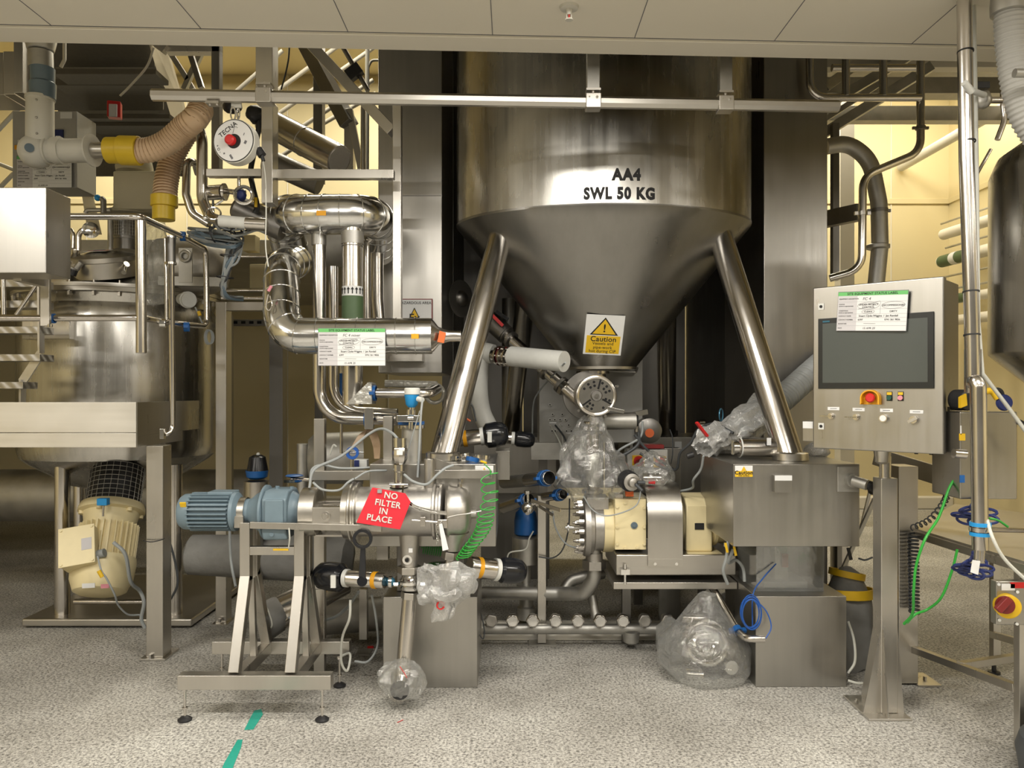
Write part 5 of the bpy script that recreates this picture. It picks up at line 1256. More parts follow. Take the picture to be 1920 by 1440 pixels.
part(MB().tube(spl([V(792, 750, 3.86), V(789, 780, 3.83), V(786, 840, 3.80), V(783, 895, 3.78)]), .006, n=8), 'cable', 'cable_grey', t)
t = thing('clamped_branch', 'short steel stub with blue lined clamps under the white and blue transmitter', 'pipe')
part(MB().cyl(V(772, 868, 3.98), V(772, 780, 3.98), S(19, 3.98), n=28), 'stub', 'galv', t)
for py in (800, 793): part(MB().band(V(771, py, 3.98), (0, 0, 1), S(25, 3.98), .016, .012), 'clamp_ring', 'blue' if py == 793 else 'tube', t)
part(MB().box(V(750, 0, 3.98).x, V(792, 0, 3.98).x, 3.86, 3.90, V(0, 790, 3.98).z, V(0, 777, 3.98).z), 'clamp_block', 'mirror', t, bev=.004)
part(MB().cyl(V(765, 784, 3.86), V(776, 784, 3.86), .016), 'clamp_nut', 'mirror', t)
# horizontal pipes with bends
t = thing('pipe_loop', 'large polished pipe coming down and bending right below the status card', 'pipe')
part(MB().tube([V(599, 440, 4.25), V(599, 783, 4.25), V(745, 786, 4.18)], S(12, 4.25), bend=.16, n=24, seg=10), 'tube', 'tube', t)
clamp(V(692, 786, 4.2), (1, 0, 0), S(14, 4.2), 'blue', t, .045)
part(MB().pbox(683, 765, 700, 805, 4.13, .012), 'clamp_plate', 'mirror', t, bev=.003)
part(MB().cyl(V(598, 460, 4.25), V(598, 378, 4.25), S(14, 4.25), n=24), 'upper_sleeve', 'galv', t)
t = thing('pipe', 'second polished pipe running down just right of the large pipe loop', 'pipe')
part(MB().tube([V(625, 500, 4.42), V(625, 770, 4.42), V(745, 775, 4.4)], S(9, 4.42), bend=.16, n=20, seg=10), 'tube', 'tube', t)
t = thing('pipe', 'thin vertical rod pipe with blue sleeve behind the status card', 'pipe')
part(MB().cyl(V(640, 620, 4.5), V(640, 850, 4.5), S(3, 4.5)), 'tube', 'tube', t)
part(MB().cyl(V(640, 700, 4.5), V(640, 742, 4.5), S(3.6, 4.5)), 'sleeve', 'blue', t)
t = thing('pipe_branch', 'horizontal polished pipe with flared foil lagging and blue clamp under the status card', 'pipe')
part(MB().tube([V(698, 737, 4.1), V(805, 738, 4.1), V(820, 730, 4.3)], S(9, 4.1), bend=.06, n=20), 'tube', 'tube', t)
clamp(V(700, 737, 4.1), (1, 0, 0), S(13, 4.1), 'blue', t, .03)
part(crumple(MB().add([], []).prism([V(648, 757, 4.05), V(690, 716, 4.05), V(697, 718, 4.05), V(697, 758, 4.05)], (0, .12, 0)), .004, 20, 1), 'foil_wrap', 'foil', t)
t = thing('foil_lagging', 'crumpled foil wrapped pipe piece behind the white and blue transmitter', 'lagging')
part(MB().tube(P3([(722, 719, 4.4), (820, 722, 4.4)]), S(7, 4.4), n=20), 'wrap', 'foil', t)
part(MB().ring(V(815, 738, 4.35), (.3, -1, 0), S(17, 4.35), .012, 28), 'foil_collar', 'foil', t)
# vertical lagged duct with arrows and green band
t = thing('banded_duct', 'vertical steel duct with black up arrows and green band between the lagged pipes', 'duct')
dd = 4.2
part(MB().cyl(V(661, 760, dd), V(661, 415, dd), S(19, dd), n=36), 'duct', 'tube', t)
part(MB().band(V(661, 462, dd), (0, 0, 1), S(20, dd), .006, .003, 36), 'joint', 'dark_steel', t)
part(MB().lathe(V(661, 556, dd), (0, 0, 1), [(0, S(19.6, dd)), (S(18, dd), S(19.6, dd))], 36), 'marker_band', 'paper', t)
part(MB().lathe(V(661, 600, dd), (0, 0, 1), [(0, S(20, dd)), (S(44, dd), S(20, dd))], 36), 'green_band', 'green_tape', t)
for i in range(8):
    a = -PI / 2 + (i - 3.5) * .38
    u = Vector((math.cos(a), math.sin(a), 0)); w_ = Vector((-u.y, u.x, 0)); c = V(661, 547, dd) + u * S(20.0, dd)
    part(MB().prism([c + w_ * -.003 - UP * .016, c + w_ * .003 - UP * .016, c + w_ * .003 + UP * .006, c + w_ * .009 + UP * .006, c + UP * .02, c - w_ * .009 + UP * .006, c - w_ * .003 + UP * .006], u * .001), 'arrow', 'ink', t)
part(MB().cyl(V(661, 458, dd), V(661, 435, dd), S(21, dd), n=36), 'upper_sleeve', 'galv', t)
for px, d_, r_, lb in ((688, 4.5, 7, 'slim steel pipe close right of the green banded duct'), (707, 4.6, 12, 'thicker steel pipe between the slim pipe and the frame post at centre left')):
    e = thing('standpipe', lb, 'pipe')
    part(MB().tube([V(px, 455, d_), V(px, 560, d_), V(px + (8 if r_ > 10 else 0), 660, d_)], S(r_, d_), bend=.3, n=20), 'tube', 'tube', e)
# ================================================================== LAGGED (CLADDED) PIPES
def clad(name_label, pts, rpx, bend, seams=.085, nseg=8, cap=True):
    """aluminium clad pipe: short smooth segments with raised lock seams"""
    t = thing('lagged_pipe', name_label, 'pipe')
    P = P3(pts); dd = sum(p.y for p in P) / len(P); r = S(rpx, dd)
    base = MB().tube(P, r, bend=bend, n=36, seg=nseg); part(base, 'cladding', 'clad', t, ang=20)
    # walk the centreline and put seams
    cl = MB().tube(P, .0001, bend=bend, n=4, seg=nseg).v
    ctr = [sum((cl[i * 4 + k] for k in range(4)), Vector()) / 4 for i in range(len(cl) // 4)]
    L = 0; nxt = seams * .5
    for i in range(1, len(ctr)):
        s_ = (ctr[i] - ctr[i - 1]).length; dr = (ctr[i] - ctr[i - 1])
        while L + s_ > nxt and s_ > 1e-6:
            q = ctr[i - 1] + dr * ((nxt - L) / s_)
            part(MB().ring(q, dr, r + .0005, .0030, 36, 6), 'seam', 'clad', t); nxt += seams
        L += s_
    return t, r
t, r = clad('upper shiny foil-clad pipe bend shaped like a flattened hoop at centre left', [(545, 470, 4.70), (528, 405, 4.52), (545, 402, 4.26), (615, 402, 4.20), (690, 402, 4.22), (710, 415, 4.45), (708, 470, 4.75)], 35, .20, .085)
part(MB().pbox(593, 395, 611, 404, 4.205 - r - .004, .004), 'orange_label', 'amber', t)
part(MB().cyl(V(600, 480, 4.02), V(600, 425, 4.02), .001), 'drip', 'clad', t)
t, r = clad('lower shiny foil-clad pipe curving down and right behind the status card', [(555, 490, 4.45), (528, 500, 4.20), (528, 600, 4.02), (548, 630, 3.98), (600, 630, 3.98), (810, 630, 4.0)], 33, .22, .10)
part(MB().pbox(771, 626, 785, 635, 3.985 - r, .006), 'orange_label', 'amber', t)
part(MB().lathe(V(806, 630, 4.0), (1, 0, 0), [(0, r), (.02, r * .85), (.045, r * .5), (.10, r * .32), (.16, r * .30)], 32), 'tapered_end', 'tube', t)
part(MB().prism([V(824, 620, 3.93), V(836, 624, 3.93), V(832, 643, 3.93), V(820, 641, 3.93)], (0, .02, 0)), 'orange_tape', 'orange', t)
part(MB().tube(spl([V(503, 552, 3.93), V(499, 575, 3.92), V(504, 582, 3.92), V(510, 572, 3.92), V(506, 555, 3.93)]), .0035, n=8), 'hook', 'tube', t)
part(MB().cyl(V(503, 546, 3.93), V(509, 536, 3.93), .008), 'hook_tape', 'pink', t)

# hazardous area sign
t = thing('hazard_sign', 'HAZARDOUS AREA sign with yellow Ex triangle and red border on the left column', 'sign')
a, b = V(749, 560, 4.88), V(811, 608, 4.88)
part(MB().box(a.x, b.x, 4.885, 4.889, b.z, a.z), 'border', 'dark_red', t)
part(MB().box(a.x, b.x - .007, 4.883, 4.885, b.z + .006, a.z - .006), 'board', 'paper', t)
part(text_mb('HAZARDOUS AREA', .0235, FRONT(V(778, 568, 4.881))), 'lettering', 'ink', t)
warn_tri(t, V(777, 592, 4.882), Vector((1, 0, 0)), Vector((0, 0, 1)), Vector((0, -1, 0)), .105, .105, 0, 'Ex')

# ================================================================== FRAME AT LEFT CENTRE
t = thing('box_section_frame', 'tall box section steel frame with cross beam and braces left of the hopper column', 'frame')
part(MB().pbox(479, 60, 511, 172, 4.05, .10), 'post', 'steel', t, bev=.003)
part(MB().pbox(490, 188, 511, 380, 4.05, .10), 'post', 'steel', t, bev=.003)
part(MB().pbox(736, 195, 752, 600, 4.30, .06), 'post', 'steel', t, bev=.003)
part(MB().pbox(386, 316, 490, 330, 4.1, .05), 'cross_beam', 'steel', t, bev=.003)
part(MB().pbox(511, 317, 738, 334, 4.12, .05), 'cross_beam', 'steel', t, bev=.003)
part(MB().beam(V(572, 72, 4.45), V(737, 248, 4.36), .075, .06), 'brace', 'steel', t, bev=.003)
part(MB().pbox(396, 72, 411, 330, 4.6, .06), 'post', 'dark_steel', t, bev=.003)
part(MB().pbox(310, 82, 411, 97, 4.6, .06), 'top_beam', 'steel', t, bev=.003)
part(MB().beam(V(290, 78, 4.6), V(312, 94, 4.6), .05, .05), 'mitre', 'steel', t)
t = thing('stair_stringer', 'steel stair stringer and posts rising behind the frame at centre left', 'stairs')
part(MB().pbox(587, 60, 604, 340, 6.0, .10), 'post', 'dark_steel', t, bev=.003)
part(MB().pbox(645, 215, 662, 320, 5.8, .10), 'post', 'steel', t, bev=.003)
part(MB().beam(V(562, 60, 6.0), V(655, 235, 5.8), .12, .10), 'stringer', 'dark_steel', t, bev=.003)
part(MB().beam(V(655, 205, 5.8), V(680, 330, 5.8), .05, .05), 'strut', 'steel', t, bev=.003)
part(MB().cyl(V(681, 190, 5.4), V(681, 320, 5.4), S(5, 5.4)), 'tube_post', 'tube', t)
t = thing('rod_brace', 'dark steel rod brace with bolted joint plate above the rail at centre left', 'brace')
part(MB().cyl(V(638, 80, 4.9), V(690, 170, 4.9), S(4.5, 4.9)), 'rod', 'dark_steel', t)
part(crumple(MB().obox(V(664, 136, 4.88), Vector((.8, 0, .6)), Vector((0, 1, 0)), Vector((-.6, 0, .8)), .05, .03, .035), .006, 9, 1), 'joint_plate', 'black_rubber', t, bev=.004)
gp = 'inclined handrail tubes behind the frame'
rails = [((411, 200, 7), (530, 95, 7)), ((520, 215, 7.2), (700, 90, 7.2)), ((520, 170, 7.4), (640, 82, 7.4)), ((540, 255, 7.0), (700, 150, 7.0)), ((516, 300, 7.0), (600, 245, 7.0)), ((600, 235, 7.1), (705, 175, 7.1))]
nm = ('leftmost', 'long upper', 'short upper', 'long lower', 'lowest', 'rightmost')
for i, (p, q) in enumerate(rails):
    e = thing('handrail', nm[i] + ' inclined handrail tube seen against the cream wall at centre left', 'handrail', gp)
    part(MB().cyl(V(*p), V(*q), S(4, p[2])), 'tube', 'ceil_paint', e)
solo(MB().tube(P3([(688, 330, 6.6), (689, 75, 6.6)]), S(4, 6.6)), 'stair_post', 'white_paint', 'pale handrail post left of the hopper column', 'post')
solo(MB().tube(P3([(690, 128, 6.6), (696, 113, 6.6), (712, 113, 6.6)]), S(2.5, 6.6), bend=.04), 'handrail', 'white_paint', 'small bent handrail end touching the left column', 'handrail')
cable([(543, 79, 5.0), (541, 110, 5.0), (535, 140, 5.0), (527, 168, 5.0)], 1.6, 'cable_dark', 'thin dark cable hanging above the rail right of the frame post')
t = thing('wide_duct', 'fat sloping steel duct running down right behind the frame post at centre left', 'duct')
a, b = V(500, 228, 4.75), V(636, 300, 4.45)
part(MB().cyl(a, b, S(27, 4.6), n=44), 'duct', 'tube', t)
part(MB().band(a.lerp(b, .55), b - a, S(27, 4.6) + .003, .004, .004, 44), 'seam', 'steel', t)
part(MB().cyl(b, b + (b - a).normalized() * .004, S(24, 4.6), n=44), 'end', 'cast', t)
t = thing('wide_duct', 'dark underside duct sloping below the fat steel duct', 'duct')
part(MB().cyl(V(500, 300, 4.9), V(600, 345, 4.9), S(22, 4.9), n=36), 'duct', 'dark_steel', t)
# wall clutter below the beam
t = thing('storage_vessel', 'dark rounded vessel partly hidden behind the upper lagged hoop', 'vessel')
part(MB().lathe(V(620, 450, 5.3), (1, 0, .1), [(-.25, .02), (-.22, .12), (-.1, .19), (.1, .19), (.22, .12), (.25, .02)], 32), 'shell', 'galv', t)
t = thing('portal_frame', 'door-like box section steel frame standing behind the vessel and trolley', 'frame')
part(MB().pbox(404, 566, 424, 1168, 5.0, .10), 'post', 'steel', t, bev=.003)
part(MB().pbox(424, 566, 500, 582, 5.0, .08), 'lintel', 'steel', t, bev=.003)
part(MB().box(V(400, 0, 5).x, V(428, 0, 5).x, 4.97, 5.12, 0, .008), 'base_plate', 'steel', t)
part(MB().hexnut(V(412, 1160, 4.98), V(412, 1166, 4.98), .012), 'anchor_nut', 'tube', t)
part(MB().pbox(424, 590, 432, 1040, 5.3, .06), 'rear_post', 'dark_steel', t)
solo(MB().box(V(505, 0, 6.2).x, V(530, 0, 6.2).x, 6.2, 6.3, 0, 2.62), 'steel_post', 'dark_steel', 'dark post standing under the mezzanine behind the blue-grey motor', 'post')
solo(MB().box(V(590, 0, 6.9).x, V(605, 0, 6.9).x, 6.9, 7.0, 0, 2.62), 'steel_post', 'dark_steel', 'thin dark post under the mezzanine right of the other', 'post')
t = thing('cable_tray', 'perforated cable ladder strip fixed high inside the portal frame', 'tray')
part(MB().pbox(434, 599, 600, 611, 6.1, .04), 'strip', 'dark_steel', t, bev=.002)
for i in range(7): part(MB().pbox(437 + i * 15, 602, 445 + i * 15, 607, 6.095, .003), 'slot', 'hole', t)
for py, d_, lb in ((481, 5.2, 'upper thin steel pipe crossing left of the lower lagged bend'), (545, 5.2, 'middle thin steel pipe crossing left of the lower lagged bend'), (559, 5.0, 'lower thin steel pipe crossing left of the lower lagged bend')):
    solo(MB().tube(P3([(425 if py < 500 else 415, py, d_), (500, py, d_)]), S(3, d_)), 'conduit', 'tube', lb, 'conduit', 'thin pipes left of the lagged bend')
e = thing('junction_box', 'cream electrical boxes on the wall behind the cable bundles at centre left', 'box')
part(MB().pbox(468, 495, 502, 540, 6.0, .12), 'casing', 'cream_paint', e, bev=.004)
part(MB().pbox(455, 440, 478, 470, 6.0, .12), 'casing', 'cream_paint', e, bev=.004)
e = thing('grey_vessel', 'round-ended dull grey drum behind the pipe support uprights', 'drum')
part(MB().lathe(V(575, 860, 4.9), (.9, .2, 0), [(0, .02), (.01, .12), (.05, .16), (.35, .17)], 32), 'shell', 'galv', e)
part(MB().lathe(V(567, 862, 4.85), (0, 0, 1), [(-1.07, .034), (.10, .034)], 20), 'inlet', 'galv', e)
# fabric covered pump below
e = thing('covered_drum', 'grey fabric covered drum lying behind the trolley struts', 'drum')
part(crumple(MB().lathe(V(350, 1040, 4.98), (1, .1, -.05), [(0, .10), (.02, .13), (.5, .15), (.8, .16), (1.0, .15), (1.06, .08)], 32), .012, 6, 2), 'cover', 'fabric_grey', e)
e = thing('lagged_pipe', 'foil-clad pipe with torn open end slanting behind the trolley struts', 'pipe')
a, b = V(506, 1160, 4.15), V(610, 1105, 4.35)
part(MB().lathe(a, b - a, [(0, .085), (.02, .092), (.45, .085)], 36), 'cladding', 'tube', e)
part(crumple(MB().lathe(a, b - a, [(-.05, .105), (.0, .098), (.06, .094)], 36, cap=False), .008, 14, 2), 'torn_cover', 'fabric_grey', e)
part(MB().cyl(a + (b - a) * .02, a + (b - a) * -.01, .082), 'open_end', 'hole', e)
part(MB().tube(spl([V(497, 1132, 4.02), V(505, 1150, 4.02), V(510, 1172, 4.02), V(502, 1184, 4.02)]), .004, n=8), 'tie_string', 'cable_white', e)
part(MB().prism([V(586, 1103, 4.13), V(592, 1100, 4.13), V(612, 1110, 4.13), V(604, 1118, 4.13), V(586, 1117, 4.13)], (0, .05, 0)), 'warning_label', 'amber', e)
e = thing('lagged_pipe', 'dark fat pipe lying low behind the rear trolley beam', 'pipe')
part(MB().cyl(V(590, 1160, 4.6), V(715, 1150, 4.7), .10, n=28), 'cladding', 'galv', e)
# valve in the dark bay
t = thing('process_valve', 'upright valve with black and blue head behind the blue-grey motor', 'valve')
dd = 4.9
part(MB().lathe(V(481, 1000, dd), (0, 0, 1), [(0, S(23, dd)), (S(98, dd), S(23, dd)), (S(100, dd), S(15, dd))], 32), 'body', 'steel', t)
part(MB().lathe(V(482, 898, dd), (0, 0, 1), [(0, S(13, dd)), (S(4, dd), S(19, dd)), (S(16, dd), S(21, dd))], 28), 'blue_collar', 'blue', t, 'blue collar')
part(MB().lathe(V(483, 883, dd), (0, 0, 1), [(0, S(20, dd)), (S(6, dd), S(19, dd)), (S(26, dd), S(15, dd)), (S(30, dd), S(8, dd))], 12), 'black_cap', 'black_gloss', t, 'black ribbed cap')
part(MB().sphere(V(484, 852, dd), .012), 'indicator', 'white_plastic', t)
part(MB().cyl(V(481, 1150, dd), V(481, 1000, dd), S(12, dd)), 'stem', 'galv', t)
e = thing('hand_valve', 'small valve with royal blue handle wheel above the gearbox', 'valve')
part(MB().cyl(V(545, 898, 4.3), V(580, 900, 4.3), S(3, 4.3)), 'spindle', 'tube', e)
part(MB().lathe(V(550, 904, 4.3), (0, 0, 1), [(0, .04), (.006, .05), (.012, .04)], 20).lathe(V(552, 894, 4.3), (0, 0, 1), [(0, .04), (.006, .05), (.012, .04)], 20), 'wheel', 'blue', e, 'royal blue wheel')
part(MB().box(V(538, 0, 4.3).x, V(558, 0, 4.3).x, 4.24, 4.3, V(0, 903, 4.3).z, V(0, 898, 4.3).z), 'bolt', 'mirror', e)
e = thing('clamp_stand', 'blue ring clamp on a short peg standing on the cross channel', 'clamp')
part(MB().band(V(661, 849, 4.03), (.1, -1, 0), S(12, 4.03), .028, .014, 28), 'ring', 'cable_blue', e, 'blue ring')
part(MB().cyl(V(660, 884, 4.03), V(660, 861, 4.03), S(3.5, 4.03)), 'peg', 'tube', e)
part(MB().cyl(V(644, 848, 4.03), V(682, 848, 4.03), .005), 'bolt', 'mirror', e)
e = thing('solenoid_block', 'small white and blue solenoid block behind the cross channel', 'valve')
part(MB().pbox(663, 862, 688, 876, 4.2, .06), 'body', 'white_plastic', e, bev=.003)
part(MB().pbox(664, 863, 673, 875, 4.19, .01), 'blue_face', 'navy', e)
e = thing('hose_bundle', 'bundle of thin yellowish air lines draped behind the pipe support', 'hose bundle')
for i in range(9):
    rr = random.Random(i)
    part(MB().tube(spl([V(660 + i * 2, 838 - i, 4.3), V(675 + i * 2, 815 - i * 1.5, 4.32), V(690 + i * 2, 812, 4.32), V(700 + i * 1.5, 835, 4.32), V(703 + i, 860, 4.32)]), .0045, n=6), 'air_line', 'hose_tan', e)
# cables and hoses around the filter
cb = [
 ([(580, 915, 3.72), (590, 880, 3.75), (640, 855, 3.85), (690, 815, 3.9), (715, 804, 3.88), (735, 812, 3.80), (745, 822, 3.76)], 2.6, 'cable_grey', 'thick grey cable arching over to the pressure transmitter'),
 ([(582, 905, 3.75), (585, 880, 3.78), (605, 872, 3.8), (640, 878, 3.82), (700, 876, 3.85), (722, 870, 3.9)], 2.2, 'cable_grey', 'grey cable lying along the cross channel behind the filter'),
 ([(587, 905, 3.7), (605, 918, 3.68), (635, 919, 3.68), (652, 905, 3.68), (663, 898, 3.7)], 2.2, 'cable_grey', 'grey cable looping over the lantern of the filter'),
 ([(665, 898, 3.7), (690, 884, 3.75), (725, 882, 3.8)], 1.8, 'cable_grey', 'short grey cable rising from the filter flange to the upright'),
 ([(758, 890, 3.72), (775, 903, 3.68), (800, 908, 3.68), (820, 890, 3.68), (835, 878, 3.70), (850, 872, 3.72)], 2.6, 'cable_grey', 'grey cable swinging right over the filter to the support arm'),
 ([(618, 853, 4.2), (625, 835, 4.2), (631, 838, 4.2)], 2, 'cable_white', 'small white cable loop left of the pipe support upright'),
 ([(472, 1133, 4.2), (520, 1150, 4.15), (570, 1165, 4.1), (620, 1160, 4.1), (650, 1140, 4.05), (672, 1110, 3.9)], 2.8, 'cable_grey', 'thick grey hose sagging behind the trolley struts'),
 ([(657, 1125, 3.8), (655, 1160, 3.8), (642, 1195, 3.85), (640, 1240, 3.9), (650, 1258, 3.92), (656, 1240, 3.95), (655, 1225, 3.98), (640, 1230, 4.0)], 2.4, 'cable_white', 'white air hose hanging from the booted valve down to the floor'),
 ([(697, 1115, 3.85), (705, 1160, 3.9), (708, 1210, 4.0), (690, 1240, 4.0), (665, 1240, 4.0)], 2.2, 'cable_grey', 'grey cable loop hanging between the booted valve and the pedestal box'),
 ([(430, 980, 4.6), (433, 1050, 4.6), (442, 1100, 4.5)], 2.6, 'cable_grey', 'grey cable dropping beside the portal frame post'),
 ([(542, 990, 3.6), (543, 1010, 3.6), (541, 1028, 3.62)], 1.4, 'cable_white', 'thin white cord hanging over the yellow strip of the trolley'),
 ([(787, 770, 3.8), (755, 880, 3.8)], 1.0, 'cable_grey', 'thin straight grey wire right of the sensor'),
 ([(902, 1150, 4.1), (908, 1180, 4.1), (906, 1198, 4.1), (899, 1190, 4.1)], 1.2, 'cable_dark', 'thin dark wire hanging beside the left pedestal box'),
 ([(1036, 958, 4.5), (1042, 990, 4.5), (1062, 1020, 4.48), (1095, 1030, 4.45)], 1.6, 'cable_grey', 'grey cable sagging from the frame post towards the pump'),
 ([(1068, 935, 4.5), (1066, 990, 4.5), (1055, 1030, 4.5), (1036, 1046, 4.55), (1010, 1044, 4.55)], 1.4, 'cable_dark', 'dark cable looping to the frame post left of the pump'),
 ([(1094, 930, 4.2), (1110, 955, 4.2), (1135, 967, 4.18), (1170, 960, 4.18), (1195, 945, 4.2), (1202, 915, 4.22)], 1.3, 'cable_grey', 'thin grey sensor lead drooping across the cream pump'),
 ([(1375, 812, 4.2), (1340, 795, 4.3), (1310, 805, 4.4), (1295, 830, 4.45), (1275, 850, 4.5), (1268, 880, 4.55), (1240, 875, 4.6), (1200, 850, 4.65)], 2.6, 'cable_dark', 'thick black cable arching from the bagged hose down behind the pump'),
 ([(1319, 855, 4.1), (1314, 880, 4.15), (1300, 900, 4.2), (1298, 915, 4.3), (1270, 922, 4.4)], 2.3, 'cable_grey', 'grey cable hanging from the taped bag left of the right housing'),
 ([(1060, 680, 4.4), (1040, 700, 4.7), (1010, 735, 5.0), (1000, 760, 5.1), (998, 815, 5.2)], 1.6, 'cable_grey', 'grey cable curving down left of the connector cabinet'),
 ([(1032, 797, 5.2), (1050, 830, 5.1), (1062, 870, 5.0), (1070, 895, 4.9)], 1.4, 'cable_white', 'pale cable from the cabinet sockets down behind the big bag'),
 ([(1041, 797, 5.2), (1058, 820, 5.1), (1068, 850, 5.0), (1066, 865, 4.9)], 1.8, 'cable_dark', 'dark cable from the cabinet sockets down behind the big bag'),
 ([(1051, 797, 5.2), (1056, 840, 5.1), (1053, 890, 4.9), (1043, 910, 4.8)], 1.2, 'cable_white', 'thin white cable with inline connector right of the larger open pipe'),
 ([(1195, 800, 4.6), (1198, 830, 4.6), (1175, 850, 4.6), (1152, 858, 4.6)], 3.0, 'cable_dark', 'dark cable bundle below the horizontal actuator'),
 ([(1190, 815, 4.6), (1210, 840, 4.6), (1240, 865, 4.62), (1262, 880, 4.65)], 2.6, 'cable_dark', 'dark cable crossing in front of the isolator box'),
 ([(1205, 790, 4.6), (1200, 820, 4.6), (1160, 845, 4.6), (1150, 870, 4.65)], 2.2, 'cable_grey', 'grey cable knotted with the dark ones below the actuator'),
 ([(1256, 805, 4.9), (1261, 822, 4.9), (1261, 850, 4.9), (1258, 870, 4.9)], 1.1, 'cable_dark', 'thin dark wire with yellow tag beside the right rear leg'),
 ([(498, 355, 3.64), (499, 400, 3.64), (498, 460, 3.64), (503, 500, 3.64)], 1.2, 'cable_white', 'thin pale suspension cord hanging from the tool balancer'),
 ([(398, 352, 4.3), (404, 420, 4.3), (430, 440, 4.2), (455, 440, 4.2), (480, 432, 4.2), (495, 436, 4.2)], 2.2, 'cable_grey', 'grey cable running right under the white sleeved pipe'),
 ([(860, 770, 4.3), (870, 758, 4.3), (885, 760, 4.3), (893, 790, 4.3)], 1.6, 'cable_dark', 'thin black cable looping over the booted valve behind the hopper leg'),
 ([(866, 776, 4.28), (875, 785, 4.28), (882, 790, 4.28)], 2.0, 'orange', 'short orange cable end behind the hopper leg'),
]
for pts, r_, m_, lb in cb: cable(pts, r_, m_, lb)
# cable bundles left centre
e = thing('cable_bundle', 'tangled bundle of grey and black cables hanging right of the vessel', 'cable bundle')
for i in range(16):
    rr = random.Random(i * 7 + 1)
    j = lambda s: rr.uniform(-s, s)
    pts = [V(360 + j(8), 428 + i * 1.2, 4.45 + j(.1)), V(395 + j(6), 434 + i * 1.4 + j(4), 4.35), V(430 + j(6), 440 + i * 1.6, 4.3 + j(.1)), V(446 + j(10), 452 + j(10), 4.3), V(436 + j(12), 480 + j(12), 4.3), V(424 + j(6), 508 + j(8), 4.32), V(418 + j(5), 535, 4.35), V(424 + j(5), 556 + j(3), 4.4), V(455, 560 + j(3), 4.5)]
    part(MB().tube(spl(pts, 5), .0065 if i % 3 else .010, n=6), 'cable', ('cable_grey', 'cable_dark', 'cable_grey', 'steel_blue')[i % 4], e)
for (px, py) in ((440, 445), (430, 480), (421, 520), (400, 440)):
    part(MB().band(V(px, py, 4.32), (1, 0, .3) if py < 450 else (.1, 0, 1), .05, .006, .004, 16), 'cable_tie', 'black_rubber', e)
e = thing('cable_bundle', 'messy loops of grey cable under the white sleeved pipe at centre left', 'cable bundle')
for i in range(8):
    rr = random.Random(i + 90)
    part(MB().ring(V(432 + rr.uniform(-14, 20), 425 + rr.uniform(-8, 14), 4.35 + rr.uniform(-.08, .08)), (rr.uniform(-.4, .4), -1, rr.uniform(-.4, .4)), .045 + rr.uniform(-.01, .02), .006, 24, 6, 1.6, .7), 'cable_loop', ('cable_grey', 'cable_dark')[i % 2], e)
# pipes & valves at left centre
t = thing('bent_pipe', 'big bent steel pipe dropping right of the flexible hose then turning right', 'pipe')
part(MB().tube([V(372, 235, 4.25), V(379, 262, 4.2), V(379, 375, 4.2), V(395, 408, 4.15), V(412, 414, 4.1)], S(10, 4.2), bend=.11, n=22, seg=8), 'tube', 'tube', t)
part(MB().cyl(V(412, 414, 4.1), V(466, 419, 4.1), S(11, 4.1), n=24), 'white_sleeve', 'white_plastic', t, 'white sleeve')
part(MB().cyl(V(462, 419, 4.1), V(500, 421, 4.1), S(12, 4.1), n=24), 'end_tube', 'tube', t)
part(MB().ring(V(400, 400, 4.08), (.3, -1, .4), S(13, 4.1), .005, 24), 'clamp_ring', 'mirror', t)
part(MB().cyl(V(405, 384, 4.05), V(418, 375, 4.05), .006).sphere(V(384, 409, 4.03), .014), 'wing_bolt', 'mirror', t)
t = thing('bent_pipe', 'thinner U-topped steel pipe left of the big bent pipe', 'pipe')
part(MB().tube([V(372, 325, 4.5), V(366, 304, 4.42), V(350, 304, 4.36), V(349, 365, 4.34), V(360, 400, 4.34), V(392, 420, 4.34)], S(7.5, 4.35), bend=.08, n=20, seg=8), 'tube', 'tube', t)
t = thing('ball_valve', 'short horizontal steel valve with blue seal ring below the tool balancer', 'valve')
part(MB().cyl(V(388, 362, 4.25), V(420, 360, 4.2), S(14, 4.2), n=26), 'body', 'tube', t)
part(MB().lathe(V(419, 360, 4.2), (1, 0, 0), [(0, S(16, 4.2)), (.012, S(16, 4.2))], 28), 'flange', 'tube', t)
part(MB().tube([V(422, 358, 4.2), V(445, 361, 4.15), V(458, 360, 4.2)], S(5, 4.2), bend=.03), 'branch', 'tube', t)
part(crumple(MB().sphere(V(450, 365, 4.15), .035), .008, 20, 2), 'blue_seal', 'navy', t)
part(MB().ring(V(457, 366, 4.12), (.2, -1, 0), .045, .010), 'shiny_ring', 'mirror', t)
part(MB().cyl(V(448, 328, 4.15), V(448, 352, 4.15), .009), 'spindle', 'mirror', t)
solo(MB().lathe(V(440, 388, 4.3), (1, 0, -.45), [(0, .05), (.02, .07), (.30, .07)], 24), 'vessel_end', 'dark_steel', 'dark rounded vessel end sloping below the short valve', 'vessel')
e = thing('black_hose', 'black hose and fittings clustered behind the tool balancer', 'hose')
part(MB().tube(spl([V(475, 200, 4.3), V(485, 230, 4.3), V(480, 270, 4.3), V(470, 320, 4.25), V(474, 350, 4.2), V(482, 385, 4.2), V(478, 400, 4.2)]), S(5, 4.25), n=12), 'hose', 'black_rubber', e)
part(crumple(MB().sphere(V(436, 200, 4.35), .05, .8), .012, 14, 4), 'clutter', 'black_rubber', e)
part(crumple(MB().sphere(V(478, 215, 4.3), .05, 1), .012, 14, 6), 'clutter', 'black_rubber', e)
part(MB().pbox(477, 370, 482, 388, 4.15, .01), 'yellow_tag', 'yellow', e)
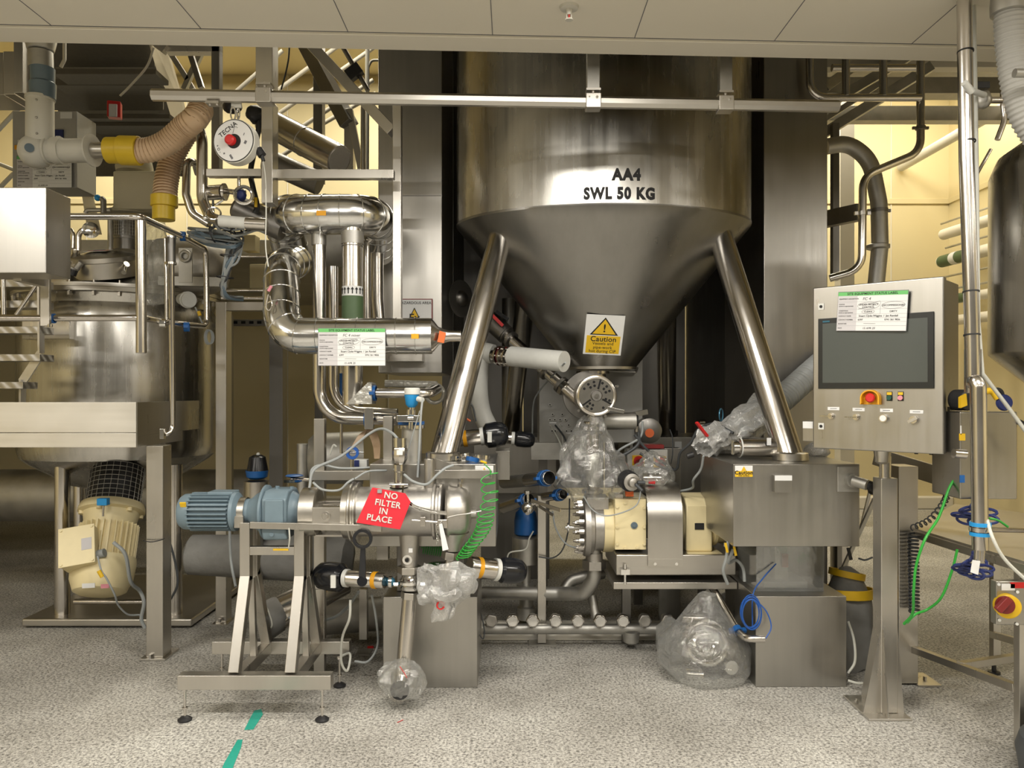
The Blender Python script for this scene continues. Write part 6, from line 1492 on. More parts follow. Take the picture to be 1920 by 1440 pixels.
# tool balancer
t = thing('tool_balancer', 'round white-faced spring tool balancer with red centre hanging from the rail', 'balancer')
c = V(438, 264, 3.60)
part(MB().lathe(c, (.14, 1, 0), [(0, .098), (.004, .103), (.055, .103), (.07, .09), (.075, .04)], 44), 'drum_housing', 'white_paint', t)
n_ = Vector((-.14, -1, 0)).normalized()
part(MB().lathe(c, n_, [(0, .0995), (.0015, .0995)], 48), 'rim_line', 'ink', t)
fc = part(MB().lathe(c + n_ * .0012, n_, [(0, .0955), (.0018, .0955)], 48), 'face_label', 'paper', t)
part(MB().lathe(c + n_ * .002 + Vector((.003, 0, -.003)), n_, [(0, .034), (.002, .034)], 32), 'hub_recess', 'ink', t)
part(MB().lathe(c + n_ * .002 + Vector((-.009, 0, .0)), n_, [(0, .024), (.022, .023), (.028, .016)], 28), 'hub_button', 'red', t)
xa = Vector((1, -.14, 0)).normalized()
pm = lambda dx, dz, a: plane_m(c + n_ * .0035 + xa * dx + UP * dz, xa * math.cos(a) + UP * math.sin(a), UP * math.cos(a) - xa * math.sin(a))
part(text_mb('TECNA', .031, pm(-.026, .052, .62), bold=.0002), 'lettering', 'ink', fc)
part(text_mb('- O +', .018, pm(-.072, -.035, 1.9)), 'lettering', 'ink', fc)
for dx, dz, a_, w_, h_ in ((.053, .028, 1.2, .012, .004), (.060, -.010, 1.1, .016, .012), (-.01, -.075, -1.0, .024, .010), (-.045, -.058, .3, .008, .008)):
    m_ = pm(dx, dz, a_); xx = m_.to_3x3() @ Vector((1, 0, 0)); yy = m_.to_3x3() @ Vector((0, 1, 0)); o_ = m_.translation
    part(MB().quad(o_ - xx * w_ / 2 - yy * h_ / 2, o_ + xx * w_ / 2 - yy * h_ / 2, o_ + xx * w_ / 2 + yy * h_ / 2, o_ - xx * w_ / 2 + yy * h_ / 2), 'printed_mark', 'ink_soft', fc)
part(MB().tube([c + n_ * .004 + xa * -.002 + UP * .032, c + n_ * .004 + xa * .006 + UP * .062, c + n_ * .004 + xa * .014 + UP * .064, c + n_ * .004 + xa * .022 + UP * .058], .0009, n=4), 'pen_mark', 'ink_soft', fc)
part(MB().pbox(433, 189, 452, 202, 3.62, .012), 'hanger_plate', 'white_paint', t, bev=.002)
part(MB().ring(V(437, 213, 3.62), (.4, -1, 0), .018, .004, 20, 8, .6, 1.7), 'hook', 'mirror', t)
part(MB().ring(V(447, 213, 3.62), (-.6, -1, 0), .014, .004, 20, 8, .6, 1.7), 'shackle', 'mirror', t)
part(MB().beam(V(470, 250, 3.64), V(485, 284, 3.64), .03, .03), 'cable_guide', 'white_paint', t, bev=.006)
part(MB().cyl(V(484, 280, 3.64), V(492, 292, 3.64), .020).cyl(V(490, 290, 3.64), V(494, 302, 3.64), .009), 'cable_stop', 'black_rubber', t)
part(MB().tube(spl([V(493, 300, 3.64), V(497, 325, 3.64), V(499, 356, 3.64)]), .002, n=6), 'wire', 'cable_white', t)
# ================================================================== LEFT: PLATFORM, VESSEL, DUCTS
def raildecor(t, p, ax, R): clamp(p, ax, R, 'blue', t, .03)
# platform edge
t = thing('platform', 'bright steel platform edge plate at far left with a square leg', 'platform')
a, b = V(-300, 754, 4.2), V(255, 839, 4.2)
part(MB().box(a.x, b.x, 4.20, 4.215, V(0, 811, 4.2).z, a.z).box(a.x, b.x, 4.20, 4.22, b.z, V(0, 812, 4.2).z), 'edge_plate', 'lit_sheet', t, 'front edge plate, its sheen put into the colour', bev=.002)
part(MB().box(b.x - .012, b.x, 4.215, 5.05, V(0, 811, 4.2).z - .02, a.z), 'side_plate', 'sheet', t, bev=.002)
part(MB().box(b.x - .05, b.x - .002, 4.22, 4.80, b.z, V(0, 811, 4.2).z - .02), 'side_channel', 'sheet', t, bev=.002)
part(MB().box(a.x, b.x - .012, 4.215, 4.75, V(0, 770, 4.2).z - .04, V(0, 770, 4.2).z - .02), 'deck_plate', 'tread_plate', t)
x0, x1 = V(269, 0, 4.30).x, V(301, 0, 4.30).x
part(MB().box(x0, x1, 4.33, 4.44, .012, b.z - .0), 'leg', 'steel', t, bev=.004)
part(MB().box(x0 - .03, x1 + .02, 4.31, 4.50, 0, .012), 'foot_plate', 'steel', t, bev=.002)
part(MB().hexnut((x0 + .03, 4.322, .012), (x0 + .03, 4.322, .034), .012), 'anchor_nut', 'mirror', t)
part(MB().tube(spl([V(268, 1014, 4.31), V(285, 1016, 4.30), V(303, 1012, 4.31), V(310, 1008, 4.38)]), .003, n=6), 'cable_tie', 'black_rubber', t)
# platform guard rail
t = thing('guard_rail', 'polished tube guard rail around the vessel platform with blue clamps', 'railing')
part(MB().tube([V(-200, 406, 3.95), V(262, 406, 3.95), V(350, 447, 4.5), V(386, 466, 4.75), V(388, 612, 4.75), V(330, 607, 4.45), V(268, 596, 3.97), V(-200, 597, 3.97)], S(6.2, 3.97), bend=.05, n=18), 'rail_tube', 'tube', t)
part(MB().cyl(V(264, 414, 3.98), V(265, 662, 3.98), S(9.5, 3.98), n=26), 'hanging_post', 'tube', t, bev=.002)
for (px, py, d_) in ((97, 597, 3.97), (343, 443, 4.45), (350, 613, 4.5)):
    raildecor(t, V(px, py, d_), (1, .3 if px > 200 else 0, 0), S(7, d_))
t = thing('gate_post', 'slender polished post with gas strut cylinder bending in to the platform edge', 'post')
part(MB().tube([V(321, 446, 4.25), V(321, 490, 4.25), V(324, 800, 4.35), V(318, 813, 4.33), V(306, 815, 4.32)], S(5.4, 4.3), bend=.05, n=18), 'tube', 'tube', t)
part(MB().cyl(V(320, 447, 4.25), V(320, 494, 4.25), S(9, 4.25), n=22), 'cylinder', 'dark_steel', t)
for py in (445, 494): part(MB().cyl(V(320, py - 2, 4.25), V(320, py + 2, 4.25), S(10.5, 4.25), n=22), 'collar', 'mirror', t)
part(MB().cyl(V(311, 500, 4.24), V(312, 600, 4.24), S(2.8, 4.24)), 'strut_rod', 'tube', t)
part(MB().cyl(V(309, 447, 4.24), V(310, 500, 4.24), S(2, 4.24)), 'strut_tube', 'tube', t)
clamp(V(305, 606, 4.2), (1, .3, 0), S(6.5, 4.2), 'mirror', t)
part(MB().pbox(299, 804, 307, 823, 4.28, .03), 'end_bracket', 'mirror', t, bev=.002)
# white big box
t = thing('steel_cabinet', 'bright blank stainless box hung on a strap bracket at far left', 'cabinet')
a, b = V(-200, 351, 3.52), V(86, 512, 3.52)
part(MB().box(a.x, b.x, 3.52, 3.72, b.z, a.z), 'casing', 'sheet', t, bev=.004)
part(MB().pbox(75, 518, 92, 611, 3.90, .02), 'strap', 'steel', t, bev=.002)
part(MB().box(V(80, 0, 3.9).x - .02, V(80, 0, 3.9).x + .02, 3.70, 3.92, b.z - .01, b.z + .03), 'strap_arm', 'steel', t)
part(MB().cyl(V(94, 613, 3.9), V(94, 608, 3.9), .012), 'nut', 'mirror', t)
# far-left stairs
t = thing('stairs', 'short flight of chequer plate steps at far left behind the platform rail', 'stairs')
for i, py in enumerate((524, 563, 612, 664, 716)):
    d_ = 4.9 + i * .0
    part(MB().pbox(-160, py, 75 - (0 if i < 4 else 32), py + (14 if i < 2 else 13), 4.68 - .05 * i, .14), 'tread', 'tread_plate', t, bev=.002)
part(MB().tube(P3([(78, 520, 4.6), (30, 590, 4.6)]), S(3.5, 4.6)), 'brace', 'tube', t)
part(MB().cyl(V(6, 524, 4.6), V(7, 590, 4.6), S(4.5, 4.6)), 'brace', 'tube', t)
part(MB().beam(V(76, 530, 4.60), V(77, 662, 4.60), .012, .05), 'stringer', 'steel', t)
part(MB().beam(V(77, 662, 4.60), V(42, 716, 4.60), .012, .05), 'stringer', 'steel', t)
part(MB().beam(V(42, 712, 4.60), V(42, 756, 4.60), .012, .05), 'stringer', 'steel', t)
# vessel
VX, VY, VR = -2.80, 5.55, .645
t = thing('process_vessel', 'large round stainless process vessel on legs behind the platform rail at left', 'vessel')
z = lambda py, d_=4.92: 1.5 - (py - 735) / F * d_
part(MB().lathe((VX, VY, 0), (0, 0, 1), [(z(925, 5.5), .05), (z(905, 5.5), .33), (z(878), VR - .06), (z(866), VR - .015), (z(848), VR), (z(590), VR), (z(575), VR - .008), (z(563), VR - .03), (z(545), VR - .01)], 96), 'shell', 'hopper', t, ang=30)
part(MB().lathe((VX, VY, z(533)), (0, 0, 1), [(-.045, VR), (-.04, VR + .03), (-.018, VR + .03), (-.017, VR + .02), (-.013, VR + .02), (-.012, VR + .03), (.012, VR + .03), (.016, VR - .02), (.06, VR - .09), (.14, VR - .22), (.18, .2), (.19, .01)], 96), 'lid', 'steel', t, 'domed flanged lid')
for i in range(28):
    a_ = 2 * PI * i / 28
    q_ = Vector((VX + math.cos(a_) * (VR + .014), VY + math.sin(a_) * (VR + .014), z(533)))
    if q_.y < VY + .1: part(MB().hexnut(q_ + Vector((0, 0, -.07)), q_ + Vector((0, 0, -.045)), .014).cyl(q_ + Vector((0, 0, -.045)), q_ + Vector((0, 0, .03)), .007), 'flange_bolt', 'steel', t)
mw = Vector((-2.68, 5.12, z(510)))
part(MB().lathe(mw, (-.03, -.28, 1), [(0, .195), (.10, .19), (.105, .20), (.135, .205), (.14, .19), (.165, .10), (.17, .01)], 48), 'manway', 'steel', t, 'round tilted manway lid')
dirr = Vector((-.03, -.28, 1)).normalized(); mc = mw + dirr * .170
xs = dirr.cross(Vector((0, 1, 0))).normalized() * -1; ys = dirr.cross(xs)
for m_, w_, h_, o_ in (('paper', .075, .05, 0), ('orange', .07, .016, .005), ('blue', .035, .012, .02)):
    part(MB().obox(mc + xs * -.01 + ys * (-.04 - o_ * .0) + dirr * (.004 + o_ * .1) + ys * (o_ if o_ else 0), xs.normalized(), ys.normalized(), dirr, w_ / 1, h_ / 1, .001), 'lid_sticker', m_, t)
for dx in (-.17, .17):
    part(MB().cyl(mw + Vector((dx, -.10, .06)), mw + Vector((dx * 1.15, -.17, .0)), .014).cyl(mw + Vector((dx * 1.1, -.14, .05)), mw + Vector((dx * 1.2, -.15, .06)), .02), 'swing_bolt', 'mirror', t)
for px, py, d_ in ((117, 1152, 5.02), (328, 1152, 5.02), (150, 1125, 5.95), (300, 1125, 5.95)):
    q_ = V(px, 0, d_)
    part(MB().cyl((q_.x, d_, .06), (q_.x, d_, 1.03), .046, n=24), 'leg', 'tube', t)
part(MB().box(VX - .28, VX + .02, VY - VR - .045, VY - VR + .05, z(637), z(600)), 'nameplate_bracket', 'steel', t, bev=.003)
part(MB().box(-2.60, -2.33, 5.0, 5.006, z(825), z(740)), 'dark_stain', 'dark_steel', t) if False else None
part(MB().tube([V(140, 1128, 5.0), V(268, 1128, 5.0)], .018), 'leg_tie', 'tube', t)
part(MB().lathe(V(350, 562, 4.80), (.5, -.6, -.1), [(-.1, .035), (0, .035), (.002, .05), (.03, .052), (.032, .045), (.05, .045)], 28), 'white_gauge', 'white_plastic', t, 'white capped sensor')
part(MB().tube(spl([V(366, 576, 4.75), V(372, 590, 4.75), V(382, 612, 4.76)]), .005, n=6), 'sensor_lead', 'cable_grey', t)
part(MB().cyl(V(372, 584, 4.74), V(375, 592, 4.74), .010), 'yellow_tag', 'yellow', t)
t = thing('cable_coil', 'small loop of pale blue cable hung below the platform rail corner', 'cable')
for i in range(4): part(MB().ring(V(390 + i * 1.5, 632, 4.7), (.5, -1, .15 * i), .035, .003, 22, 6, .6, 1.3), 'loop', 'cable_grey', t)
t = thing('vessel_plinth', 'flat rounded steel plinth on the floor under the left process vessel', 'plinth')
part(MB().box(-3.11, -2.03, 4.90, 6.1, .012, .062), 'slab', 'sheet_h', t, bev=.012)
part(MB().box(-3.06, -2.08, 4.96, 6.0, 0, .014), 'base', 'black_rubber', t)
# lid side pipework
t = thing('lid_pipework', 'small shiny bent pipes and clamp on the vessel lid beside the blank box', 'pipe')
part(MB().tube([V(147, 470, 5.0), V(147, 440, 5.0), V(155, 430, 5.0), V(172, 432, 5.0)], S(5, 5), bend=.06), 'bend', 'tube', t)
part(MB().lathe(V(170, 432, 5.0), (.5, -.8, 0), [(0, .05), (.012, .052), (.02, .03)], 28), 'clamp_ring', 'mirror', t)
part(MB().tube([V(132, 430, 5.05), V(138, 440, 5.05), V(137, 465, 5.05)], S(4, 5), bend=.04), 'bend', 'tube', t)
part(MB().lathe(V(142, 515, 5.0), (0, 0, 1), [(0, .06), (.09, .05), (.13, .025), (.16, .025)], 28), 'dome_fitting', 'tube', t)
part(MB().cyl(V(136, 512, 4.9), V(152, 492, 4.9), .020).cyl(V(132, 514, 4.88), V(139, 502, 4.88), .026), 'lamp_fitting', 'galv', t)
part(MB().cyl(V(135, 516, 4.86), V(139, 506, 4.86), .024), 'black_grip', 'black_rubber', t)
t = thing('spherical_separator', 'dull domed steel vessel right of the gate post at the platform corner', 'vessel')
part(MB().lathe(V(400, 500, 5.3), (1, 0, 0), [(-.36, .19), (-.1, .20), (.0, .185), (.07, .14), (.10, .07), (.11, .01)], 40), 'shell', 'cast', t)
part(MB().beam(V(300, 527, 5.1), V(425, 530, 5.1), .06, .06), 'carrier_beam', 'galv', t)
part(MB().pbox(335, 465, 360, 530, 4.95, .01), 'lug_plate', 'galv', t)
part(MB().ring(V(347, 480, 4.94), (0, 1, 0), .03, .012, 20), 'lifting_eye', 'galv', t)
t = thing('plastic_bag', 'long clear plastic sleeve hanging over the vessel edge left of the gate post', 'bag')
part(bag_mb([V(300, 408, 4.6), V(292, 440, 4.62), V(290, 490, 4.65), V(290, 540, 4.68), V(292, 572, 4.7)], [.03, .07, .085, .10, .05], .018, 9, 12, flat=.5), 'film', 'film', t)
# lower motor
t = thing('agitator_motor', 'cream painted motor hanging tilted below the left process vessel', 'motor')
top = V(222, 880, 5.1); ax = (V(186, 1115, 4.75) - top); L = ax.length; ax.normalize(); k5 = 5.0 / F
part(MB().lathe(top, ax, [(0, 46 * k5), (L * .30, 46 * k5)], 40, cap=False), 'mesh_guard', 'black_rubber', t)
g = MB()
for i in range(26):
    a1, a2 = axes_of(ax); th = 2 * PI * i / 26; u = a1 * math.cos(th) + a2 * math.sin(th)
    g.cyl(top + u * 47 * k5, top + u * 47 * k5 + ax * L * .30, .002, n=5)
for i in range(9): g.ring(top + ax * (L * .30 * i / 8), ax, 47 * k5, .002, 36, 5)
part(g, 'guard_wires', 'galv', t, kind='stuff')
f0 = L * .30
part(MB().lathe(top + ax * f0, ax, [(0, 54 * k5), (.03, 57 * k5), (.05, 57 * k5), (.06, 48 * k5), (.16, 42 * k5)], 40), 'flange', 'cream_paint', t)
bd = part(MB().lathe(top + ax * (f0 + .14), ax, [(0, 42 * k5), (L * .70 - .34, 42 * k5)], 40), 'motor_body', 'cream_paint', t)
a1, a2 = axes_of(ax)
for i in range(30):
    th = 2 * PI * i / 30; u = a1 * math.cos(th) + a2 * math.sin(th)
    part(MB().obox(top + ax * (f0 + .14 + (L * .7 - .34) / 2) + u * 46 * k5, ax, u, ax.cross(u), (L * .7 - .34) / 2, 5 * k5, .003), 'cooling_fin', 'cream_paint', bd)
part(MB().lathe(top + ax * (L - .22), ax, [(0, 53 * k5), (.03, 54 * k5), (.13, 52 * k5), (.20, 44 * k5), (.215, 36 * k5), (.22, .01)], 44), 'fan_cowl', 'cream_paint', t, 'domed cream fan cowl')
c = top + ax * (L * .60) + Vector((-.055, -.20, .0)); sxv = Vector((1, .25, .15)).normalized(); szv = ax.cross(sxv).normalized().cross(sxv) * -1
szv = (-ax - sxv * (-ax).dot(sxv)).normalized(); syv = szv.cross(sxv)
part(MB().obox(c, sxv, syv, szv, .095, .07, .115), 'terminal_box', 'cream_paint', t, bev=.006)
fc_ = c - Vector((0, 1, 0)) * 0
nf = syv if syv.y < 0 else -syv
tb = part(MB().obox(c + nf * .074, sxv, syv, szv, .100, .005, .120), 'box_lid', 'cream_paint', t, bev=.003)
part(MB().obox(c + nf * .080 + sxv * .055 + szv * .0, sxv, syv, szv, .028, .001, .036), 'rating_plate', 'paper_grey', tb)
for dx, dz in ((-.085, .105), (.085, .105), (.085, -.105), (-.085, -.105)): part(MB().cyl(c + nf * .078 + sxv * dx + szv * dz, c + nf * .086 + sxv * dx + szv * dz, .008), 'lid_screw', 'cream_paint', tb)
part(MB().cyl(c + sxv * .10 + nf * .02 - szv * .06, c + sxv * .14 + nf * .03 - szv * .06, .026), 'cable_gland', 'cable_grey', t)
part(MB().pbox(181, 935, 200, 948, 4.72, .04), 'blue_sensor', 'bright_blue', t, 'blue sensor block', bev=.003)
part(MB().cyl(V(193, 968, 4.74), V(194, 948, 4.74), .006), 'sensor_pin', 'steel', t)
for th_ in (0, 1, 2, 3, 4, 5):
    u = a1 * math.cos(th_ * PI / 3 + .4) + a2 * math.sin(th_ * PI / 3 + .4)
    part(MB().cyl(top + ax * (f0 + .04) + u * 50 * k5, top + ax * (f0 + .075) + u * 50 * k5, .016), 'flange_nut', 'cream_paint', t)
q_ = V(166, 1098, 4.60); part(MB().obox(q_, Vector((1, 0, .05)), Vector((0, 1, 0)), Vector((0, 0, 1)), .038, .002, .014), 'white_sticker', 'paper', t)
q_ = V(197, 1099, 4.61); part(MB().obox(q_, Vector((1, .2, 0)), Vector((0, 1, 0)), Vector((0, 0, 1)), .022, .002, .012), 'pink_mark', 'pink', t)
cable([(183, 1043, 4.56), (190, 1070, 4.53), (200, 1085, 4.53), (215, 1115, 4.55), (222, 1135, 4.6), (240, 1152, 4.65), (262, 1153, 4.7)], 1.8, 'cable_grey', 'grey cable with yellow tag hanging over the tilted cream motor')
cable([(213, 1017, 4.56), (235, 1040, 4.55), (245, 1090, 4.6), (262, 1108, 4.7), (270, 1130, 4.7), (265, 1160, 4.7), (272, 1178, 4.7)], 3.4, 'cable_grey', 'thick grey cable from the cream motor down to the plinth')
cable([(308, 990, 4.6), (325, 1040, 4.6), (333, 1090, 4.6), (322, 1120, 4.6), (308, 1135, 4.65)], 2.2, 'cable_dark', 'black cable bowed right of the square platform leg')
solo(MB().cyl(V(185, 1070, 4.52), V(192, 1082, 4.52), .012), 'cable_marker', 'yellow', 'yellow marker sleeve on the grey cable of the tilted cream motor', 'marker')
solo(MB().cyl((-6.0, 6.6, .62), (-2.2, 6.6, .62), .22, n=36), 'floor_duct', 'galv', 'very fat grey duct lying low behind the left process vessel', 'duct')
# motor on top
t = thing('mixer_motor', 'cream mixer motor with domed cowl standing above the vessel lid', 'motor')
part(MB().lathe(V(252, 315, 5.3), (0, 0, 1), [(-.03, .115), (.0, .12), (.05, .11), (.075, .06), (.08, .01)], 36), 'fan_cowl', 'pale_paint', t)
part(MB().pbox(211, 320, 293, 392, 5.12, .30), 'terminal_housing', 'pale_paint', t, bev=.012)
part(MB().lathe(V(248, 405, 5.3), (0, 0, 1), [(0, .17), (.02, .175), (.03, .13), (.05, .12)], 36), 'base_flange', 'pale_paint', t)
for i in range(0): part(MB().pbox(216 + i * 16, 345, 219 + i * 16, 388, 5.105, .02), 'cooling_rib', 'pale_paint', t)
part(MB().cyl(V(238, 470, 5.35), V(238, 405, 5.35), .09, n=28), 'shaft_guard', 'dark_steel', t)
g = MB()
for i in range(18):
    th = PI + PI * i / 17; g.cyl(V(238, 445, 5.35) + Vector((math.cos(th) * .095, math.sin(th) * .095, 0)), V(238, 406, 5.35) + Vector((math.cos(th) * .095, math.sin(th) * .095, 0)), .002, n=5)
for i in range(8): g.ring(V(238, 408 + i * 6, 5.35), (0, 0, 1), .095, .002, 30, 5)
part(g, 'guard_wires', 'galv', t, kind='stuff')
for px in (207, 268): part(MB().cyl(V(px, 470, 5.2), V(px, 405, 5.2), .018), 'stand_rod', 'galv', t)
e = thing('hand_valve', 'small round blue knob valve left of the cream mixer motor', 'valve')
part(MB().sphere(V(183, 371, 5.0), S(6, 5)), 'knob', 'bright_blue', e, 'blue knob')
part(MB().tube([V(190, 372, 5.0), V(194, 375, 5.0), V(194, 400, 5.0)], .018, bend=.02), 'stem', 'dark_steel', e)
solo(MB().tube(P3([(160, 400, 5.1), (163, 394, 5.1), (208, 394, 5.1)]), S(4, 5.1), bend=.03), 'pipe', 'galv', 'short grey horizontal pipe left of the mixer motor base', 'pipe')
# white duct elbow and flexible hose
t = thing('extraction_duct', 'white extraction duct dropping from the ceiling and elbowing right at upper left', 'duct')
dd = 4.10
part(MB().lathe(V(76, 96, dd), (0, 0, 1), [(0, S(20, dd)), (S(2, dd), S(23, dd)), (S(20, dd), S(27, dd)), (S(80, dd), S(27, dd))], 36), 'galvanised_reducer', 'galv', t, 'galvanised reducer')
part(MB().cyl(V(76, 98, dd), V(77, 128, dd), S(21, dd), n=36), 'galvanised_pipe', 'galv', t)
part(MB().lathe(V(80, 185, dd), (0, 0, 1), [(0, S(22, dd)), (S(28, dd), S(23, dd)), (S(31, dd), S(20.5, dd)), (S(57, dd), S(21, dd))], 36), 'rubber_sleeve', 'steel_blue', t, 'dark rubber sleeve')
part(MB().lathe(V(75, 268, dd), (0, 0, 1), [(0, S(24, dd)), (S(80, dd), S(23.5, dd)), (S(81, dd), S(25.5, dd)), (S(86, dd), S(25, dd))], 36), 'white_pipe', 'white_paint', t)
part(MB().sphere(V(68, 284, dd), S(31, dd), 1.0, 36, 20), 'elbow', 'white_paint', t, 'rounded white elbow')
part(MB().cyl(V(55, 277, dd - .072), V(55, 277, dd - .094), S(8, dd)), 'blue_cap', 'steel_blue', t, 'blue cap')
part(MB().cyl(V(68, 284, dd), V(173, 282, dd), S(22, dd), n=36), 'white_pipe', 'white_paint', t)
for px, w_ in ((91, .012), (110, .045)): part(MB().band(V(px, 283, dd), (1, 0, -.0), S(25, dd), w_, .012, 36), 'clamp_band', 'white_paint', t)
part(MB().box(V(106, 0, dd).x, V(114, 0, dd).x, dd - .01, dd + .01, V(0, 262, dd).z, V(0, 256, dd).z), 'clamp_tab', 'white_paint', t)
part(MB().lathe(V(172, 282, dd), (1, -.1, 0), [(0, S(30, dd)), (.008, S(30, dd)), (.010, S(24, dd))], 40), 'end_flange', 'white_paint', t)
part(MB().cyl(V(175, 282, dd), V(204, 282, dd), S(15, dd), n=32), 'steel_stub', 'steel', t)
for q in ((68, 220), (69, 250), (68, 187)): part(MB().sphere(V(q[0], q[1], dd - .066), .006), 'rivet', 'galv', t)
t = thing('flexible_hose', 'ribbed tan flexible hose with yellow cuffs arching up and back down at upper left', 'hose')
cuffs = (((201, 282, 4.10), (233, 282, 4.10), 24), ((226, 282, 4.10), (262, 283, 4.10), 27))
for a_, b_, r_ in cuffs: part(MB().cyl(V(*a_), V(*b_), S(r_, 4.1), n=40), 'yellow_cuff', 'cuff_yellow', t, 'yellow cuff', bev=.004)
part(MB().cyl(V(308, 367, 4.35), V(308, 388, 4.35), S(24, 4.35), n=40), 'yellow_cuff', 'cuff_yellow', t, 'yellow cuff', bev=.004)
part(MB().cyl(V(307, 386, 4.35), V(307, 413, 4.35), S(20, 4.35), n=40), 'yellow_cuff', 'cuff_yellow', t, 'yellow cuff', bev=.004)
path = spl([V(258, 283, 4.10), V(285, 280, 4.10), V(315, 266, 4.10), V(345, 240, 4.08), V(366, 222, 4.05), V(376, 207, 4.12), V(366, 225, 4.30), V(340, 262, 4.36), V(322, 300, 4.38), V(312, 340, 4.37), V(309, 372, 4.35)], 30)
# even spacing
ev = [path[0]]; acc = 0
for A, B in zip(path[:-1], path[1:]):
    s_ = (B - A).length
    while acc + s_ >= .0035:
        f_ = (.0035 - acc) / s_; A = A.lerp(B, f_); ev.append(A); s_ = (B - A).length; acc = 0
    acc += s_
rr_ = S(22, 4.15)
part(MB().tube(ev, rr_, n=32, rfun=lambda L_: rr_ + .003 * math.sin(2 * PI * L_ / .0185)), 'ribbed_tube', 'hose_tan', t, 'ribbed tan tube', ang=80)
def helix_on(path, R, pitch, r, per=16):
    out = []; L_ = 0; stp = pitch / per; a_, b_ = axes_of(path[1] - path[0]); acc = 0; prev = (path[1] - path[0]).normalized()
    for A, B in zip(path[:-1], path[1:]):
        dr = (B - A); l_ = dr.length
        if l_ < 1e-9: continue
        dn = dr / l_; q = prev.rotation_difference(dn); a_ = q @ a_; a_ = (a_ - dn * a_.dot(dn)).normalized(); b_ = dn.cross(a_); prev = dn
        s_ = stp - acc
        while s_ <= l_:
            L_ += stp; th = 2 * PI * L_ / pitch
            out.append(A + dn * s_ + (a_ * math.cos(th) + b_ * math.sin(th)) * R); s_ += stp
        acc = l_ - (s_ - stp)
    return MB().tube(out, r, n=5)
part(helix_on(ev, rr_ - .0005, .0185, .0030), 'hose_spiral', 'hose_rib', t, 'brown spiral rib', ang=80)
# square steel chute at top left
t = thing('steel_trunking', 'square bright steel trunking hanging at the top left corner', 'trunking')
part(MB().pbox(-120, 98, 6, 178, 4.5, .25), 'side_panel', 'steel', t, bev=.003)
part(MB().pbox(6, 96, 26, 177, 4.42, .2), 'side_panel', 'steel', t, bev=.003)
part(MB().pbox(25, 60, 42, 174, 4.30, .25), 'front_panel', 'sheet', t, bev=.004)
part(MB().pbox(42, 60, 58, 178, 4.36, .18), 'return_panel', 'steel', t, bev=.003)
# cabinet behind the duct
t = thing('wall_cabinet', 'grey cabinet behind the white duct elbow with notes taped on it', 'cabinet')
part(MB().pbox(23, 208, 144, 352, 5.3, .25), 'casing', 'box_grey', t, bev=.006)
part(MB().pbox(98, 243, 118, 262, 5.29, .01), 'panel_meter', 'navy', t)
part(MB().pbox(113, 210, 135, 222, 5.295, .003), 'paper_note', 'paper', t)
part(MB().pbox(33, 262, 41, 268, 5.29, .008), 'lock', 'white_plastic', t)
part(MB().pbox(27, 272, 37, 280, 5.29, .008), 'amber_lamp', 'amber', t)
TL, TR, BL = V(31, 292, 5.28), V(135, 292, 5.28), V(31, 352, 5.28)
status_card('grey status card partly hidden under the white duct elbow at upper left', BL, TR - TL, TL - BL, (TR - TL).length, (TL - BL).length, 'FC 4')
# staircase underside
t = thing('staircase', 'steel staircase seen from below at upper left with plate stringer', 'stairs')
steps = ((72, 126, 5.7, 95, 290), (129, 139, 5.8, 98, 292), (148, 160, 6.0, 100, 298), (163, 207, 6.1, 98, 306), (213, 222, 6.3, 150, 318), (226, 236, 6.4, 160, 325), (240, 330, 6.6, 120, 345))
for i, (y0, y1, d_, xa_, xb_) in enumerate(steps):
    if (y1 - y0) > 30:
        a_, b_ = V(xa_, y0, d_), V(xb_, y1, d_)
        part(MB().prism([V(xa_, y0, d_), V(xb_, y0, d_), V(xb_, y1, d_ + .28), V(xa_, y1, d_ + .28)], (0, .01, .02)), 'riser_plate', 'stair_shade', t)
    else:
        part(MB().pbox(xa_, y0, xb_, y1, d_, .22), 'tread', 'stair_shade', t, bev=.004)
part(MB().prism([V(274, 66, 5.65), V(301, 66, 5.65), V(352, 240, 6.5), V(327, 240, 6.5)], (.03, 0, 0)), 'stringer', 'ceil_paint', t)
part(MB().prism([V(148, 330, 6.5), V(160, 330, 6.5), V(185, 440, 6.9), V(165, 440, 6.9)], (.03, 0, 0)), 'stringer', 'ceil_paint', t)
part(MB().prism([V(95, 60, 7.0), V(286, 60, 7.0), V(350, 330, 7.4), V(120, 330, 7.4)], (0, .02, 0)), 'dark_backing', 'stair_shade', t)  # dark sheet added for shade, hides the bright wall between treads
solo(MB().tube(spl([V(288, 90, 5.5), V(275, 125, 5.5), V(245, 160, 5.5), V(225, 180, 5.5)]), .008, n=8), 'cable', 'ceil_paint', 'pale cable slung under the staircase at upper left', 'cable')
solo(MB().tube(P3([(121, 66, 5.4), (121, 112, 5.4), (114, 126, 5.4)]), .012, bend=.03), 'conduit', 'ceil_paint', 'short pale conduit beside the galvanised duct under the stairs', 'conduit')
e = thing('fire_sounder', 'small red and grey alarm box fixed under the staircase', 'alarm')
part(MB().obox(V(215, 207, 5.6), Vector((1, .3, 0)).normalized(), Vector((-.3, 1, 0)).normalized(), Vector((0, 0, 1)), .045, .035, .058), 'housing', 'red', e, bev=.006)
part(MB().obox(V(212, 207, 5.555), Vector((1, .1, 0)).normalized(), Vector((-.1, 1, 0)).normalized(), Vector((0, 0, 1)), .028, .006, .045), 'face', 'paper_grey', e, bev=.003)
gp = 'pale handrail tubes at the far left wall'
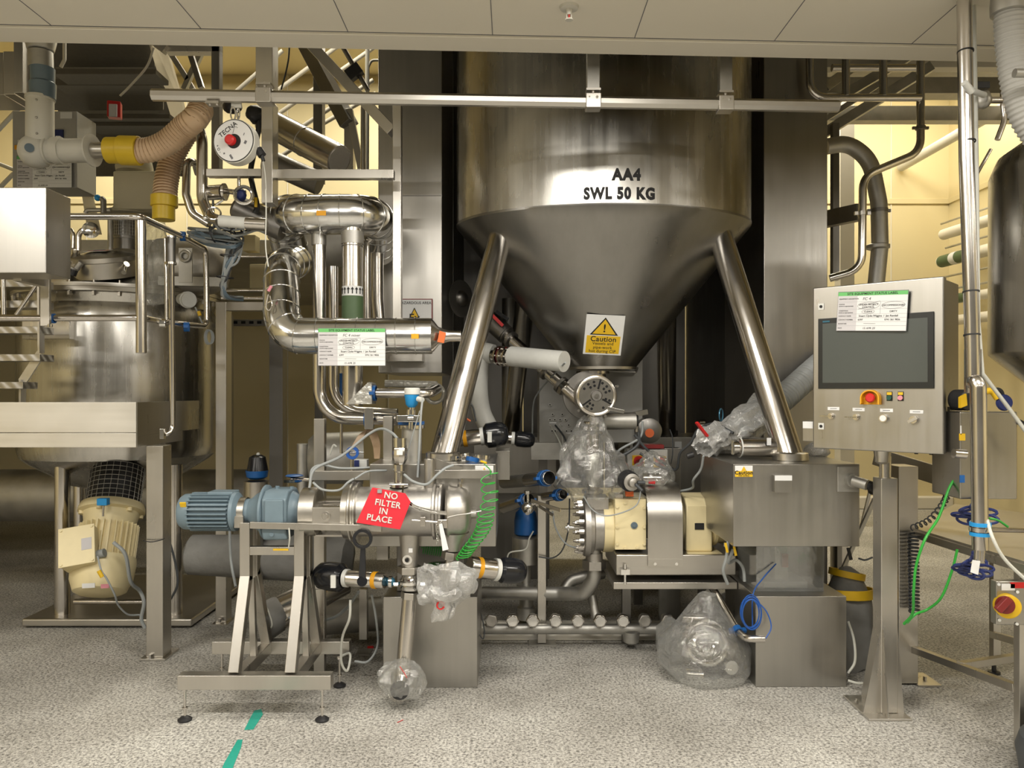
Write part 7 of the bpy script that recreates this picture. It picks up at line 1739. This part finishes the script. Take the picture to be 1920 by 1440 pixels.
for i, (pts_) in enumerate(([(-20, 262, 6.8), (38, 200, 6.8), (55, 196, 6.8)], [(-20, 372, 6.8), (25, 326, 6.8), (33, 322, 6.8)], [(-20, 300, 7.4), (30, 320, 7.4)])):
    e = thing('handrail', ('upper', 'lower', 'faint middle')[i] + ' pale handrail tube at far left below the steel trunking', 'handrail', gp)
    part(MB().tube(P3(pts_), S(4, 6.8), bend=.12), 'tube', 'white_paint', e)
gp = 'crossed bracing behind the top left frame'
for i, (p, q) in enumerate((((318, 97, 5.6), (352, 150, 5.6)), ((378, 97, 5.6), (345, 168, 5.6)), ((356, 97, 5.2), (378, 165, 5.2)), ((352, 150, 5.8), (362, 168, 5.8)))):
    solo(MB().beam(V(*p), V(*q), .035, .035), 'brace_bar', 'galv' if i != 2 else 'dark_steel', ('left leaning', 'right leaning', 'dark front', 'shortest')[i] + ' bar of the crossed bracing under the top left beam', 'brace', gp)
# ================================================================== RIGHT FOREGROUND
t = thing('vertical_pipe', 'polished vertical pipe from the ceiling with black ties passing in front of the panel edge', 'pipe')
d1 = 3.05
part(MB().tube([Vector((V(1808, 0, d1).x, d1, 3.045)), V(1812, 300, d1), V(1822, 600, d1), V(1824, 706, d1)], S(13, d1), n=28), 'upper_tube', 'tube', t)
part(MB().tube([V(1825, 720, d1 + .03), V(1829, 714, d1 - .02), V(1834, 725, d1 - .03), V(1838, 1030, d1 - .03)], S(14, d1), bend=.03, n=28), 'lower_tube', 'tube', t)
part(MB().cyl(V(1824, 735, d1 + .03), V(1824, 655, d1 + .01), S(14.5, d1), n=28), 'sleeve', 'tube', t)
for py in (97, 266, 547, 628): 
    x_ = 1808 + (py / 706) * 16
    part(MB().band(V(x_, py, d1), (0, .1, 1), S(14.2, d1), .006, .003, 24), 'cable_tie', 'ink', t)
for py in (983, 1001): part(MB().band(V(1838, py, d1 - .03), (0, 0, 1), S(18, d1), .014, .008, 28), 'blue_clamp_lining', 'bright_blue', t)
part(MB().band(V(1838, 992, d1 - .03), (0, 0, 1), S(19, d1), .014, .006, 28), 'clamp_hoop', 'mirror', t)
part(MB().cyl(V(1852, 993, d1 - .05), V(1960, 996, d1 + .2), .010), 'clamp_arm', 'tube', t)
part(MB().cyl(V(1833, 1030, d1 - .03), V(1832, 1052, d1 - .03), .012).cyl(V(1841, 1030, d1 - .03), V(1840, 1052, d1 - .03), .012), 'inner_tubes', 'tube', t)
part(MB().prism([V(1824, 1050, d1 - .05), V(1838, 1052, d1 - .05), V(1834, 1078, d1 - .05), V(1820, 1073, d1 - .05)], (0, .003, 0)), 'paper_wrap', 'paper', t)
e = thing('pipe', 'thin tube running down beside the polished vertical pipe at right', 'pipe')
part(MB().tube(P3([(1826, 0, 3.12), (1831, 300, 3.12), (1834, 600, 3.12), (1842, 700, 3.12), (1895, 770, 3.12), (1960, 860, 3.12)]), .008, n=10), 'tube', 'cable_white', e)
# grey flexible ceiling duct
t = thing('flexible_hose', 'grey ribbed flexible duct hanging from the low ceiling at top right', 'hose')
path = spl([V(1893, 22, 2.95), V(1896, 80, 2.95), V(1905, 150, 2.95), V(1922, 215, 2.95), V(1950, 260, 2.95)], 60)
ev = [path[0]]; acc = 0
for A, B in zip(path[:-1], path[1:]):
    s_ = (B - A).length
    while acc + s_ >= .0035:
        f_ = (.0035 - acc) / s_; A = A.lerp(B, f_); ev.append(A); s_ = (B - A).length; acc = 0
    acc += s_
part(MB().tube(ev, .052, n=32, rfun=lambda L_: .053 + .0028 * math.sin(2 * PI * L_ / .018)), 'ribbed_tube', 'box_grey', t, ang=80)
part(MB().lathe(Vector((V(1893, 22, 2.95).x, 2.95, 2.98)), (0, 0, 1), [(-.04, .055), (-.035, .065), (0, .066), (.08, .060)], 32), 'ceiling_collar', 'galv', t)
e = thing('small_valve', 'small white-clamped valve with black knob on a branch right of the vertical pipe', 'valve')
part(MB().cyl(V(1843, 188, 3.3), V(1880, 188, 3.3), .014), 'branch', 'tube', e)
part(MB().cyl(V(1808, 155, 3.0), V(1822, 172, 3.02), .013).cyl(V(1820, 170, 3.02), V(1845, 178, 3.1), .012), 'fitting', 'white_plastic', e)
part(MB().obox(V(1841, 161, 3.2), Vector((1, 0, 0)), Vector((0, 1, 0)), Vector((0, 0, 1)), .026, .015, .014), 'knob', 'black_rubber', e, bev=.003)
part(crumple(MB().sphere(V(1843, 188, 3.2), .028, 1.3), .006, 20, 1), 'body', 'galv', e)
solo(MB().tube([V(1902, 137, 2.8), V(1960, 138, 2.8)], .016), 'pipe_stub', 'galv', 'short grey tube end poking in over the ribbed duct at top right', 'pipe')
solo(MB().tube(P3([(1880, 110, 3.4), (1881, 200, 3.4), (1884, 225, 3.4), (1870, 262, 3.4)]), S(5, 3.4), bend=.1), 'pipe', 'tube', 'bent steel pipe behind the ribbed duct at top right', 'pipe')
solo(MB().tube(P3([(1858, 280, 3.6), (1830, 330, 3.6), (1829, 420, 3.6)]), S(3, 3.6), bend=.1), 'pipe', 'tube', 'thin bent tube between the vertical pipe and the right vessel', 'pipe')
# right vessel
t = thing('process_vessel', 'big dark stainless vessel with conical bottom cut off by the right picture edge', 'vessel')
RX, RY, RR = 2.50, 3.2, .452
zz = lambda py: 1.5 - (py - 735) / F * 3.1
part(MB().lathe((RX, RY, 0), (0, 0, 1), [(zz(800), .12), (zz(660), RR), (zz(655), RR + .002), (zz(300), RR), (zz(265), RR - .03), (zz(235), RR - .12), (zz(210), RR - .28), (zz(200), .02)], 80), 'shell', 'hopper', t)
part(MB().cyl((RX, RY, .81), (RX, RY, zz(795)), .10, n=32), 'outlet', 'tube', t)
for a_ in (1.2, 3.2, 5.2):
    if False: part(MB().cyl((RX + .40 * math.cos(a_) + .02, RY + .38 * math.sin(a_) + .05, .0), (RX + .40 * math.cos(a_) + .02, RY + .38 * math.sin(a_) + .05, zz(640)), .028), 'leg', 'tube', t)
# switch cabinet behind pipe
t = thing('switch_cabinet', 'grey steel cabinet on the table behind the polished vertical pipe', 'cabinet')
part(MB().pbox(1800, 772, 1908, 936, 3.25, .22), 'casing', 'sheet', t, bev=.006)
part(MB().pbox(1799, 813, 1810, 826, 3.245, .004), 'yellow_sticker', 'yellow', t)
part(MB().pbox(1801, 798, 1803, 815, 3.245, .004), 'white_sticker', 'paper', t)
part(MB().pbox(1800, 891, 1809, 905, 3.245, .004), 'blue_sticker', 'blue', t)
part(MB().pbox(1781, 763, 1803, 785, 3.35, .02), 'bracket', 'steel', t)
part(MB().cyl(V(1788, 850, 3.25), V(1810, 852, 3.25), .020), 'side_gland', 'tube', t)
part(MB().cyl(V(1908, 790, 3.25), V(1918, 795, 3.25), .012), 'hinge', 'ink', t)
e = thing('gas_gun', 'black and yellow hand tool lying on top of the grey cabinet', 'tool')
part(MB().lathe(V(1803, 750, 3.30), (.15, -1, 0), [(-.05, .03), (-.04, .045), (.04, .045), (.05, .03)], 24, sx=.8), 'body', 'black_rubber', e, bev=.004)
part(MB().prism([V(1802, 765, 3.24), V(1802, 745, 3.24), V(1812, 738, 3.24), V(1814, 760, 3.24)], (0, .02, 0)), 'yellow_grip', 'yellow', e)
part(MB().tube(P3([(1838, 738, 3.25), (1855, 732, 3.25), (1862, 735, 3.25), (1870, 747, 3.25)]), .013, bend=.02), 'yellow_handle', 'yellow', e)
part(MB().tube(P3([(1858, 732, 3.27), (1876, 730, 3.27), (1880, 745, 3.27)]), .010, bend=.02), 'black_arm', 'black_rubber', e)
part(MB().lathe(V(1880, 755, 3.26), (0, -1, 0), [(0, .03), (.01, .035), (.02, .03)], 24), 'blue_disc', 'navy', e)
# table
t = thing('steel_table', 'stainless table with square legs and low braces at the right edge', 'table')
tz = 1.5 - (985 - 735) / F * 3.95
A = V(1706, 992, 3.98); 
tz = A.z
p1 = Vector((A.x, 3.98, tz)); p2 = V(1990, 1072, 2.97); p2.z = tz
p3 = Vector((3.4, 3.55, tz)); p4 = Vector((2.75, 4.8, tz))
part(MB().prism([p1, p2, p3, p4], (0, 0, .012)), 'table_top', 'sheet_h', t)
part(MB().beam(p1 - UP * .016, p2 - UP * .016, .03, .035, UP), 'edge_rail', 'steel', t)
part(MB().beam(p1 - UP * .016, p4 - UP * .016, .03, .035, UP), 'edge_rail', 'steel', t)
lg = [(V(1713, 1000, 3.98), .04), (V(1864, 1040, 3.9), .034)]
part(MB().box(p1.x - .0, p1.x + .035, 3.99, 4.03, .03, tz - .03), 'leg', 'steel', t, bev=.002)
q1 = V(1870, 0, 4.1).x; part(MB().box(q1 - .02, q1 + .02, 4.1, 4.14, .05, tz - .02), 'leg', 'steel', t, bev=.002)
part(MB().lathe((q1 - .005, 4.12, 0), (0, 0, 1), [(0, .03), (.012, .03), (.018, .012), (.05, .010)], 20), 'foot', 'black_rubber', t)
q2_ = V(1906, 0, 3.22).x; part(MB().box(q2_, q2_ + .036, 3.20, 3.24, .0, tz - .02), 'leg', 'steel', t, bev=.002)
part(MB().lathe((p1.x + .01, 4.01, 0), (0, 0, 1), [(0, .03), (.012, .03), (.03, .012)], 20), 'foot', 'black_rubber', t)
def low(px, py, d_): return V(px, py, d_)
part(MB().beam(V(1706, 1215, 3.99), V(1906, 1290, 3.24), .034, .034), 'brace', 'steel', t, bev=.002)
part(MB().beam(V(1800, 1248, 3.6), V(1906, 1232, 3.9), .034, .034), 'brace', 'steel', t, bev=.002)
part(MB().beam(V(1862, 1190, 4.1), V(1908, 1203, 3.7), .034, .034), 'brace', 'steel', t, bev=.002)
# isolator
t = thing('isolator_switch', 'yellow and dark red isolator switch box on the table leg at the right edge', 'switch')
part(MB().pbox(1868, 1090, 1950, 1172, 3.15, .04), 'housing', 'sheet', t, bev=.004)
part(MB().pbox(1895, 1092, 1950, 1103, 3.147, .003), 'red_label', 'red', t)
part(MB().pbox(1878, 1095, 1903, 1107, 3.147, .003), 'white_label', 'paper', t)
part(MB().lathe(V(1886, 1134, 3.15), (-.3, -1, 0), [(0, .048), (.03, .048), (.034, .042)], 36), 'yellow_ring', 'yellow', t, 'yellow ring')
part(MB().lathe(V(1884, 1134, 3.12), (-.3, -1, 0), [(0, .036), (.012, .034)], 32), 'dial', 'dark_red', t)
part(MB().beam(V(1870, 1145, 3.085), V(1892, 1122, 3.085), .022, .03), 'grip', 'dark_red', t, bev=.004)
for q in ((1873, 1096), (1874, 1163), (1907, 1170), (1908, 1110)): part(MB().cyl(V(*q, 3.15), V(*q, 3.143), .006), 'screw', 'white_plastic', t)
# coils and cords
e = thing('coiled_cord', 'black curly cord hanging from the control panel down to the table', 'cable')
pa = [V(1785, 858, 3.5), V(1783, 890, 3.5), V(1778, 920, 3.5), V(1768, 945, 3.55), V(1742, 975, 3.65), V(1710, 990, 3.75)]
pth = spl(pa, 40); pts_ = []
for i, p in enumerate(pth):
    th = i * .62; R_ = .014 if i < 90 else .013
    t_ = (pth[min(i + 1, len(pth) - 1)] - pth[max(0, i - 1)]); a_, b_ = axes_of(t_)
    pts_.append(p + (a_ * math.cos(th) + b_ * math.sin(th)) * R_)
part(MB().tube(pts_, .0035, n=6), 'coil', 'cable_dark', e)
e = thing('coiled_cord', 'dark blue curly hose hanging behind the vertical pipe above the table', 'hose')
def flower(c, R, n_, r, mat, par, nm, seed=0):
    c = Vector(c)
    for i in range(n_):
        a_ = 2 * PI * i / n_ + seed
        m_ = c + Vector((math.cos(a_) * R * .55, math.sin(a_ * 2) * .02, math.sin(a_) * R * .5))
        part(MB().ring(m_, Vector((math.sin(a_) * .8, -.5, math.cos(a_) * .8)), R * .5, r, 20, 6, 1, .38 if i % 2 else .5), nm, mat, par)
flower(V(1829, 960, 3.25), .085, 9, .006, 'navy', e, 'loop')
e = thing('coiled_cord', 'dark navy curly hose hanging in a rosette below the table edge', 'hose')
flower(V(1824, 1060, 3.1), .070, 11, .0058, 'navy', e, 'loop', .3)
e = thing('coiled_cord', 'black curly hose hanging between the steel posts and the table', 'hose')
part(coil(V(1712, 1000, 3.9), V(1714, 1150, 3.9), .022, .006, 22), 'coil', 'cable_dark', e)
cable([(1797, 890, 3.3), (1780, 915, 3.3), (1760, 970, 3.25), (1735, 1010, 3.2), (1718, 1060, 3.2), (1713, 1110, 3.2), (1711, 1150, 3.25), (1695, 1170, 3.3)], 2.6, 'cable_green', 'bright green cable sweeping down beside the steel posts at right')
cable([(1795, 1030, 3.35), (1785, 1070, 3.35), (1765, 1120, 3.35), (1740, 1142, 3.4), (1716, 1152, 3.4), (1700, 1168, 3.4)], 2.4, 'cable_green', 'second green cable curving under the table towards the posts')
cable([(1855, 972, 3.1), (1872, 976, 3.1), (1890, 988, 3.1)], 2.2, 'cable_green', 'short green cable piece right of the vertical pipe')
cable([(1851, 975, 3.0), (1862, 1010, 2.95), (1885, 1050, 2.95), (1935, 1098, 2.95)], 3.2, 'cable_white', 'white hose slanting across the table corner at the right edge', cat='hose')
cable([(1752, 860, 3.7), (1757, 885, 3.7), (1763, 910, 3.7)], 2.5, 'cable_dark', 'short black cable dangling below the control panel')
cable([(1610, 1047, 3.9), (1622, 1050, 3.9), (1636, 1045, 3.9)], 1.8, 'cable_dark', 'short black cable end beside the pedestal below the grey housing')
solo(MB().beam(V(1590, 1027, 3.95), V(1596, 1050, 3.93), .010, .014), 'strap_end', 'black_rubber', 'black strap end hanging under the right corner of the grey housing', 'strap')
t = thing('strut_pair', 'thin steel bracing struts between the grey housing and the pedestal', 'frame')
part(MB().beam(V(1640, 935, 4.6), V(1563, 1105, 4.6), .02, .02), 'strut', 'galv', t)
part(MB().beam(V(1635, 905, 4.9), V(1612, 1000, 4.9), .016, .016), 'strut', 'galv', t)
part(MB().box(V(1570, 0, 4.7).x, V(1579, 0, 4.7).x, 4.7, 4.74, 0, 1.0), 'post', 'dark_steel', t)
part(MB().box(V(1582, 0, 4.7).x, V(1604, 0, 4.7).x, 4.8, 4.9, 0, 1.0), 'post', 'steel', t)
# dark wheel-like bin
t = thing('round_bin', 'dark grey round-edged drum at the bottom right corner', 'bin')
part(MB().lathe((2.16, 2.93, 0), (0, 0, 1), [(0, .17), (.02, .20), (.12, .215), (.17, .20), (.205, .15), (.21, .1), (.20, .02)], 48), 'shell', 'steel_blue' if False else 'cable_dark', t)
# silver ribbed hose in its bag at right of the leg
t = thing('flexible_hose', 'silver ribbed flexible hose rising from the bag behind the right front hopper leg', 'hose')
path = spl([V(1380, 815, 4.45), V(1420, 785, 4.5), V(1470, 745, 4.6), V(1520, 700, 4.75), V(1560, 665, 4.85)], 60)
ev = [path[0]]; acc = 0
for A, B in zip(path[:-1], path[1:]):
    s_ = (B - A).length
    while acc + s_ >= .0045:
        f_ = (.0045 - acc) / s_; A = A.lerp(B, f_); ev.append(A); s_ = (B - A).length; acc = 0
    acc += s_
part(MB().tube(ev, .07, n=32, rfun=lambda L_: .072 + .007 * math.sin(2 * PI * L_ / .024)), 'ribbed_tube', 'hose_grey', t, ang=80)
t = thing('plastic_bag', 'clear plastic taped over the end of the silver ribbed hose on the grey housing', 'bag')
part(bag_mb([V(1318, 842, 4.2), V(1335, 825, 4.25), V(1365, 815, 4.35), V(1400, 795, 4.42), V(1445, 762, 4.5)], [.05, .085, .07, .10, .095], .02, 11, 15), 'film', 'film_milky', t)
part(MB().beam(V(1306, 792, 4.15), V(1326, 818, 4.18), .018, .012), 'red_clip', 'red', t, 'red clip')
part(MB().ring(V(1352, 778, 4.35), (1, -.6, 0), .035, .004, 20), 'blue_hoop', 'sight_blue', t)
t = thing('clamp_fitting', 'shiny clamp and black fitting behind the taped clear bag', 'fitting')
part(MB().band(V(1318, 806, 4.45), (1, -.3, 0), .06, .03, .012), 'clamp', 'mirror', t)
part(MB().lathe(V(1318, 806, 4.5), (1, -.3, .2), [(-.03, .03), (0, .05), (.06, .03)], 20), 'body', 'black_gloss', t)
part(MB().cyl(V(1288, 856, 4.2), V(1300, 852, 4.2), .016), 'plug', 'black_rubber', t)
t = thing('steel_canister', 'small horizontal steel canister with valve lying on the right grey housing', 'canister')
part(MB().lathe(V(1384, 839, 4.05), (1, .05, 0), [(0, S(16, 4.05)), (.004, S(18, 4.05)), (.22, S(18, 4.05)), (.225, S(16, 4.05))], 32), 'body', 'tube', t)
part(MB().cyl(V(1374, 839, 4.05), V(1385, 839, 4.05), S(12, 4.05)).cyl(V(1374, 826, 4.04), V(1374, 852, 4.04), .008), 'valve_head', 'mirror', t)
part(MB().band(V(1387, 839, 4.05), (1, .05, 0), S(19, 4.05), .006, .004, 30), 'rim', 'white_plastic', t)
part(MB().pbox(1438, 821, 1446, 835, 3.995, .003), 'paper_label', 'paper', t)
solo(crumple(MB().sphere(V(1532, 845, 4.3), .07, .6, 24, 14), .015, 10, 4), 'crumpled_bag', 'film_milky', 'small crumpled white bag on the housing behind the right hopper leg foot', 'bag')
t = thing('temperature_probe', 'round grey sensor with black back sitting on the cream pump', 'sensor')
c = V(1184, 904, 4.2)
part(MB().cyl(c + Vector((-.02, .05, .01)), c + Vector((-.005, .005, 0)), S(19, 4.2), n=32), 'black_back', 'black_rubber', t)
part(MB().lathe(c, (.25, -1, 0), [(0, S(16, 4.2)), (.008, S(16, 4.2)), (.012, S(10, 4.2)), (.03, S(8, 4.2)), (.035, S(4, 4.2))], 32), 'face', 'cast', t)
part(MB().cyl(c + Vector((.02, -.03, -.01)), c + Vector((.05, -.06, -.04)), .009).cyl(c + Vector((.03, -.02, 0)), c + Vector((.07, -.02, .0)), .010), 'cable_exit', 'cable_dark', t)
part(MB().cyl(V(1181, 936, 4.4), V(1181, 920, 4.35), .02), 'stem', 'steel', t)
part(MB().pbox(1174, 922, 1188, 931, 4.28, .04), 'orange_block', 'orange', t, 'orange block')
part(MB().pbox(1154, 927, 1168, 936, 4.33, .04), 'steel_nut', 'tube', t)
t = thing('plastic_bag', 'clear plastic bag over fittings on top of the pump guard', 'bag')
part(bag_mb([V(1215, 905, 4.45), V(1222, 885, 4.45), V(1222, 870, 4.45), V(1216, 855, 4.45), V(1212, 846, 4.45)], [.10, .12, .09, .05, .02], .016, 12, 21), 'film', 'film', t)
part(MB().cyl(V(1205, 897, 4.45), V(1238, 897, 4.45), .03), 'inner_fitting', 'tube', t)
part(MB().cyl(V(1216, 904, 4.36), V(1228, 905, 4.36), .010), 'red_tie', 'red', t)
# floor tape
def tape(pts, label):
    solo(MB().prism(pts, (0, 0, .0012)), 'floor_tape', 'teal_tape', label, 'tape')
G = lambda px, py: Vector(((px - 960) / F * (1.5 * F / (py - 735)), 1.5 * F / (py - 735), .0005))
tape([G(477, 1333), G(490, 1330), G(493, 1340), G(475, 1368), G(458, 1369), G(470, 1345)], 'teal strip of worn floor tape behind the longer strip')
tape([G(445, 1388), G(455, 1387), G(452, 1402), G(437, 1439), G(430, 1470), G(405, 1470), G(420, 1432), G(437, 1402)], 'longer teal strip of worn floor tape at the bottom edge')
# yellow tagged bits by the skid
cable([(1365, 1015, 3.9), (1362, 1045, 3.9), (1356, 1070, 3.92), (1364, 1095, 3.95)], 3.0, 'cable_grey', 'thick grey cable looping left of the acrylic cover')
cable([(1375, 1030, 3.95), (1366, 1055, 3.95), (1380, 1050, 4.0), (1393, 1065, 4.0), (1396, 1090, 4.0)], 3.0, 'cable_grey', 'second grey cable loop left of the acrylic cover')
for q, lb in (((1360, 1018), 'left'), ((1376, 1024), 'right')):
    solo(MB().beam(V(q[0], q[1], 3.88), V(q[0] + 4, q[1] + 18, 3.88), .012, .004), 'cable_marker', 'yellow', lb + ' yellow marker tag under the grey housing beside the pump', 'marker')
settle()
